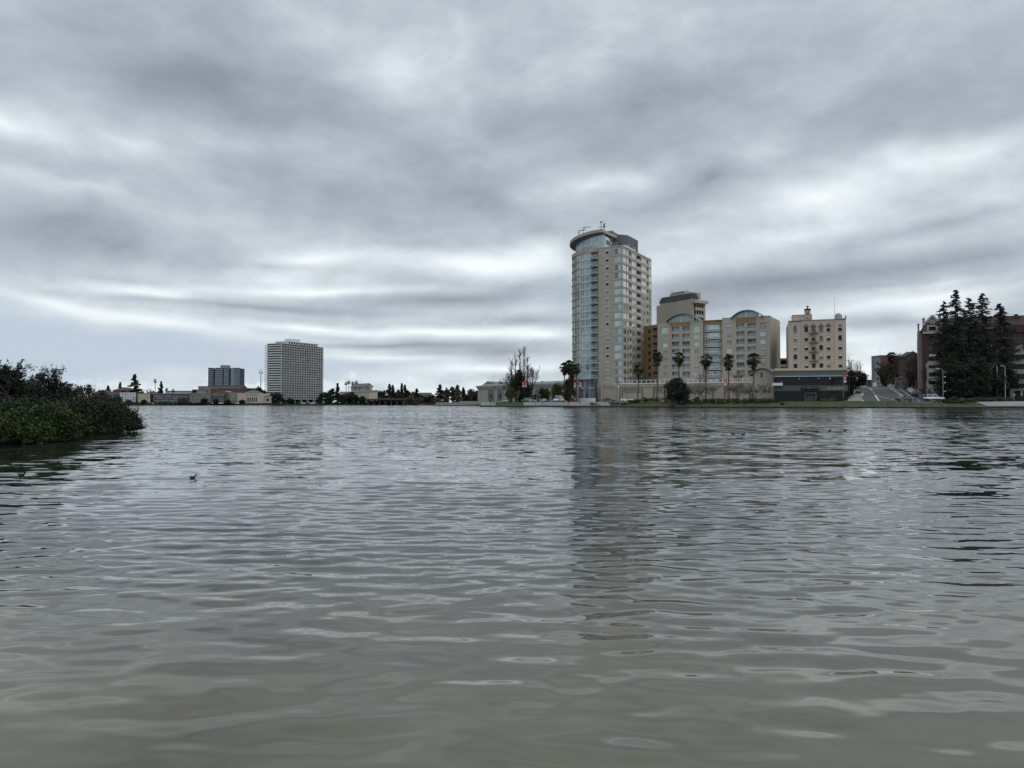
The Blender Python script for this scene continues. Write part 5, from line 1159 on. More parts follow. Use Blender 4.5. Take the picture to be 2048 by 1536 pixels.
simple('old_storehouse', 'dim green storefront low building under the street trees on the hill', 'shop', 1815, 1842, 755, 300, (.10, .10, .085), 3, 1, 10, 'flat', rcol=(.12, .12, .11), z0=6.0, wf=(.6, .5))
# radio mast
def mast(name, label, px, y0, y1, D, r=.35, cross=None, m=None):
    z0, z1 = PZ(y0, D), PZ(y1, D); e = empty(name, (PX(px, D), D, z0), 0, label, 'mast'); h = z1-z0; mb = MB(); mb.tube([(0, 0, 0), (0, 0, h)], [r, r*.5], 6); mb.build('pole', m or M_steel, e)
    if cross: mb = MB(); mb.tube([(-cross, 0, h*.86), (-cross, 0, h*.95)], r*.5, 4); mb.tube([(cross, 0, h*.86), (cross, 0, h*.93)], r*.5, 4); mb.box(-cross, cross, -.2, .2, h*.85, h*.87); mb.build('crossbar', m or M_steel, e)
mast('radio_mast', 'slim dark radio mast standing alone left of the white slab tower', 521.3, 800, 737.5, 900, .6, 2.0)
mast('radio_mast', 'thin antenna pole above the red brick block on the hill', 1761.3, 712, 692, 440, .10, None, M_wmetal)
# ---------------------------------------------------------------- vegetation
def fol(name, a, b, scale=1.5):
    if name in MATS: return MATS[name]
    m = bpy.data.materials.new(name); m.use_nodes = True; MATS[name] = m; k = NB(m.node_tree); p = m.node_tree.nodes['Principled BSDF']
    co = k.n('ShaderNodeTexCoord').outputs['Object']; at = k.n('ShaderNodeAttribute'); at.attribute_name = 'tone'
    f = k.m('ADD', k.m('MULTIPLY', k.noise(co, scale, 3), .7), k.m('MULTIPLY', at.outputs['Fac'], .35))
    k.link(k.ramp(f, [(.3, a), (.72, b)]), p.inputs['Base Color']); p.inputs['Roughness'].default_value = .6; p.inputs['Specular IOR Level'].default_value = .25
    return m
F_dark = fol('dark_conifer_foliage', (.010, .015, .011), (.024, .034, .021))
F_ever = fol('evergreen_foliage', (.016, .026, .010), (.045, .065, .022))
F_green = fol('green_foliage', (.030, .055, .010), (.075, .120, .025))
F_olive = fol('olive_foliage', (.035, .045, .018), (.075, .085, .035))
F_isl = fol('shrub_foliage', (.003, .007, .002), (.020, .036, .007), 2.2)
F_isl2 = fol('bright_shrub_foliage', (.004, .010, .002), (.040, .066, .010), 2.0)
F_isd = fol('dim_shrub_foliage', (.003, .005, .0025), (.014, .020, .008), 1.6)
F_palm = fol('palm_foliage', (.022, .032, .012), (.070, .085, .030), .8)
F_dead = fol('dead_palm_fronds', (.035, .026, .016), (.085, .062, .040))
F_ornam = fol('ornamental_grass', (.045, .050, .022), (.110, .105, .055))
F_rust = fol('rusty_foliage', (.060, .045, .030), (.11, .085, .06))
M_bark = mat('bark', (.045, .036, .028), .25, 2, .95)
M_barkg = mat('grey_bark', (.085, .075, .062), .2, 2, .95)
M_twig = mat('twig_brown', (.075, .055, .042), .2, 2, .95)
M_twigp = mat('pale_twig', (.20, .175, .145), .2, 2, .95)
def leaves(name, C, size, m, rs, flat=0.0, asp=.55):
    C = np.asarray(C); n = len(C)
    N = rs.normal(size=(n, 3)); N[:, 2] = N[:, 2]*(1-flat)+flat*2; N /= np.linalg.norm(N, axis=1)[:, None]
    A = np.cross(N, rs.normal(size=(n, 3))); A /= np.linalg.norm(A, axis=1)[:, None]+1e-9; Bv = np.cross(N, A)
    s = size*rs.uniform(.6, 1.35, n)[:, None]; A = A*s; Bv = Bv*s*asp
    V_ = np.stack([C-A, C+Bv*1.0-A*.1, C+A, C-Bv-A*.1], 1).reshape(-1, 3)
    Fc = np.arange(4*n).reshape(n, 4); tone = np.repeat(rs.uniform(0, 1, n), 4)
    return npmesh(name, V_, Fc, m, False, {'tone': tone})
def clumps(rs, nc, per, rx, ry, h0, h1, cr, shell=.55, fz=.8, shape=None):
    """leaf clump centres in an egg between h0 and h1"""
    out = []
    for i in range(nc):
        while True:
            d = rs.normal(size=3); d /= np.linalg.norm(d); r = rs.uniform(shell, 1.0)**.6
            zz = (d[2]*r+1)/2
            k = shape(zz) if shape else 1.0
            x, y, z = d[0]*r*rx*k, d[1]*r*ry*k, h0+(h1-h0)*zz
            break
        c = cr*rs.uniform(.55, 1.25)
        out.append(np.array([x, y, z])+rs.normal(size=(int(per*rs.uniform(.6, 1.3)), 3))*np.array([c, c, c*fz])*.55)
    return np.concatenate(out)
def limb_mesh(mb, rs, p, d, L, r, depth, spread=.5, n=3, up=.15, droop=0, curve=.12, minr=.006, sides=4, ratio=.68):
    pts = [Vector(p)]; dd = Vector(d).normalized(); seg = 3
    for i in range(seg):
        dd = (dd+Vector((rs.normal()*curve, rs.normal()*curve, rs.normal()*curve+up*.3-droop*.3))).normalized(); pts.append(pts[-1]+dd*L/seg)
    rad = [r*(1-.4*i/seg) for i in range(seg+1)]; mb.tube(pts, rad, max(3, sides if depth > 0 else 3), 0, False)
    if depth <= 0: return
    for i in range(n):
        t = rs.uniform(.35, 1.0) if i else 1.0; k = min(int(t*seg), seg-1); q = pts[k].lerp(pts[k+1], t*seg-k)
        a = Vector((rs.normal(), rs.normal(), rs.normal()*.6)).normalized(); nd = (dd+a*spread*2*rs.uniform(.5, 1)+Vector((0, 0, up))).normalized()
        limb_mesh(mb, rs, q, nd, L*ratio*rs.uniform(.7, 1.15), max(r*.55, minr), depth-1, spread, n, up, droop, curve, minr, sides-1, ratio)
def gz(x, y): return H(x, y) if x > -12.4 and y < 440 and y > ysh(x) else 1.5
def place(px, D, yb=None):
    x = PX(px, D); z = PZ(yb, D) if yb else gz(x, D); return x, D, z
def broadleaf(label, px, D, yt, wpx, m=F_ever, cat='tree', name='tree', n=(34, 60), leaf=.16, trunk=.25, yb=None, airy=False, group=None, seed=None, crown_lo=.25, shape=None, depth_ratio=1.0, bark=None):
    rs = np.random.default_rng(seed if seed is not None else int(px*13+D)); x, y, z = place(px, D, yb); h = PZ(yt, D)-z; rx = wpx/1540*D/2
    e = empty(name, (x, y, z-.05), 0, label, cat, group); lo = h*crown_lo
    mb = MB(); tr = max(h*.025, .05)
    limb_mesh(mb, rs, (0, 0, 0), (rs.normal()*.05, 0, 1), h*.5, tr*1.4, 3, .55, 4, .25, ratio=.62); mb.build('trunk', bark or M_bark, e)
    C = clumps(rs, n[0], n[1], rx*.92, rx*.92*depth_ratio, lo, h*.99, rx*(.30 if not airy else .2), .25 if not airy else .5, .7, shape); C[:, 2] = np.clip(C[:, 2], .02, h*1.01)
    put('crown', leaves('crown', C, leaf, m, rs), e); return e
def conifer(label, px, D, yt, wpx, m=F_dark, name='conifer', nb=70, leaf=.22, yb=None, group=None, sparse=1.0, lo=.08, shape=None, seed=None, per=26):
    rs = np.random.default_rng(seed if seed is not None else int(px*11+D)); x, y, z = place(px, D, yb); h = PZ(yt, D)-z; R = wpx/1540*D/2
    e = empty(name, (x, y, z-.05), 0, label, 'tree', group); mb = MB(); mb.tube([(0, 0, 0), (rs.normal()*.1, 0, h*.5), (0, 0, h*.97)], [max(h*.014, .06), h*.009, .02], 6)
    pts = []
    for i in range(nb):
        t = lo+(1-lo)*(i+rs.uniform(0, 1))/nb; k = shape(t) if shape else (1-t)**.75
        L = max(R*(k+.04)*rs.uniform(.55, 1.12), .12*R); a = rs.uniform(0, 2*pi); zz = h*t
        ex = np.array([cos(a)*L, sin(a)*L, -L*rs.uniform(-.12, .28)]); mb.tube([(0, 0, zz), (ex[0]*.5, ex[1]*.5, zz+L*.06), (ex[0], ex[1], zz+ex[2])], [.05*R**.5, .035, .012], 3, 0, False)
        kn = int(per*(.35+L/R)*sparse); s = rs.uniform(.12, 1.03, kn)[:, None]; p = s*ex; p[:, 2] += zz+.06*L*(1-s[:, 0]); p += rs.normal(size=(kn, 3))*np.array([.13, .13, .055])*(L*.7+.35*R*.3)
        pts.append(p)
    mb.build('trunk', M_bark, e); put('crown', leaves('crown', np.concatenate(pts), leaf, m, rs, .35), e); return e
TWIG = .13
def bare(label, px, D, yt, wpx, m=M_twig, yb=None, depth=5, n=3, spread=.5, up=.2, group=None, seed=None, trunk_h=.2, name='bare_tree', r=None, lean=0):
    rs = np.random.default_rng(seed if seed is not None else int(px*17+D)); x, y, z = place(px, D, yb); h = PZ(yt, D)-z; R = wpx/1540*D/2; mr = D/770*TWIG
    e = empty(name, (x, y, z-.05), 0, label, 'tree', group); r0 = r or h*.022; mb = MB(); mb.tube([(0, 0, 0), (lean*.1, 0, h*trunk_h)], [r0*1.2, r0], 7); mb.build('trunk', m, e)
    mb = MB(); k = 6
    for i in range(k):
        a = 2*pi*i/k+rs.uniform(0, .6); o = R/h*1.5*rs.uniform(.4, 1); limb_mesh(mb, rs, (lean*.1, 0, h*trunk_h*.97), (cos(a)*o, sin(a)*o*.6, 1), h*.36, r0*.6, depth-1, spread, n, up, ratio=.66, minr=mr)
    # fit to the wanted height and width
    vs = np.array(mb.v); zt = vs[:, 2].max(); z0 = h*trunk_h*.9; vs[:, 2] = z0+(vs[:, 2]-z0)*((h-z0)/(zt-z0)); w = np.percentile(np.abs(vs[:, 0]), 99); vs[:, 0] *= R/w; vs[:, 1] *= R/w; mb.v = [tuple(v) for v in vs]
    mb.build('branches', m, e); return e
# ---- palms
def palm_crown(rs, R, n=46, m=F_palm, up=1.0):
    V_, Fc, tone = [], [], []
    for i in range(n):
        a = rs.uniform(0, 2*pi); el = rs.uniform(-1.15, 1.35)*1.0; L = R*rs.uniform(.78, 1.05); t0 = rs.uniform(0, 1)
        d = np.array([cos(a)*cos(el), sin(a)*cos(el), sin(el)]); side = np.array([-sin(a), cos(a), 0]); upv = np.cross(d, side)*-1
        stem = d*L*.52; k = 9
        w = .03*R; b0 = len(V_); V_ += [tuple(side*w), tuple(stem+side*w*.6), tuple(stem-side*w*.6), tuple(-side*w)]; Fc.append((b0, b0+1, b0+2, b0+3)); tone += [t0]*4
        for j in range(k):
            f = (j/(k-1)-.5)*2; ang = f*1.15; dr = d*cos(ang)+side*sin(ang); Lb = L*.5*(1-.25*abs(f)); tip = stem+dr*Lb-np.array([0, 0, Lb*.30*(1+.5*abs(f))]); mid = stem+dr*Lb*.55-np.array([0, 0, Lb*.06]); pw = side*cos(ang)-d*sin(ang); pw = pw*Lb*.13
            b0 = len(V_); V_ += [tuple(stem), tuple(mid+pw), tuple(tip), tuple(mid-pw)]; Fc.append((b0, b0+1, b0+2, b0+3)); tone += [t0]*4
    return npmesh('crown', V_, Fc, m, False, {'tone': tone})
def palm(label, px, D, yt, R, yb=None, skirt=.9, group=None, seed=None, tr=.22, m=F_palm, nf=46, lean=0, dead=0):
    rs = np.random.default_rng(seed if seed is not None else int(px)); x, y, z = place(px, D, yb); h = PZ(yt, D)-z-R*.85
    e = empty('palm_tree', (x, y, z-.05), 0, label, 'palm', group); mb = MB(); N = 9; mb.tube([(lean*sin(2.0*i/N), 0, h*i/N) for i in range(N+1)], [tr*(1.35 if i == 0 else 1.0-.15*i/N) for i in range(N+1)], 8); mb.build('trunk', M_barkg, e)
    c = put('crown', palm_crown(rs, R, nf, m), e, (lean*sin(2.0), 0, h))
    if skirt: 
        k = int(120+dead*260); tt = rs.uniform(0, 1, k); L = R*skirt+dead; C = np.stack([rs.normal(size=k)*R*.20*(1-.4*tt), rs.normal(size=k)*R*.2*(1-.4*tt), -tt*L], 1); C[:, 0] += lean*sin(2.0); C[:, 2] += h+.1; put('dead_frond_skirt', leaves('dead_frond_skirt', C, R*.17, F_dead, rs, -.0, .4), e)
    return e
grp = 'tall fan palms in a row before the podium'
for px, D, yt, R, lb in ((1274.5, 266, 727, 2.25, 'shortest fan palm, leftmost of the row in front of the tan podium'), (1313.5, 262, 701.5, 2.4, 'fan palm in front of the ochre link wing beside the tall tower'), (1357.5, 258, 702, 2.5, 'fan palm rising just behind the dark round evergreen tree'),
    (1411.5, 252, 706, 2.6, 'fan palm in front of the ochre middle bay of the condos'), (1458.5, 247, 706, 2.7, 'fan palm before the condos, second from the right of its row'), (1505.5, 243, 703.5, 2.75, 'fan palm beside the arched end pavilion, rightmost of its row')):
    palm(lb, px, D, yt, R, group=grp, skirt=1.15, nf=62, dead=.3, lean=.3*((px % 3)-1))
grp = 'clustered dark palms at the foot of the round tower'
for px, D, yt, R, lb, dd in ((1129, 293, 723, 2.5, 'dark palm at the left edge of the cluster beside the round tower', 1.0), (1138, 297, 718.5, 2.5, 'highest palm of the dark cluster beside the round tower', 1.5), (1143, 290, 726, 2.3, 'palm with a thick dead skirt, third of the dark cluster', 7.5), (1153.5, 287, 724.5, 2.35, 'dark palm standing before the curved glass foot of the tower', .6)):
    palm(lb, px, D, yt, R, group=grp, m=F_ever, dead=dd, nf=60)
broadleaf('brown shaggy palm skirts and bushes massed under the dark palm cluster', 1137, 294, 758, 27, F_dead, 'bush', 'shaggy_bush', (60, 70), .3, crown_lo=.0)
# ---- trees of the right shore
broadleaf('dense dark round evergreen tree before the podium railing', 1355, 246, 756.5, 50, F_dark, n=(130, 90), leaf=.24, crown_lo=.12)
bare('bare spreading tree on the lawn right of the dark round evergreen', 1406, 246, 763, 62, M_twigp, depth=5, spread=.55, up=.05, n=4)
bare('bare tree between the two right palms, behind the hedge', 1474, 244, 764, 46, M_twigp, depth=5, up=.1, n=4)
bare('wide bare tree right of the rightmost palm trunk', 1511, 238, 765, 62, M_twigp, depth=5, spread=.55, up=.05, n=4)
bare('small bare tree above the railing behind the spreading bare tree', 1401, 272, 745, 22, M_twigp, yb=770, depth=4)
bare('small bare tree above the railing near the fourth palm', 1477, 270, 746, 24, M_twigp, yb=768, depth=4)
# ivy clad group in front of the auditorium
def ivy_group():
    D = 345; rs = np.random.default_rng(5); x, y, z = place(1040, D)
    for px, yt, dd, lb in ((1048.5, 695.5, 0, 'tallest bare poplar trunk above the ivy, before the auditorium'), (1040, 701, 3, 'bare poplar left of the tallest one above the ivy'), (1031, 712, -2, 'lower bare poplar above the left part of the ivy'), (1023.5, 719, 1, 'leftmost thin bare poplar above the ivy'), (1055, 719, 3, 'bare poplar at the right side of the ivy clad group')):
        xx, yy, zz = place(px, D+dd); h = PZ(yt, D+dd)-zz; e = empty('poplar_tree', (xx, yy, zz), 0, lb, 'tree', 'bare poplars rising from the ivy'); mb = MB(); mb.tube([(0, 0, 0), (rs.normal()*.2, 0, h*.5), (0, 0, h)], [.38, .28, .06], 6); mb.build('trunk', M_bark, e)
        mb = MB()
        for i in range(46):
            t = rs.uniform(.28, .98); a = rs.uniform(0, 2*pi); L = (1.2+2.0*(1-t))*rs.uniform(.5, 1.2); limb_mesh(mb, rs, (0, 0, h*t), (cos(a)*.75, sin(a)*.75, .9), L, .09, 2, .5, 3, .4, minr=.03)
        mb.build('branches', M_twig, e)
    broadleaf('dark ivy mass climbing the trunks in front of the auditorium', 1039, D-4, 738, 40, F_dark, 'ivy', 'ivy_mass', (150, 60), .32, crown_lo=0.0, shape=lambda t: max(1.25-1.15*t, .1), seed=3)
    broadleaf('dark ivy bush at the right foot of the bare poplars', 1054, D-8, 766, 22, F_dark, 'ivy', 'ivy_mass', (60, 60), .3, crown_lo=0.0)
    bare('thin bare tree with drooping twigs left of the ivy mass', 1018, D, 741, 44, M_twig, depth=5, n=3, spread=.6, up=.0)
    bare('bare twiggy tree right of the ivy clad poplars', 1064, D+4, 727, 30, M_twig, depth=5, n=3, spread=.5)
ivy_group()
broadleaf('small light green tree on the round lawn at the point', 1021, 312, 776, 28, F_green, n=(60, 50), leaf=.2, crown_lo=.3, shape=lambda t: 1.1-.6*t)
bare('small pale leafless tree right of the light green lawn tree', 1035, 316, 780, 14, M_twigp, depth=4)
broadleaf('dark green rounded tree behind the parked cars, before the auditorium', 1089, 345, 775.5, 24, F_ever, n=(60, 60), leaf=.25, crown_lo=.2)
broadleaf('bright green bushy tree left of the dark palm cluster', 1113.5, 330, 766.5, 26, F_green, n=(70, 60), leaf=.25, crown_lo=.12, shape=lambda t: 1.1-.5*t)
broadleaf('small dark bush behind the parked cars', 1068, 340, 789, 12, F_dark, 'bush', 'bush', (20, 50), .22, crown_lo=0)
# behind the restaurant
broadleaf('black evergreen close against the right side of the tan hotel', 1700, 268, 734, 26, F_dark, n=(90, 70), leaf=.3, crown_lo=.0)
broadleaf('dark evergreen with a sloping top left of the hill street', 1716, 300, 741, 34, F_dark, n=(90, 70), leaf=.32, crown_lo=.1)
bare('wispy bare tree above the dark evergreens beside the hotel', 1706, 285, 706, 30, M_twig, depth=5, n=3)
bare('small bare tree right of the wispy one, above the sloping evergreen', 1720, 310, 717, 20, M_twig, depth=4, n=3)
# hill street trees
palm('palm with a shaggy crown among the hill street trees', 1784.5, 372, 702, 3.0, m=F_dark, dead=8, nf=60)
conifer('narrow dark cypress on the hill street', 1806.5, 345, 721, 8, F_dark, nb=60, leaf=.4, shape=lambda t: min(1, (1-t)*4)*.9+.1)
hl = [(1766, 400, 728, 26), (1776, 385, 722, 28), (1790, 372, 716, 30), (1800, 360, 706, 26), (1812, 350, 700, 30), (1824, 330, 702, 28), (1836, 318, 706, 28), (1846, 270, 712, 34), (1838, 292, 722, 30), (1822, 300, 735, 30), (1858, 246, 728, 30)]
hn = ['left most', 'second', 'third', 'fourth', 'fifth', 'sixth', 'seventh', 'eighth', 'ninth', 'tenth', 'last']
ht = ['beside the grey block on the hilltop', 'in front of the red brick block', 'right beside the shaggy palm', 'above the narrow dark cypress', 'behind the brown gabled house', 'over the gable of the brown house', 'between the brown house and the big brick apartments', 'tallest and nearest, before the corner of the big brick apartments', 'above the parked cars on the hill street', 'over the dim green storefront', 'before the small rounded balcony flats']
TWIG = .24
for (px, D, yt, w), tx in zip(hl, ht): bare('bare brown street tree '+tx, px, D, yt, w, M_twig, depth=6, n=3, group='bare street trees on the hill', seed=int(px))
for px, D, yt, w, tx in ((1772, 392, 742, 22, 'under the red brick block'), (1790, 378, 738, 22, 'at the foot of the shaggy palm'), (1818, 320, 748, 18, 'left of the dim green storefront')): broadleaf('dark evergreen street tree '+tx, px, D, yt, w, F_dark, n=(50, 50), leaf=.35, crown_lo=.15)
TWIG = .13
# redwoods
grp = 'tall redwoods at the right'
rw = [(1890.5, 236, 602.5, 50, .7, 'leftmost redwood with a spindly top, beside the rounded balcony flats'), (1914, 230, 579.5, 60, 1, 'tallest redwood, second from the left of the group'), (1940.5, 234, 595.5, 58, .75, 'redwood with a ragged open top, middle of the group'), (1968, 231, 586.5, 64, .75, 'redwood with wide upswept top branches, fourth of the group'), (2003, 233, 606.5, 62, 1, 'lowest redwood, rightmost of the group')]
for px, D, yt, w, sp, lb in rw:
    conifer(lb, px, D, yt, w, F_dark, 'redwood_tree', nb=210, leaf=.22, group=grp, sparse=2.5*sp, lo=.02, shape=lambda t: (.46+.7*(.9-t) if t > .74 else .62+.85*(1-t)**.8) if t < .9 else 4.8*(1.0-t)+.03, per=30)
for px, D, yt, w, tx in ((1900, 226, 726, 44, 'filling the foot of the two left redwoods'), (1925, 224, 722, 46, 'behind the white street lamp'), (1955, 224, 716, 50, 'between the white lamp and the bare pole'), (1985, 226, 722, 46, 'behind the two right poles'), (2018, 232, 738, 36, 'at the right foot of the redwoods')):
    broadleaf('black green undergrowth tree '+tx, px, D, yt, w, F_dark, n=(120, 130), leaf=.24, crown_lo=.0, group='undergrowth below the redwoods')
# shrubs and ornamental grass along the right bank
sh = random.Random(4); k = 0
def shrub(label, px, t, wpx, hm, m, group=None, leaf=.13, n=(26, 46), name='shrub', cat='shrub'):
    D = None; d = 200
    while d < 330:
        x = PX(px, d)
        if d-ysh(x) >= t: break
        d += .5
    x = PX(px, d); rs = np.random.default_rng(int(px*31+t)); e = tag(put(name, leaves(name, clumps(rs, n[0], n[1], wpx/1540*d/2, 1.0, -.1, hm, wpx/1540*d/8, .2, .5), leaf, m, rs, .1), None, (x, d, H(x, d))), label, cat, group); return e
hedge = [(1262, 8), (1275, 8), (1290, 8), (1303, 9), (1318, 9), (1335, 8), (1375, 7), (1392, 7.5), (1404, 6), (1415, 7.5), (1427, 6), (1438, 7.5), (1449, 6), (1461, 7.5), (1473, 6), (1484, 7.5), (1495, 6.5), (1506, 7.5), (1517, 6.5), (1529, 7.5), (1541, 7), (1553, 8)]
where = ['at the left end of the waterside hedge', 'beneath the shortest palm', 'right of the shortest palm trunk', 'left of the second palm trunk', 'at the foot of the second palm', 'between the second palm and the dark evergreen', 'right of the dark evergreen trunk', 'under the left side of the spreading bare tree', 'beneath the spreading bare tree trunk', 'below the ochre bay palm', 'right of the ochre bay palm trunk', 'second to the right of the ochre bay palm', 'left of the fourth palm trunk', 'right of the fourth palm trunk', 'beneath the small middle bare tree', 'right of the small middle bare tree', 'left of the rightmost palm trunk', 'beneath the rightmost palm', 'beneath the wide bare tree', 'right of the wide bare tree', 'below the arched pavilion', 'where the hedge ends at the dark restaurant']
for (px, t), w in zip(hedge, where): shrub('dark green shrub '+w, px, t, 17+sh.random()*6, 1.0+sh.random()*.7, sh.choice([F_ever, F_ever, F_olive, F_green]), 'shrubs along the right bank')
shrub('grey green rosemary bush on the restaurant lawn', 1664, 17, 15, 1.8, F_olive, 'shrubs along the right bank'); shrub('darker rounded bush right of the rosemary bush', 1680, 17, 13, 1.7, F_ever, 'shrubs along the right bank')
shrub('low tawny ground shrub on the mound before the garage door', 1655, 10, 30, .9, F_ornam, None); shrub('small round clipped bush alone on the lawn edge', 1564.5, 4, 6, .7, F_ever)
og = [(1893, 6.5, 'left end of the tawny bed'), (1908, 6, 'largest, in front of the white hatchback'), (1924, 6.5, 'left of the white street lamp'), (1940, 7.5, 'at the foot of the white street lamp'), (1954, 7.5, 'right of the white street lamp'), (1968, 8, 'left of the square planter'), (1982, 8.5, 'between the lamp and the bare pole'), (1996, 9, 'at the bare pole foot'), (2008, 9.5, 'at the banner pole foot'), (2020, 10, 'right end of the tawny bed')]
for i, (px, t, w) in enumerate(og): shrub('clump of tawny ornamental grass, '+w, px, t, 22, 1.7 if i == 1 else 1.2, [F_ornam, F_olive, F_rust][i % 3] if i else F_olive, 'ornamental grasses at the right', leaf=.2, n=(20, 50), name='grass_clump', cat='grass clump')
for px, t, w in ((1188, 4.5, 'on the promenade before the lobby'), (1232, 5, 'left of the dark promenade rock'), (1250, 4, 'right of the dark promenade rock')): shrub('low dark planting '+w, px, t, 16, .6, F_olive)
# ---- far shore trees
far = [ # kind, px, D, ytop, width, label
 ('c', 675, 640, 766.5, 8, 'tall narrow dark conifer right of the white slab tower'), ('b', 651, 640, 784, 26, 'dark round tree against the right foot of the white slab tower'), ('b', 664, 650, 776, 18, 'dark bushy tree left of the narrow conifer'), ('b', 684, 640, 789, 18, 'dark tree left of the courthouse wing'),
 ('b', 699, 652, 784.5, 24, 'dark round tree before the courthouse wing'), ('b', 724, 655, 793, 14, 'small dark tree before the courthouse'), ('b', 751, 690, 777, 18, 'dark tree directly right of the courthouse gable'), ('b', 764, 700, 779.5, 22, 'dark tree left of the twin conifers'), ('b', 786, 690, 781, 28, 'broad dark tree beneath the twin conifers'),
 ('c', 779, 680, 768, 12, 'left of the twin conifers above the bridge'), ('c', 785.5, 685, 770.5, 8, 'right of the twin conifers above the bridge'), ('c', 803.5, 680, 767, 8, 'slim dark conifer above the right part of the bridge'), ('c', 809.5, 690, 770, 8, 'slightly lower slim conifer beside the slim one'), ('b', 816, 690, 777.5, 10, 'sparse tree right of the slim conifers'),
 ('c', 833.5, 640, 777.5, 10, 'small pointed conifer above the far lawn'), ('b', 862, 600, 788.5, 18, 'dark bush tree beside the modern block'), ('c', 880, 600, 769.5, 16, 'large dark conifer above the far lawn'), ('b', 893, 590, 775, 14, 'bronze dark tree right of the large conifer'), ('b', 904.5, 590, 773.5, 15, 'dark egg shaped tree between two conifers'),
 ('c', 915, 585, 770.5, 13, 'reddish topped conifer left of the auditorium'), ('c', 926.5, 600, 775.5, 9, 'thin light conifer left of the auditorium'), ('b', 952, 540, 782, 12, 'small dark tree touching the auditorium corner'),
 ('b', 552, 606, 785.5, 32, 'big dark round tree covering the left foot of the slab tower'), ('b', 581, 612, 797, 14, 'low dark tree under the front of the slab tower'), ('b', 518, 660, 773.5, 24, 'dark tree behind the hall roof and the radio mast'), ('b', 498, 720, 777, 14, 'dark tree behind the brick block right end'), ('b', 530, 650, 780, 14, 'dark tree between the mast and the slab tower'),
 ('c', 268.5, 620, 748.5, 20, 'tall ragged spruce behind the white apartments'), ('c', 240, 700, 764.5, 7, 'little conifer poking over the hip roof'), ('c', 216, 640, 772, 10, 'small conifer between the two brown roofs'), ('c', 322, 640, 763.5, 7, 'small spindly conifer right of the far palm'), ('b', 320, 600, 777, 15, 'dark tree at the left end of the long balcony apartments'),
 ('b', 206, 585, 781, 12, 'dark rounded tree over the brown house'), ('b', 212, 575, 788, 12, 'rusty tree at the island edge'), ('b', 236, 570, 793, 14, 'dark tree in front of the maroon house'), ('b', 366, 578, 795, 18, 'reddish shrub tree before the long balcony apartments'), ('b', 332, 660, 776.5, 5, 'tiny dark tree over the long balcony apartments'),
 ('b', 712, 645, 790, 10, 'dark shrub below the courthouse porch'), ('b', 640, 620, 795, 12, 'dark bush at the slab tower corner'), ('b', 742, 680, 788, 14, 'olive tree below the courthouse gable'), ('b', 822, 620, 792, 20, 'brown leafless thicket left of the far lawn'), ('b', 838, 600, 796, 16, 'bronze thicket on the far lawn bank'),
 ('b', 873, 540, 797, 18, 'rusty bush on the far lawn'), ('b', 798, 660, 790, 14, 'dim tree behind the right bridge end'), ('b', 770, 668, 791, 16, 'dim tree behind the bridge deck'), ('b', 843, 700, 790, 12, 'dark shrub left of the modern block'),
 ('b', 944, 545, 789, 16, 'dim low tree added to close a bright sky gap by the auditorium'), ('b', 246, 600, 781, 10, 'dark tree top behind the white apartments left end'), ('b', 283, 640, 783, 14, 'dark tree behind the narrow pale house'), ('b', 306, 610, 783, 10, 'dark tree between the cream house and the balcony apartments'), ('b', 345, 650, 783, 14, 'dark tree breaking the skyline of the balcony apartments'), ('b', 388, 640, 779, 12, 'dark tree behind the grey green flats'),  # first tree here is added to stop a bright streak reflecting in the water
 ('b', 409, 578, 797, 12, 'dark street tree before the grey green flats'), ('b', 432, 590, 799, 10, 'small dark tree before the weathered house'), ('b', 456, 594, 800, 9, 'small dark bush before the tan gabled flats'), ('b', 484, 585, 800, 10, 'dark bush before the blank wall of the hall'), ('b', 288, 570, 800, 8, 'small dark bush before the cream house'), ('b', 258, 570, 801, 9, 'small dark bush before the white apartments'),
 ('b', 737, 700, 785, 14, 'dark tree rising behind the courthouse right corner'), ('b', 852, 600, 794, 14, 'dark bush between the lawn conifers'), ('b', 935, 560, 789, 14, 'dim low tree left of the pale leafless one'), ('b', 968, 500, 790, 8, 'tiny bush against the auditorium left wall'), ('b', 658, 630, 793, 16, 'low dark tree under the narrow conifer'),
 ('b', 797, 700, 779, 12, 'round dark tree between the two conifer pairs'), ('b', 826, 700, 784, 12, 'dark tree right of the sparse one')]
for kd, px, D, yt, w, lb in far:
    if kd == 'c': conifer(lb if 'conifer' in lb or 'spruce' in lb else lb+', dark conifer', px, D, yt, w, F_dark if 'reddish' not in lb else F_rust, nb=60, leaf=.8, per=38, lo=.04, shape=lambda t: 2.1*(1-t)**.9+.15)
    else: broadleaf(lb, px, D, yt, w, F_rust if ('rusty' in lb or 'brown' in lb or 'bronze' in lb or 'reddish' in lb) else F_ever if 'olive' in lb else F_dark, n=(44, 34), leaf=.75, crown_lo=.05, depth_ratio=.7)
bare('pale leafless tree between the auditorium and the thin conifer', 942, 520, 776, 20, M_twig, depth=5, n=4); bare('pale leafless tree left of the far palm', 299, 620, 775.5, 14, M_twigp, depth=4, n=4)
pg = 'thin palms beside the courthouse'
for px, yt, D, R, lb, g in ((310, 757.5, 620, 1.9, 'single thin palm above the far left houses', None), (692, 763, 690, 1.9, 'lowest thin palm of four beside the courthouse', pg), (697.5, 760.5, 700, 2.0, 'second thin palm from the left beside the courthouse', pg), (705.5, 762.5, 735, 2.3, 'thick crowned palm above the courthouse roof left end', pg), (712.5, 760.8, 735, 2.5, 'palm with the fullest crown above the courthouse roof', pg), (346, 777, 620, 1.6, 'small palm above the rooftop flats', None)):
    palm(lb, px, D, yt, R, group=g, tr=.28, m=F_dark, nf=40)
palm('bushy date palm between the leafy island and the brown roofs', 178, 560, 768, 3.2, tr=.6, m=F_dark, nf=70, dead=1)
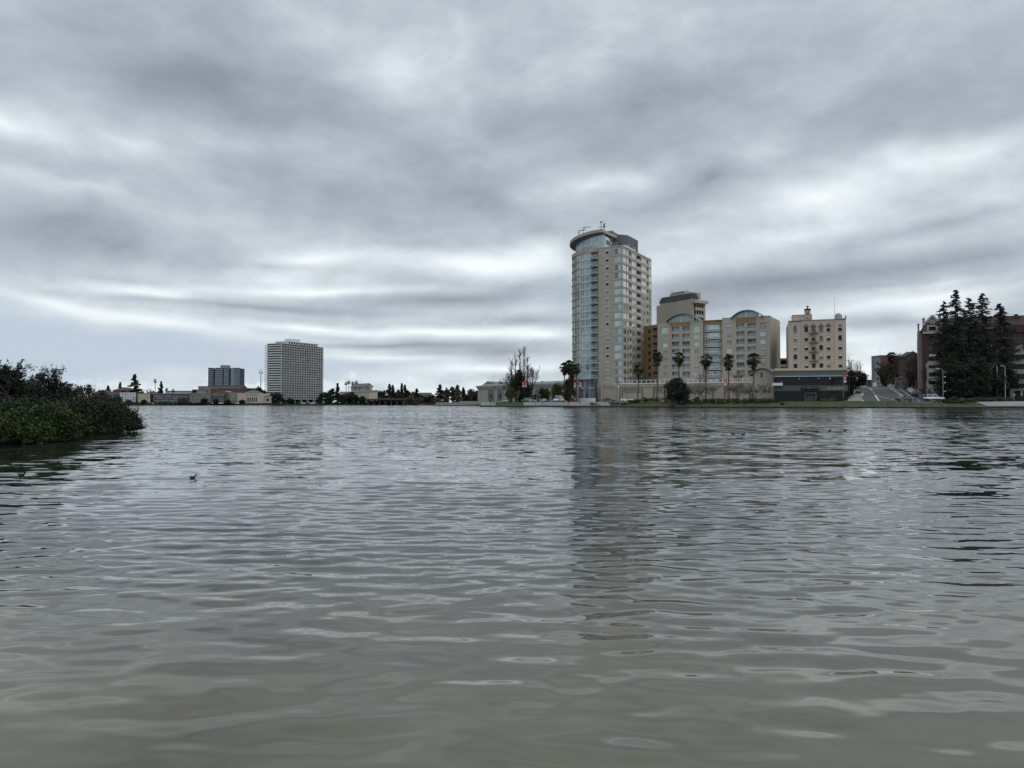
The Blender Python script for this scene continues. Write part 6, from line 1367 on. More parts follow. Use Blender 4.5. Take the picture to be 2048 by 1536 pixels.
# far low hedges along the shore: dark planting strip pieces
for i, (p0, p1, D, lb) in enumerate(((180, 300, 562, 'under the left houses'), (300, 420, 575, 'under the long balcony apartments'), (420, 545, 600, 'under the beige hall'), (545, 660, 636, 'under the white slab tower'), (660, 735, 655, 'under the courthouse'), (808, 850, 640, 'left of the far lawn'), (850, 885, 560, 'at the far lawn'))):
    rs = np.random.default_rng(i); x0, x1 = PX(p0, D), PX(p1, D); n = int((x1-x0)*26); C = np.stack([rs.uniform(x0, x1, n), D+2.5+rs.uniform(0, 1, n)*1.5, .9+rs.uniform(0, 1, n)**1.5*1.3], 1)
    tag(put('hedge', leaves('hedge', C, .5, F_dark, rs)), 'long dark low hedge on the far bank '+lb, 'hedge')

# ---------------------------------------------------------------- leafy island at the left
def island():
    mb = MB(); pts = [(-60, 18), (-16.5, 22.0), (-14.2, 24.2), (-16, 29), (-17.0, 33.5), (-19.5, 37), (-28, 42), (-60, 48)]
    inner = [(-60, 20), (-18.5, 23.5), (-16.5, 25.6), (-18, 30), (-19.0, 34), (-21.5, 36), (-28, 40), (-60, 46)]
    mb.prism(pts, -.6, .06, 0, inner); tag(mb.build('island_bank', mat('dark_mud', (.018, .015, .010), .3, 2, .9)), kind='structure')
    S_ = [ # px, D, ytop, width, mat, label
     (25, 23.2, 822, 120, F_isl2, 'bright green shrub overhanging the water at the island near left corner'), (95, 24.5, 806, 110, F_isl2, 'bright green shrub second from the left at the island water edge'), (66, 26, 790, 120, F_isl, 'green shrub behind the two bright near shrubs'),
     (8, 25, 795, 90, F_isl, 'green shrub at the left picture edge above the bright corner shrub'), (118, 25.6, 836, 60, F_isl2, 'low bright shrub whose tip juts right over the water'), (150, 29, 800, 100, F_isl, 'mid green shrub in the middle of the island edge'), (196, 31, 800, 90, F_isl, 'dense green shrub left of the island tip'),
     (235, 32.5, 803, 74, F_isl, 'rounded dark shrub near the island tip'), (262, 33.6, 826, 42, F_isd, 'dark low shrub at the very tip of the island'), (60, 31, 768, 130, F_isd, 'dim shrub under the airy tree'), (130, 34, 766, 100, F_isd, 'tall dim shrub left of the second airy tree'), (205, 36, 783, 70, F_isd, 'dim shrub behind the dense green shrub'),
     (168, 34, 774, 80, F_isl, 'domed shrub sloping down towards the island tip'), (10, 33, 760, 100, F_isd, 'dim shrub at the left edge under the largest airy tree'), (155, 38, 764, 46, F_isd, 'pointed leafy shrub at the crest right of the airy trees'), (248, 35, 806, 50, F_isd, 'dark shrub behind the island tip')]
    for px, D, yt, w, m, lb in S_:
        rs = np.random.default_rng(int(px*3+D)); z = .02; h = PZ(yt, D)-z; rx = w/1540*D/2; x = PX(px, D)
        e = empty('shrub', (x, D, z), 0, lb, 'shrub', 'shrubs of the leafy island'); mb = MB()
        for i in range(7): a = rs.uniform(0, 2*pi); limb_mesh(mb, rs, (rs.normal()*.1, rs.normal()*.1, 0), (cos(a)*.7, sin(a)*.7, 1), h*.5, .03, 2, .5, 3, .2)
        mb.build('stems', M_bark, e)
        nn = int(60*max(.5, w/100)); C = clumps(rs, nn, 200, rx, rx*.9, -.35, h*.94, .34, .45, .6); C = C[C[:, 2] > .02+.08*(np.sin(C[:, 0]*7+px)+1)*.5]
        # leafy sprays breaking the outline
        put('crown', leaves('crown', C, .042, m, rs, .15), e)
    T_ = [(18, 30, 716, 96, 'largest airy tree with small dark leaves at the left edge'), (104, 32, 722, 64, 'slender airy tree with open twigs rising above the island'), (52, 33, 742, 60, 'lower airy tree between the two taller ones'), (75, 34, 750, 60, 'small open tree filling the gap before the slender one'), (128, 35, 752, 46, 'short twiggy tree right of the slender airy tree')]
    for px, D, yt, w, lb in T_:
        rs = np.random.default_rng(int(px*5)); z = .02; h = PZ(yt, D)-z; R = w/1540*D/2; x = PX(px, D); e = empty('airy_tree', (x, D, z), 0, lb, 'tree', 'airy trees on the island'); mb = MB()
        for i in range(5): a = rs.uniform(0, 2*pi); limb_mesh(mb, rs, (0, 0, h*.3), (cos(a)*.35*R/h*2, sin(a)*.3, 1), h*.3, .035, 4, .36, 3, .25, minr=.006, ratio=.7)
        vs = np.array(mb.v); zt = vs[:, 2].max(); z0 = h*.3; vs[:, 2] = z0+(vs[:, 2]-z0)*((h*.98-z0)/(zt-z0)); q = np.percentile(np.abs(vs[:, 0]), 98); vs[:, :2] *= R/q; mb.v = [tuple(v) for v in vs]; mb.tube([(0, 0, 0), (0, 0, h*.32)], [.06, .045], 6); mb.build('branches', M_bark, e)
        tips = vs[vs[:, 2] > h*.42]; k = 2400 if px < 30 else 750; idx = rs.integers(0, len(tips), k); C = tips[idx]+rs.normal(size=(k, 3))*.045
        dense = 900 if px < 60 else 130; C2 = clumps(rs, 16, dense//16*3, R*.6, R*.6, h*.45, h*.85, .16, .1)
        put('crown', leaves('crown', np.concatenate([C, C2]), .052, F_isd, rs), e)
island()
# ---------------------------------------------------------------- vehicles
M_tyre = mat('tyre_rubber', (.012, .012, .013), 0, rough=.9); M_rim = mat('wheel_rim', (.30, .30, .31), 0, rough=.35, metal=.7); M_cgl = mat('car_glass', (.015, .018, .022), 0, rough=.05, spec=.8)
M_hl = mat('headlight_lens', (.6, .62, .62), 0, rough=.15); M_tl = mat('taillight_lens', (.35, .02, .015), 0, rough=.2); M_trim = mat('black_trim', (.02, .02, .022), 0, rough=.6)
KIND = {
 'sedan': dict(L=4.7, W=1.8, body=[(-2.35, .35), (-2.35, .8), (-2.2, .95), (-1.6, 1.0), (1.1, .95), (2.1, .78), (2.33, .62), (2.35, .35)], cab=[(-1.75, .97), (-1.05, 1.42), (.25, 1.45), (1.1, .94)]),
 'hatch': dict(L=4.1, W=1.75, body=[(-2.0, .35), (-2.05, .85), (-1.9, 1.0), (1.0, 1.0), (1.9, .8), (2.05, .6), (2.05, .35)], cab=[(-1.95, 1.0), (-1.55, 1.5), (.2, 1.52), (1.1, .98)]),
 'suv': dict(L=4.6, W=1.9, body=[(-2.3, .45), (-2.32, 1.0), (-2.25, 1.12), (1.1, 1.1), (2.15, 1.0), (2.3, .85), (2.32, .45)], cab=[(-2.22, 1.1), (-2.1, 1.78), (.25, 1.8), (1.0, 1.08)]),
 'van': dict(L=5.6, W=2.1, body=[(-2.8, .45), (-2.8, 1.2), (1.9, 1.2), (2.6, 1.05), (2.75, .8), (2.75, .45)], cab=[(-2.78, 1.2), (-2.75, 2.6), (1.2, 2.6), (1.95, 1.18)])}
_car = {}
def vehicle(kind, color, label, x, y, rz, group=None, cat='car', trim=None, z=None, simple_=False, sc=1.0):
    K = KIND[kind]; hw = K['W']/2; cn = 'car_paint_%02x%02x%02x' % tuple(int(c*255) for c in color); Mp = mat(cn, color, 0, rough=.25, spec=.6)
    key = (kind, cn, trim)
    if key not in _car:
        mb = MB(); P = K['body']; n = len(P)
        def ext(P, w0, w1, mi):
            n = len(P); w = [w0+(w1-w0)*((z-P[0][1])/(max(q[1] for q in P)-P[0][1]+1e-6)) for x_, z in P]
            mb.mesh([(x_, -ww, z) for (x_, z), ww in zip(P, w)]+[(x_, ww, z) for (x_, z), ww in zip(P, w)], [tuple(range(n))[::-1], tuple(range(n, 2*n))]+[(i, (i+1) % n, n+(i+1) % n, n+i) for i in range(n)], mi)
        ext(P, hw, hw*.97, 0); ext(K['cab'], hw*.95, hw*.76, 0)
        mb.box(-K['L']/2-.05, -K['L']/2+.15, -hw*.95, hw*.95, .33, .6, 1); mb.box(K['L']/2-.15, K['L']/2+.05, -hw*.95, hw*.95, .33, .55, 1)
        if trim: mb.box(-K['L']/2-.02, K['L']/2+.02, -hw-.02, hw+.02, .42, .68, 1)
        for s in (-1, 1): mb.box(.75, .95, s*hw if s > 0 else -hw-.15, hw+.15 if s > 0 else -hw, 1.0, 1.13, 0)
        body = mb.bm('body', [Mp, M_trim]); gl = MB(); C = K['cab']; zc0, zc1 = C[0][1], max(c[1] for c in C)
        def yw(z): return hw*(.95-.19*(z-zc0)/(zc1-zc0))+.012
        def lerp(a, b_, t): return (a[0]+(b_[0]-a[0])*t, a[1]+(b_[1]-a[1])*t)
        b0, b1 = lerp(C[0], C[1], .12), lerp(C[0], C[1], .86); f0, f1 = lerp(C[3], C[2], .12), lerp(C[3], C[2], .86)
        ks = [.0, .48, .52, 1.0] if kind != 'van' else [.72, .985, .99, 1.0]
        for s in (-1, 1):
            for t0, t1 in ((ks[0]+.03, ks[1]), (ks[2], ks[3]-.03)):
                q = [lerp(b0, f0, t0), lerp(b0, f0, t1), lerp(b1, f1, t1), lerp(b1, f1, t0)]; gl.face([(x_, s*yw(z), z) for x_, z in q])
        for A_, B_ in ((C[3], C[2]), (C[0], C[1])):
            if kind == 'van' and A_ == C[0]: continue
            a, c = lerp(A_, B_, .1), lerp(A_, B_, .9); dxo = .015 if A_ == C[3] else -.015; gl.face([(a[0]+dxo, -yw(a[1])*.92, a[1]), (a[0]+dxo, yw(a[1])*.92, a[1]), (c[0]+dxo, yw(c[1])*.92, c[1]), (c[0]+dxo, -yw(c[1])*.92, c[1])])
        glass = gl.bm('window', M_cgl); t = MB(); r = MB(); R_ = .34
        t.tube([(0, -.11, 0), (0, .11, 0)], R_, 16); r.tube([(0, -.125, 0), (0, .125, 0)], R_*.6, 10)
        h = MB(); h.box(0, .06, -.16, .16, 0, .13); 
        _car[key] = (body, glass, t.bm('tyre', M_tyre), r.bm('rim', M_rim), h.bm('headlight', M_hl), h.bm('taillight', M_tl))
    body, glass, tyre, rim, hl, tl = _car[key]
    zz = H(x, y)+.06 if z is None else z
    e = empty('parked_'+('van' if kind == 'van' else 'car') if group else ('van' if kind == 'van' else 'car'), (x, y, zz), rz, label, cat, group); e.scale = (sc, sc, sc)
    put('body', body, e); put('window', glass, e)
    if simple_: 
        for sx in (-1, 1): put('wheel', tyre, e, (sx*K['L']*.31, -hw+.12, .34))
        return e
    for sx in (-1, 1):
        for sy in (-1, 1): w = put('wheel', tyre, e, (sx*K['L']*.31, sy*(hw-.1), .34)); put('rim', rim, w)
    for s in (-1, 1): put('headlight', hl, e, (K['L']/2-.06, s*hw*.68, .66)); put('taillight', tl, e, (-K['L']/2+.0, s*hw*.72, .78))
    # ground tilt on the hill
    fx, fy = cos(rz), sin(rz); 
    if z is None: e.rotation_euler = (0, -atan((H(x+fx*1.5, y+fy*1.5)-H(x-fx*1.5, y-fy*1.5))/3), rz)
    return e
hd = atan2(RD.y, RD.x)
def carp(kind, color, label, px, D, rz, **k): return vehicle(kind, color, label, PX(px, D), D, rz, **k)
carp('sedan', (.085, .10, .10), 'dark grey green sedan driving right along the lakeside street', 1811.5, 224.5, -.02, trim=True, sc=1.08)
carp('suv', (.68, .70, .70), 'white four wheel drive wagon with black lower trim on the lakeside street', 1868.5, 221.5, -.02, trim=True, sc=1.08)
carp('hatch', (.70, .72, .72), 'white hatchback half hidden behind tawny grasses', 1925, 225, pi+.1)
def kerbcar(kind, color, label, px, py, off=0, **k): p = onH(px, py); return vehicle(kind, color, label, p.x, p.y, k.pop('rz', hd), group='cars parked up the hill street', **k)
kerbcar('sedan', (.010, .011, .016), 'black sedan with a pale rear at the left kerb of the hill street', 1716, 787.5)
kerbcar('hatch', (.45, .48, .50), 'silver car just above the black sedan at the left kerb', 1716, 779)
kerbcar('suv', (.16, .19, .17), 'greenish wagon highest of those parked on the right kerb', 1812, 778.5)
kerbcar('hatch', (.62, .65, .68), 'white car below the greenish wagon on the right kerb', 1820, 784)
kerbcar('sedan', (.60, .62, .66), 'silvery sedan between the white and the black cars on the right kerb', 1823.5, 787.5)
kerbcar('suv', (.012, .012, .014), 'black wagon lowest on the right kerb behind the grey green sedan', 1829, 793.5)
carp('van', (.66, .68, .70), 'white van seen from behind at the crest of the hill street', 1750.5, 352, hd, cat='van', z=8.6, sc=.85); carp('sedan', (.02, .02, .022), 'black car beside the white van at the crest', 1760, 356, hd, z=8.6)
carp('sedan', (.50, .54, .55), 'pale silver car crossing the hilltop at the right', 1787, 348, .05, z=8.5); carp('hatch', (.62, .64, .66), 'white hatchback beside the corner shop on the hilltop', 1725, 358, -.1, z=8.5); carp('hatch', (.05, .06, .09), 'dark blue car on the hilltop at the left by the hotel trees', 1702, 330, 0, z=H(PX(1702, 330), 330)+.1)
gp = 'vehicles on the street by the round tower'
carp('sedan', (.025, .03, .04), 'dark sedan parked before the left end of the tan podium', 1217, 286.5, -.48, group=gp)
carp('hatch', (.66, .68, .68), 'white car parked before the podium beside the ornate lamp', 1254, 276, -.48, group=gp)
carp('sedan', (.62, .63, .63), 'white sedan under the dark round evergreen', 1384, 255, -.45, group=gp)
carp('sedan', (.40, .055, .02), 'orange red car beneath the dark palm cluster', 1144, 298, -.15, group=gp)
carp('van', (.68, .69, .70), 'white box van left of the dark palm cluster', 1116.5, 312, -2.0, cat='van', group=gp)
carp('hatch', (.55, .58, .62), 'silver car between the box van and the orange red car', 1128.5, 310, -1.9, group=gp)
carp('suv', (.62, .63, .63), 'white wagon behind the trunks of the dark palms', 1133, 322, -.4, group=gp)
carp('hatch', (.30, .32, .33), 'silver grey hatchback facing the lake between two green trees', 1088.5, 322, -1.7, group=gp)
carp('suv', (.10, .13, .20), 'dark blue wagon left of the banner pole', 1051.5, 322, -1.5, group=gp)
carp('suv', (.38, .42, .42), 'pale green delivery wagon right of the banner pole', 1062, 334, -.2, group=gp)
carp('sedan', (.6, .6, .6), 'white car beneath the light green lawn tree', 1014, 352, 0, group=gp)
fc = [(262, 566), (268.5, 568), (288, 566), (301, 568), (340, 574), (347, 574), (362, 576), (371, 576), (391, 578), (399, 578), (427, 586), (441, 586), (477, 590), (487, 590), (524, 596), (556, 604), (583, 610), (607, 616), (624, 620), (637, 622)]
fl = ['at the white apartments left corner', 'before the white apartments', 'before the cream house', 'below the shingled house', 'below the left half of the long balcony apartments', 'second below the long balcony apartments', 'third below the long balcony apartments', 'at the right end of the long balcony apartments', 'before the grey green flats', 'right of the grey green flats door', 'before the weathered grey house', 'before the tan gabled flats', 'at the left corner of the beige hall', 'before the blank wall of the beige hall', 'before the low beige annex', 'under the big dark round tree', 'under the left columns of the slab tower', 'under the middle columns of the slab tower', 'under the right columns of the slab tower', 'at the right foot of the slab tower']
fcol = [(.62, .64, .66), (.66, .67, .68), (.5, .5, .5), (.62, .62, .62), (.05, .05, .06), (.4, .42, .45), (.55, .55, .55), (.08, .08, .10), (.5, .52, .54), (.12, .12, .13), (.62, .64, .64), (.55, .57, .58)]
cname = ['white', 'bright white', 'grey', 'pale', 'black', 'silver grey', 'light grey', 'dark', 'silver', 'charcoal', 'white', 'pale silver']
for i, ((px, D), w) in enumerate(zip(fc, fl)):
    k = ['sedan', 'suv', 'hatch'][i % 3]; vehicle(k, fcol[i % 12], cname[i % 12]+' car parked '+w, PX(px, D+5), D+5, .0 if i % 2 else pi, group='cars parked on the far shore', z=.95, simple_=True)
# ---------------------------------------------------------------- street furniture
M_pole = mat('galvanised_pole', (.36, .41, .40), .06, 1, .5); M_dpole = mat('dark_green_pole', (.03, .045, .04), .1, 1, .6); M_red = mat('banner_red', (.42, .06, .045), .15, 3, .8); M_lampw = mat('lamp_glass', (.60, .60, .57), 0, rough=.3)
def polebase(name, label, cat, px, D, y1, r=.11, m=M_pole, group=None):
    x = PX(px, D); z = gz(x, D); h = PZ(y1, D)-z; e = empty(name, (x, D, z), 0, label, cat, group); mb = MB(); mb.tube([(0, 0, 0), (0, 0, .3), (0, 0, .31), (0, 0, h)], [r*1.6, r*1.6, r, r*.6], 8); mb.build('pole', m, e); return e, h
def cobra(label, px, D, y1, side, arm=1.2, up=1.3, m=M_pole, heads=1, group='tall street lamps at the right'):
    e, h = polebase('street_lamp', label, 'street lamp', px, D, y1, .13, m, group); mb = MB(); mb.tube([(0, 0, h), (side*arm*.5, 0, h+up*.75), (side*arm, 0, h+up)], .06); mb.build('arm', m, e)
    for k in range(heads): mb = MB(); mb.box(-.1, .6, -.14, .14, -.08, .1); mb.build('lamp_head', M_lampw, e, loc=(side*arm-(.6 if side < 0 else 0), 0, h+up-k*.75)); 
    return e, h
e, h = cobra('pale street lamp with a double head before the redwoods', 1943, 226, 733.5, 1, .5, 1.0, heads=2); mb = MB(); mb.box(-.9, -.1, -.02, .02, 2.6, 3.0); mb.box(-.9, -.1, -.02, .02, 1.6, 1.9); mb.build('street_sign', mat('faded_sign', (.16, .20, .20), .1, 1, .6), e)
e, h = cobra('grey street lamp arching left beside the rounded balcony flats', 1886.5, 224, 740.5, -1, 1.1, .5, m=mat('grey_pole', (.20, .22, .23), .1, 1, .6))
for z in (5.5, 7.2, 8.6, 3.0): mb = MB(); mb.tube([(.1, 0, z), (.6, 0, z)], .05, 4); mb.tube([(.62, 0, z-.15), (.62, 0, z+.15)], [.2, .12], 6); mb.build('bracket_lamp', M_lampw, e)
e, h = polebase('utility_pole', 'bare pale pole before the redwoods, left of the banner lamp', 'pole', 1995, 224, 731, .16)
e, h = cobra('pale lamp pole with a black signal box, rightmost of the tall lamps', 2011, 223, 733.5, -1, .5, .3); mb = MB(); mb.box(-.22, .22, -.2, .2, h*.62, h*.72); mb.build('signal_box', M_trim, e)
e, h = polebase('sign_post', 'short post with a small white sign right of the tawny bed', 'sign', 2028.5, 222, 787, .05); mb = MB(); mb.box(-.2, .2, -.04, -.01, h-.7, h); mb.build('sign_plate', M_white, e)
e = empty('planter_box', (PX(1985+18.5, 224), 224, gz(PX(2003, 224), 224)), 0, 'small pale square frame between the two right poles', 'planter'); mb = MB(); mb.box(-.6, .6, 0, .1, .9, 1.3); mb.box(-.6, -.45, 0, .1, 0, .9); mb.box(.45, .6, 0, .1, 0, .9); mb.build('frame', mat('weathered_wood', (.14, .12, .10), .2, 2, .9), e)
def signal(label, px, D, yl, ybx, arm):
    e, h = polebase('traffic_signal', label, 'traffic light', px, D, ybx, .12, M_dpole); zz = PZ(yl, D)-e.location.z
    mb = MB(); mb.tube([(0, 0, zz+.5), (arm, 0, zz+.6)], .07); mb.build('mast_arm', M_dpole, e); mb = MB(); mb.box(arm-.26, arm+.26, -.12, .12, zz-1.0, zz+.42); mb.build('signal_head', M_trim, e)
    mb = MB(); mb.tube([(arm, -.16, zz), (arm, -.121, zz)], .16, 14); mb.build('red_light', mat('red_signal', (.5, .02, .02), 0, emit=((1, .03, .04), 1.6)), e); return e
signal('red traffic light on a mast arm right of the tan hotel', 1699, 246, 756.3, 740, 2.5)
signal('red traffic light among the bare trees on the hill street', 1812, 300, 754.3, 745, -2.2)
def banner_pole(label, px, D, y1, sides, by0, by1, globe=True, cols=('r',), group='lamp poles with red banners', m=M_dpole):
    e, h = polebase('banner_pole', label, 'lamp pole', px, D, y1, .11, m, group)
    z0, z1 = PZ(by1, D)-e.location.z, PZ(by0, D)-e.location.z
    for s in sides:
        mb = MB(); w = .85; a, c = (.12, .12+w) if s > 0 else (-.12-w, -.12); mb.box(a, c, -.02, .02, z0+(z1-z0)*.3, z1, 0); mb.box(a+.05, c-.05, -.018, .018, z0, z0+(z1-z0)*.3, 1); mb.box(a+w*.3, c-w*.25, -.03, .03, z0+(z1-z0)*.5, z0+(z1-z0)*.7, 1); mb.tube([(0, 0, z1+.05), (s*(w+.15), 0, z1+.05)], .03, 4, 2); mb.build('banner', [M_red, mat('banner_white', (.55, .52, .50), .05, 1, .8), m], e)
    if globe:
        for s in (-1, 1): mb = MB(); mb.tube([(s*.35, 0, h-1.9), (s*.35, 0, h-1.65), (s*.35, 0, h-1.4)], [.08, .2, .08], 8); mb.build('lamp_globe', M_lampw, e)
    return e
banner_pole('pole with two red banners in front of the ivy mass', 1049, 318, 763, (-1, 1), 763, 774)
banner_pole('pole with red banner at the left edge of the tower lobby', 1153, 286, 762.5, (-1,), 764, 774, False)
banner_pole('pole with red banner in front of the lobby glass', 1158, 284, 762.5, (1,), 762.5, 773, False)
banner_pole('ornate lamp pole with a red banner before the podium left end', 1234, 277, 762, (1,), 763, 775)
banner_pole('pole with a red banner beside the fourth palm', 1454.5, 241, 757, (-1,), 758, 770, False)
banner_pole('green grey pole with a red banner at the right end of the restaurant', 1687, 233, 733, (1,), 750, 765, False, m=mat('green_grey_pole', (.11, .14, .13), .1, 1, .6))
def lantern(label, px, D, y1, arch=False):
    e, h = polebase('lantern_post', label, 'lamp post', px, D, y1, .07, M_dpole, 'dark lantern posts along the lake'); mb = MB()
    if arch: P = [(.0, 0, h), (-.15, 0, h+.7), (-.55, 0, h+.95), (-.95, 0, h+.6), (-.95, 0, h-.3)]; mb.tube(P, .04, 5); mb.tube([(-.95, 0, h-1.0), (-.95, 0, h-.75), (-.95, 0, h-.3)], [.12, .32, .08], 8)
    else: mb.tube([(0, 0, h-.1), (0, 0, h+.35), (0, 0, h+.55)], [.1, .25, .05], 8)
    mb.build('lantern', M_dpole, e)
lantern('dark crook shaped lantern post before the podium', 1254, 268, 775, True); lantern('dark lantern post at the tip of the point', 986.5, 306, 782); lantern('thin tall post right of the lantern at the point', 989.6, 307, 775); lantern('short dark post before the grey green sedan', 1809.5, 214.5, 793.5); lantern('slim grey post on the lawn right of the dark evergreen', 1373, 246, 780); lantern('slim dark post at the promenade before the lobby', 1158.5, 279, 783)
e, h = polebase('notice_board', 'small white notice on a post at the left kerb of the hill street', 'sign', 1724.5, 228, 786, .04); mb = MB(); mb.box(-.38, .38, -.03, .0, h-.75, h); mb.build('sign_plate', mat('notice_white', (.42, .43, .43), .05, 1, .6), e)
# rocks and planters on the promenade
def rock(label, px, D, w, h, m, name='boulder', cat='rock'):
    rs = np.random.default_rng(int(px)); mb = MB(); x = PX(px, D); n = 10; z = H(x, D)-.1
    ring = [[(w/2*k*cos(2*pi*i/n)*(1+.25*rs.normal()*.5), .8*k*sin(2*pi*i/n), hh*h*(1+.12*rs.normal())) for i in range(n)] for k, hh in ((1, 0), (.95, .5), (.6, .95))]
    vs = sum(ring, []); fs = [(a*n+i, a*n+(i+1) % n, (a+1)*n+(i+1) % n, (a+1)*n+i) for a in range(2) for i in range(n)]+[tuple(range(2*n, 3*n))]; mb.mesh(vs, fs); tag(mb.build(name, m, None, loc=(x, D, z)), label, cat)
rock('dark rock heap at the water edge of the promenade', 1228, 264.5, 2.2, 1.1, M_concd); rock('low dark stone planter on the promenade', 1195, 270.5, 2.4, .6, mat('planter_stone', (.10, .095, .08), .2, 1, .9), 'stone_planter', 'planter')
# outfall: dark low shapes under the round evergreen
rock('low dark rock below the round evergreen', 1352, 246, 3.0, .6, M_concd)
# ---------------------------------------------------------------- people
def skin(name, nodes, edges, m, parent, sub=1):
    me = bpy.data.meshes.new(name); me.from_pydata([n[:3] for n in nodes], edges, []); me.materials.append(m); o = put(name, me, parent)
    md = o.modifiers.new('skin', 'SKIN'); md.use_smooth_shade = True
    if not me.skin_vertices: 
        raise RuntimeError('skin layer')
    for i, n in enumerate(nodes): me.skin_vertices[0].data[i].radius = (n[3], n[4] if len(n) > 4 else n[3]); me.skin_vertices[0].data[i].use_root = (i == 0)
    s = o.modifiers.new('sub', 'SUBSURF'); s.levels = sub; s.render_levels = sub; return o
def person(label, px, D, facing, top, legs, hair=(.02, .015, .01), stride=1.0, shorts=False, sc=1.0, bent=.35, group=None, skinc=(.30, .18, .12)):
    x = PX(px, D); z = gz(x, D)+.05; e = empty('person', (x, D, z), facing, label, 'person', group); e.scale = (sc, sc, sc)
    Ms = mat('skin_%02x' % int(skinc[0]*255), skinc, 0, rough=.6); s = stride
    body = [(0, 0, .93, .11), (0, 0, 1.12, .115), (.01, 0, 1.34, .13), (.015, 0, 1.46, .055), (.03, 0, 1.55, .07), (.035, 0, 1.65, .085), (.03, 0, 1.71, .06)]; E_ = [(0, 1), (1, 2), (2, 3), (3, 4), (4, 5), (5, 6)]
    def add(base, pts):
        p = base
        for q in pts: body.append(q); E_.append((p, len(body)-1)); p = len(body)-1
        return p
    legF = [(.02, .09, .88, .085), (.16*s, .09, .50, .058), (.20*s, .09, .10, .042), (.34*s, .09, .035, .035)]; legB = [(.0, -.09, .88, .085), (-.06*s, -.09, .50, .058), (-.32*s, -.09, .17*s+.08*(1-s), .042), (-.22*s, -.09, .04, .035)]
    add(0, legF); add(0, legB)
    armF = [(.0, -.19, 1.40, .055), (.05+.1*s, -.23, 1.14, .042), (.12+.26*s*bent*2, -.21, .95+.3*bent, .028)]; armB = [(.0, .19, 1.40, .055), (-.12*s, .23, 1.14, .042), (-.12*s+.1*bent, .22, .90+.2*bent, .028)]
    for arm, sy in ((armF, -1), (armB, 1)):
        w = add(2, arm); wx, wy, wz = arm[-1][:3]; pm = add(w, [(wx+.03, wy, wz-.08, .026, .018)])
        for k, dl in enumerate((.075, .085, .08, .065)): add(pm, [(wx+.045+.01*k, wy+(k-1.5)*.02, wz-.12, .009), (wx+.055+.01*k, wy+(k-1.5)*.021, wz-.08-dl, .008)])
        add(pm, [(wx+.07, wy-sy*.01, wz-.09, .010), (wx+.085, wy-sy*.015, wz-.125, .009)])
    skin('body', body, E_, Ms, e)
    Mt = mat('cloth_%02x%02x%02x' % tuple(int(c*255) for c in top), top, .1, 6, .9); Ml = mat('cloth_%02x%02x%02x' % tuple(int(c*255) for c in legs), legs, .1, 6, .9)
    g = lambda L, k: [(a, b_, c, r*k[0]+k[1]) for a, b_, c, r in L]
    jk = [(0, 0, .98, .145), (0, 0, 1.15, .14), (.01, 0, 1.36, .150), (.015, 0, 1.46, .08)]+g(armF, (1.1, .015))+g(armB, (1.1, .015)); skin('jacket', jk, [(0, 1), (1, 2), (2, 3), (2, 4), (4, 5), (5, 6), (2, 7), (7, 8), (8, 9)], Mt, e)
    lf, lb = (legF[:2], legB[:2]) if shorts else (legF[:3], legB[:3]); tr = [(0, 0, .97, .135)]+g(lf, (1.1, .015))+g(lb, (1.1, .015)); n = len(lf); skin('shorts' if shorts else 'trousers', tr, [(0, 1)]+[(i, i+1) for i in range(1, n)]+[(0, n+1)]+[(i, i+1) for i in range(n+1, 2*n)], Ml, e)
    mb = MB(); mb.tube([(.0, 0, 1.60), (.01, 0, 1.68), (.015, 0, 1.745), (.015, 0, 1.77)], [.088, .105, .08, .02], 8); mb.build('hair', mat('hair_%02x' % int(hair[0]*255), hair, 0), e)
    for L in (legF, legB): mb = MB(); a, c = L[2], L[3]; mb.tube([(a[0]-.04, a[1], a[2]-.04), (c[0]+.02, c[1], c[2]+.005)], [.055, .045], 6); mb.build('shoe', mat('shoe_pale', (.30, .30, .30), 0), e)
    return e
person('person in a red jacket and dark trousers walking left on the lawn edge', 1776, 214.6, pi, (.42, .030, .035), (.02, .02, .025), sc=1.02, bent=.1)
person('person in dark clothes walking on the path right of the short dark post', 1820, 213.2, pi, (.02, .022, .025), (.03, .03, .03), sc=1.0, stride=.6, bent=.1)
person('left jogger in a black top and shorts on the lakeside path', 1869, 213, 0, (.015, .015, .02), (.02, .02, .025), shorts=True, stride=1.2, bent=.6, group='two joggers')
person('right jogger in a navy top beside the other jogger', 1877, 213, 0, (.02, .025, .05), (.012, .012, .014), shorts=True, stride=1.1, bent=.6, group='two joggers')
person('person in black standing at the tip of the point', 981, 304.5, .5, (.012, .012, .014), (.012, .012, .014), stride=.15, sc=1.15, bent=.05)
person('walker in a white top on the promenade', 1070.5, 292.5, pi, (.5, .5, .48), (.03, .035, .05), stride=.5, bent=.1)
person('walker in a grey top and dark shorts, second on the promenade', 1085, 290.5, 0, (.35, .36, .38), (.03, .03, .04), stride=1.1, bent=.3)
person('dark figure walking before the orange red car', 1136.5, 279.5, 0, (.012, .012, .016), (.02, .02, .03), stride=.4, bent=.1)
person('distant person in black behind the two walkers', 1075, 310, 0, (.012, .012, .014), (.02, .02, .02), stride=.3)
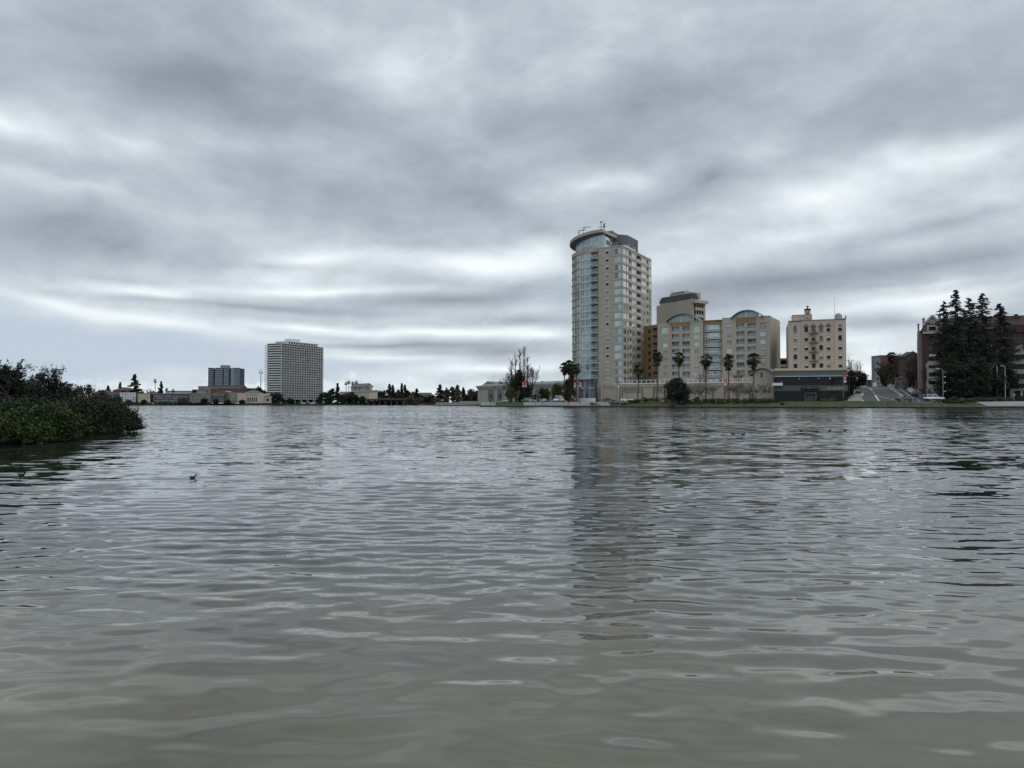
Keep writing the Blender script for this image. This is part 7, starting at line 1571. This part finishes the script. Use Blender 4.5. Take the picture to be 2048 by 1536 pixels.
# ---------------------------------------------------------------- birds
def coot(label, px, py, facing, L=.16, col=(.012, .012, .013), group='dark water birds on the lake', neck=1.0, beakc=(.45, .42, .36)):
    r = ray(px, py); t = CAMZ/-r[2]; x, y = r[0]*t, r[1]*t; e = empty('water_bird', (x, y, .0), facing, label, 'bird', group); k = L/.32; e.scale = (k, k, k)
    M = mat('plumage_%02x' % int(col[0]*255), col, .15, 20, .7)
    mb = MB(); Q = [(-.19, .095, .008), (-.15, .08, .03), (-.09, .055, .058), (0, .045, .070), (.06, .055, .060), (.095, .09, .040), (.108, .135, .029), (.118, .17, .034), (.140, .195*neck, .040), (.168, .19*neck, .028), (.182, .185*neck, .010)]
    mb.tube([(a, 0, c) for a, c, r_ in Q], [r_ for a, c, r_ in Q], 12); mb.build('body', M, e, True)
    mb = MB(); mb.tube([(.18, 0, .192*neck), (.22, 0, .180*neck)], [.015, .003], 6); mb.build('beak', mat('beak_pale', beakc, 0), e); return e
coot('dark coot swimming alone in the left middle of the lake', 386, 957, .15, .105)
coot('dark coot in the ripples near the left picture edge', 44, 952, .3, .12)
for px, py, f, lb in ((900, 845.5, 0, 'tiny dark bird left of the lake centre'), (1200, 848, pi, 'tiny dark bird in the reflection of the round tower'), (1465.5, 869, pi*.9, 'dark bird in the condo reflection, left of a pair'), (1487, 870, 0, 'dark bird right of the condo reflection pair'), (1602, 863, pi, 'first dark bird of four beneath the restaurant'), (1633.5, 864, 0, 'second dark bird of four, with a raised tail'), (1659.5, 863, .5, 'third dark bird of four beneath the restaurant'), (1690, 862.5, pi, 'fourth dark bird at the right of the four'), (787, 836, 0, 'tiny dark speck of a bird on the far water'), (1001, 846, 1, 'tiny dark bird below the point')): coot(lb, px, py, f, .16)
coot('small white gull on the water below the second right palm', 1405.5, 829.5, 0, .16, (.65, .65, .63), None)
def flying(label, px, py, D, w, rz):
    p = (PX(px, D, py), D, PZ(py, D)); e = empty('flying_bird', p, rz, label, 'bird', 'birds high in the sky'); k = w/1.2; e.scale = (k, k, k); M = mat('plumage_0c', (.03, .03, .03), .1)
    mb = MB(); mb.tube([(-.25, 0, 0), (-.1, 0, .02), (.12, 0, .03), (.25, 0, .01)], [.02, .07, .06, .015], 6); mb.build('body', M, e)
    for s in (-1, 1): mb = MB(); mb.mesh([(.1, 0, .03), (.13, s*.3, .12), (-.03, s*.6, .05), (-.08, 0, .02), (-.06, s*.3, .10)], [(0, 1, 4, 3), (1, 2, 4)]); mb.build('wing', M, e)
flying('small bird gliding in the clouds, left of the round tower', 797.5, 508, 160, .55, 1.2); flying('tiny bird near the top centre of the sky', 900, 113, 140, .45, .4); flying('tiny bird left of the other one near the top of the sky', 761, 121, 150, .4, 1.0)
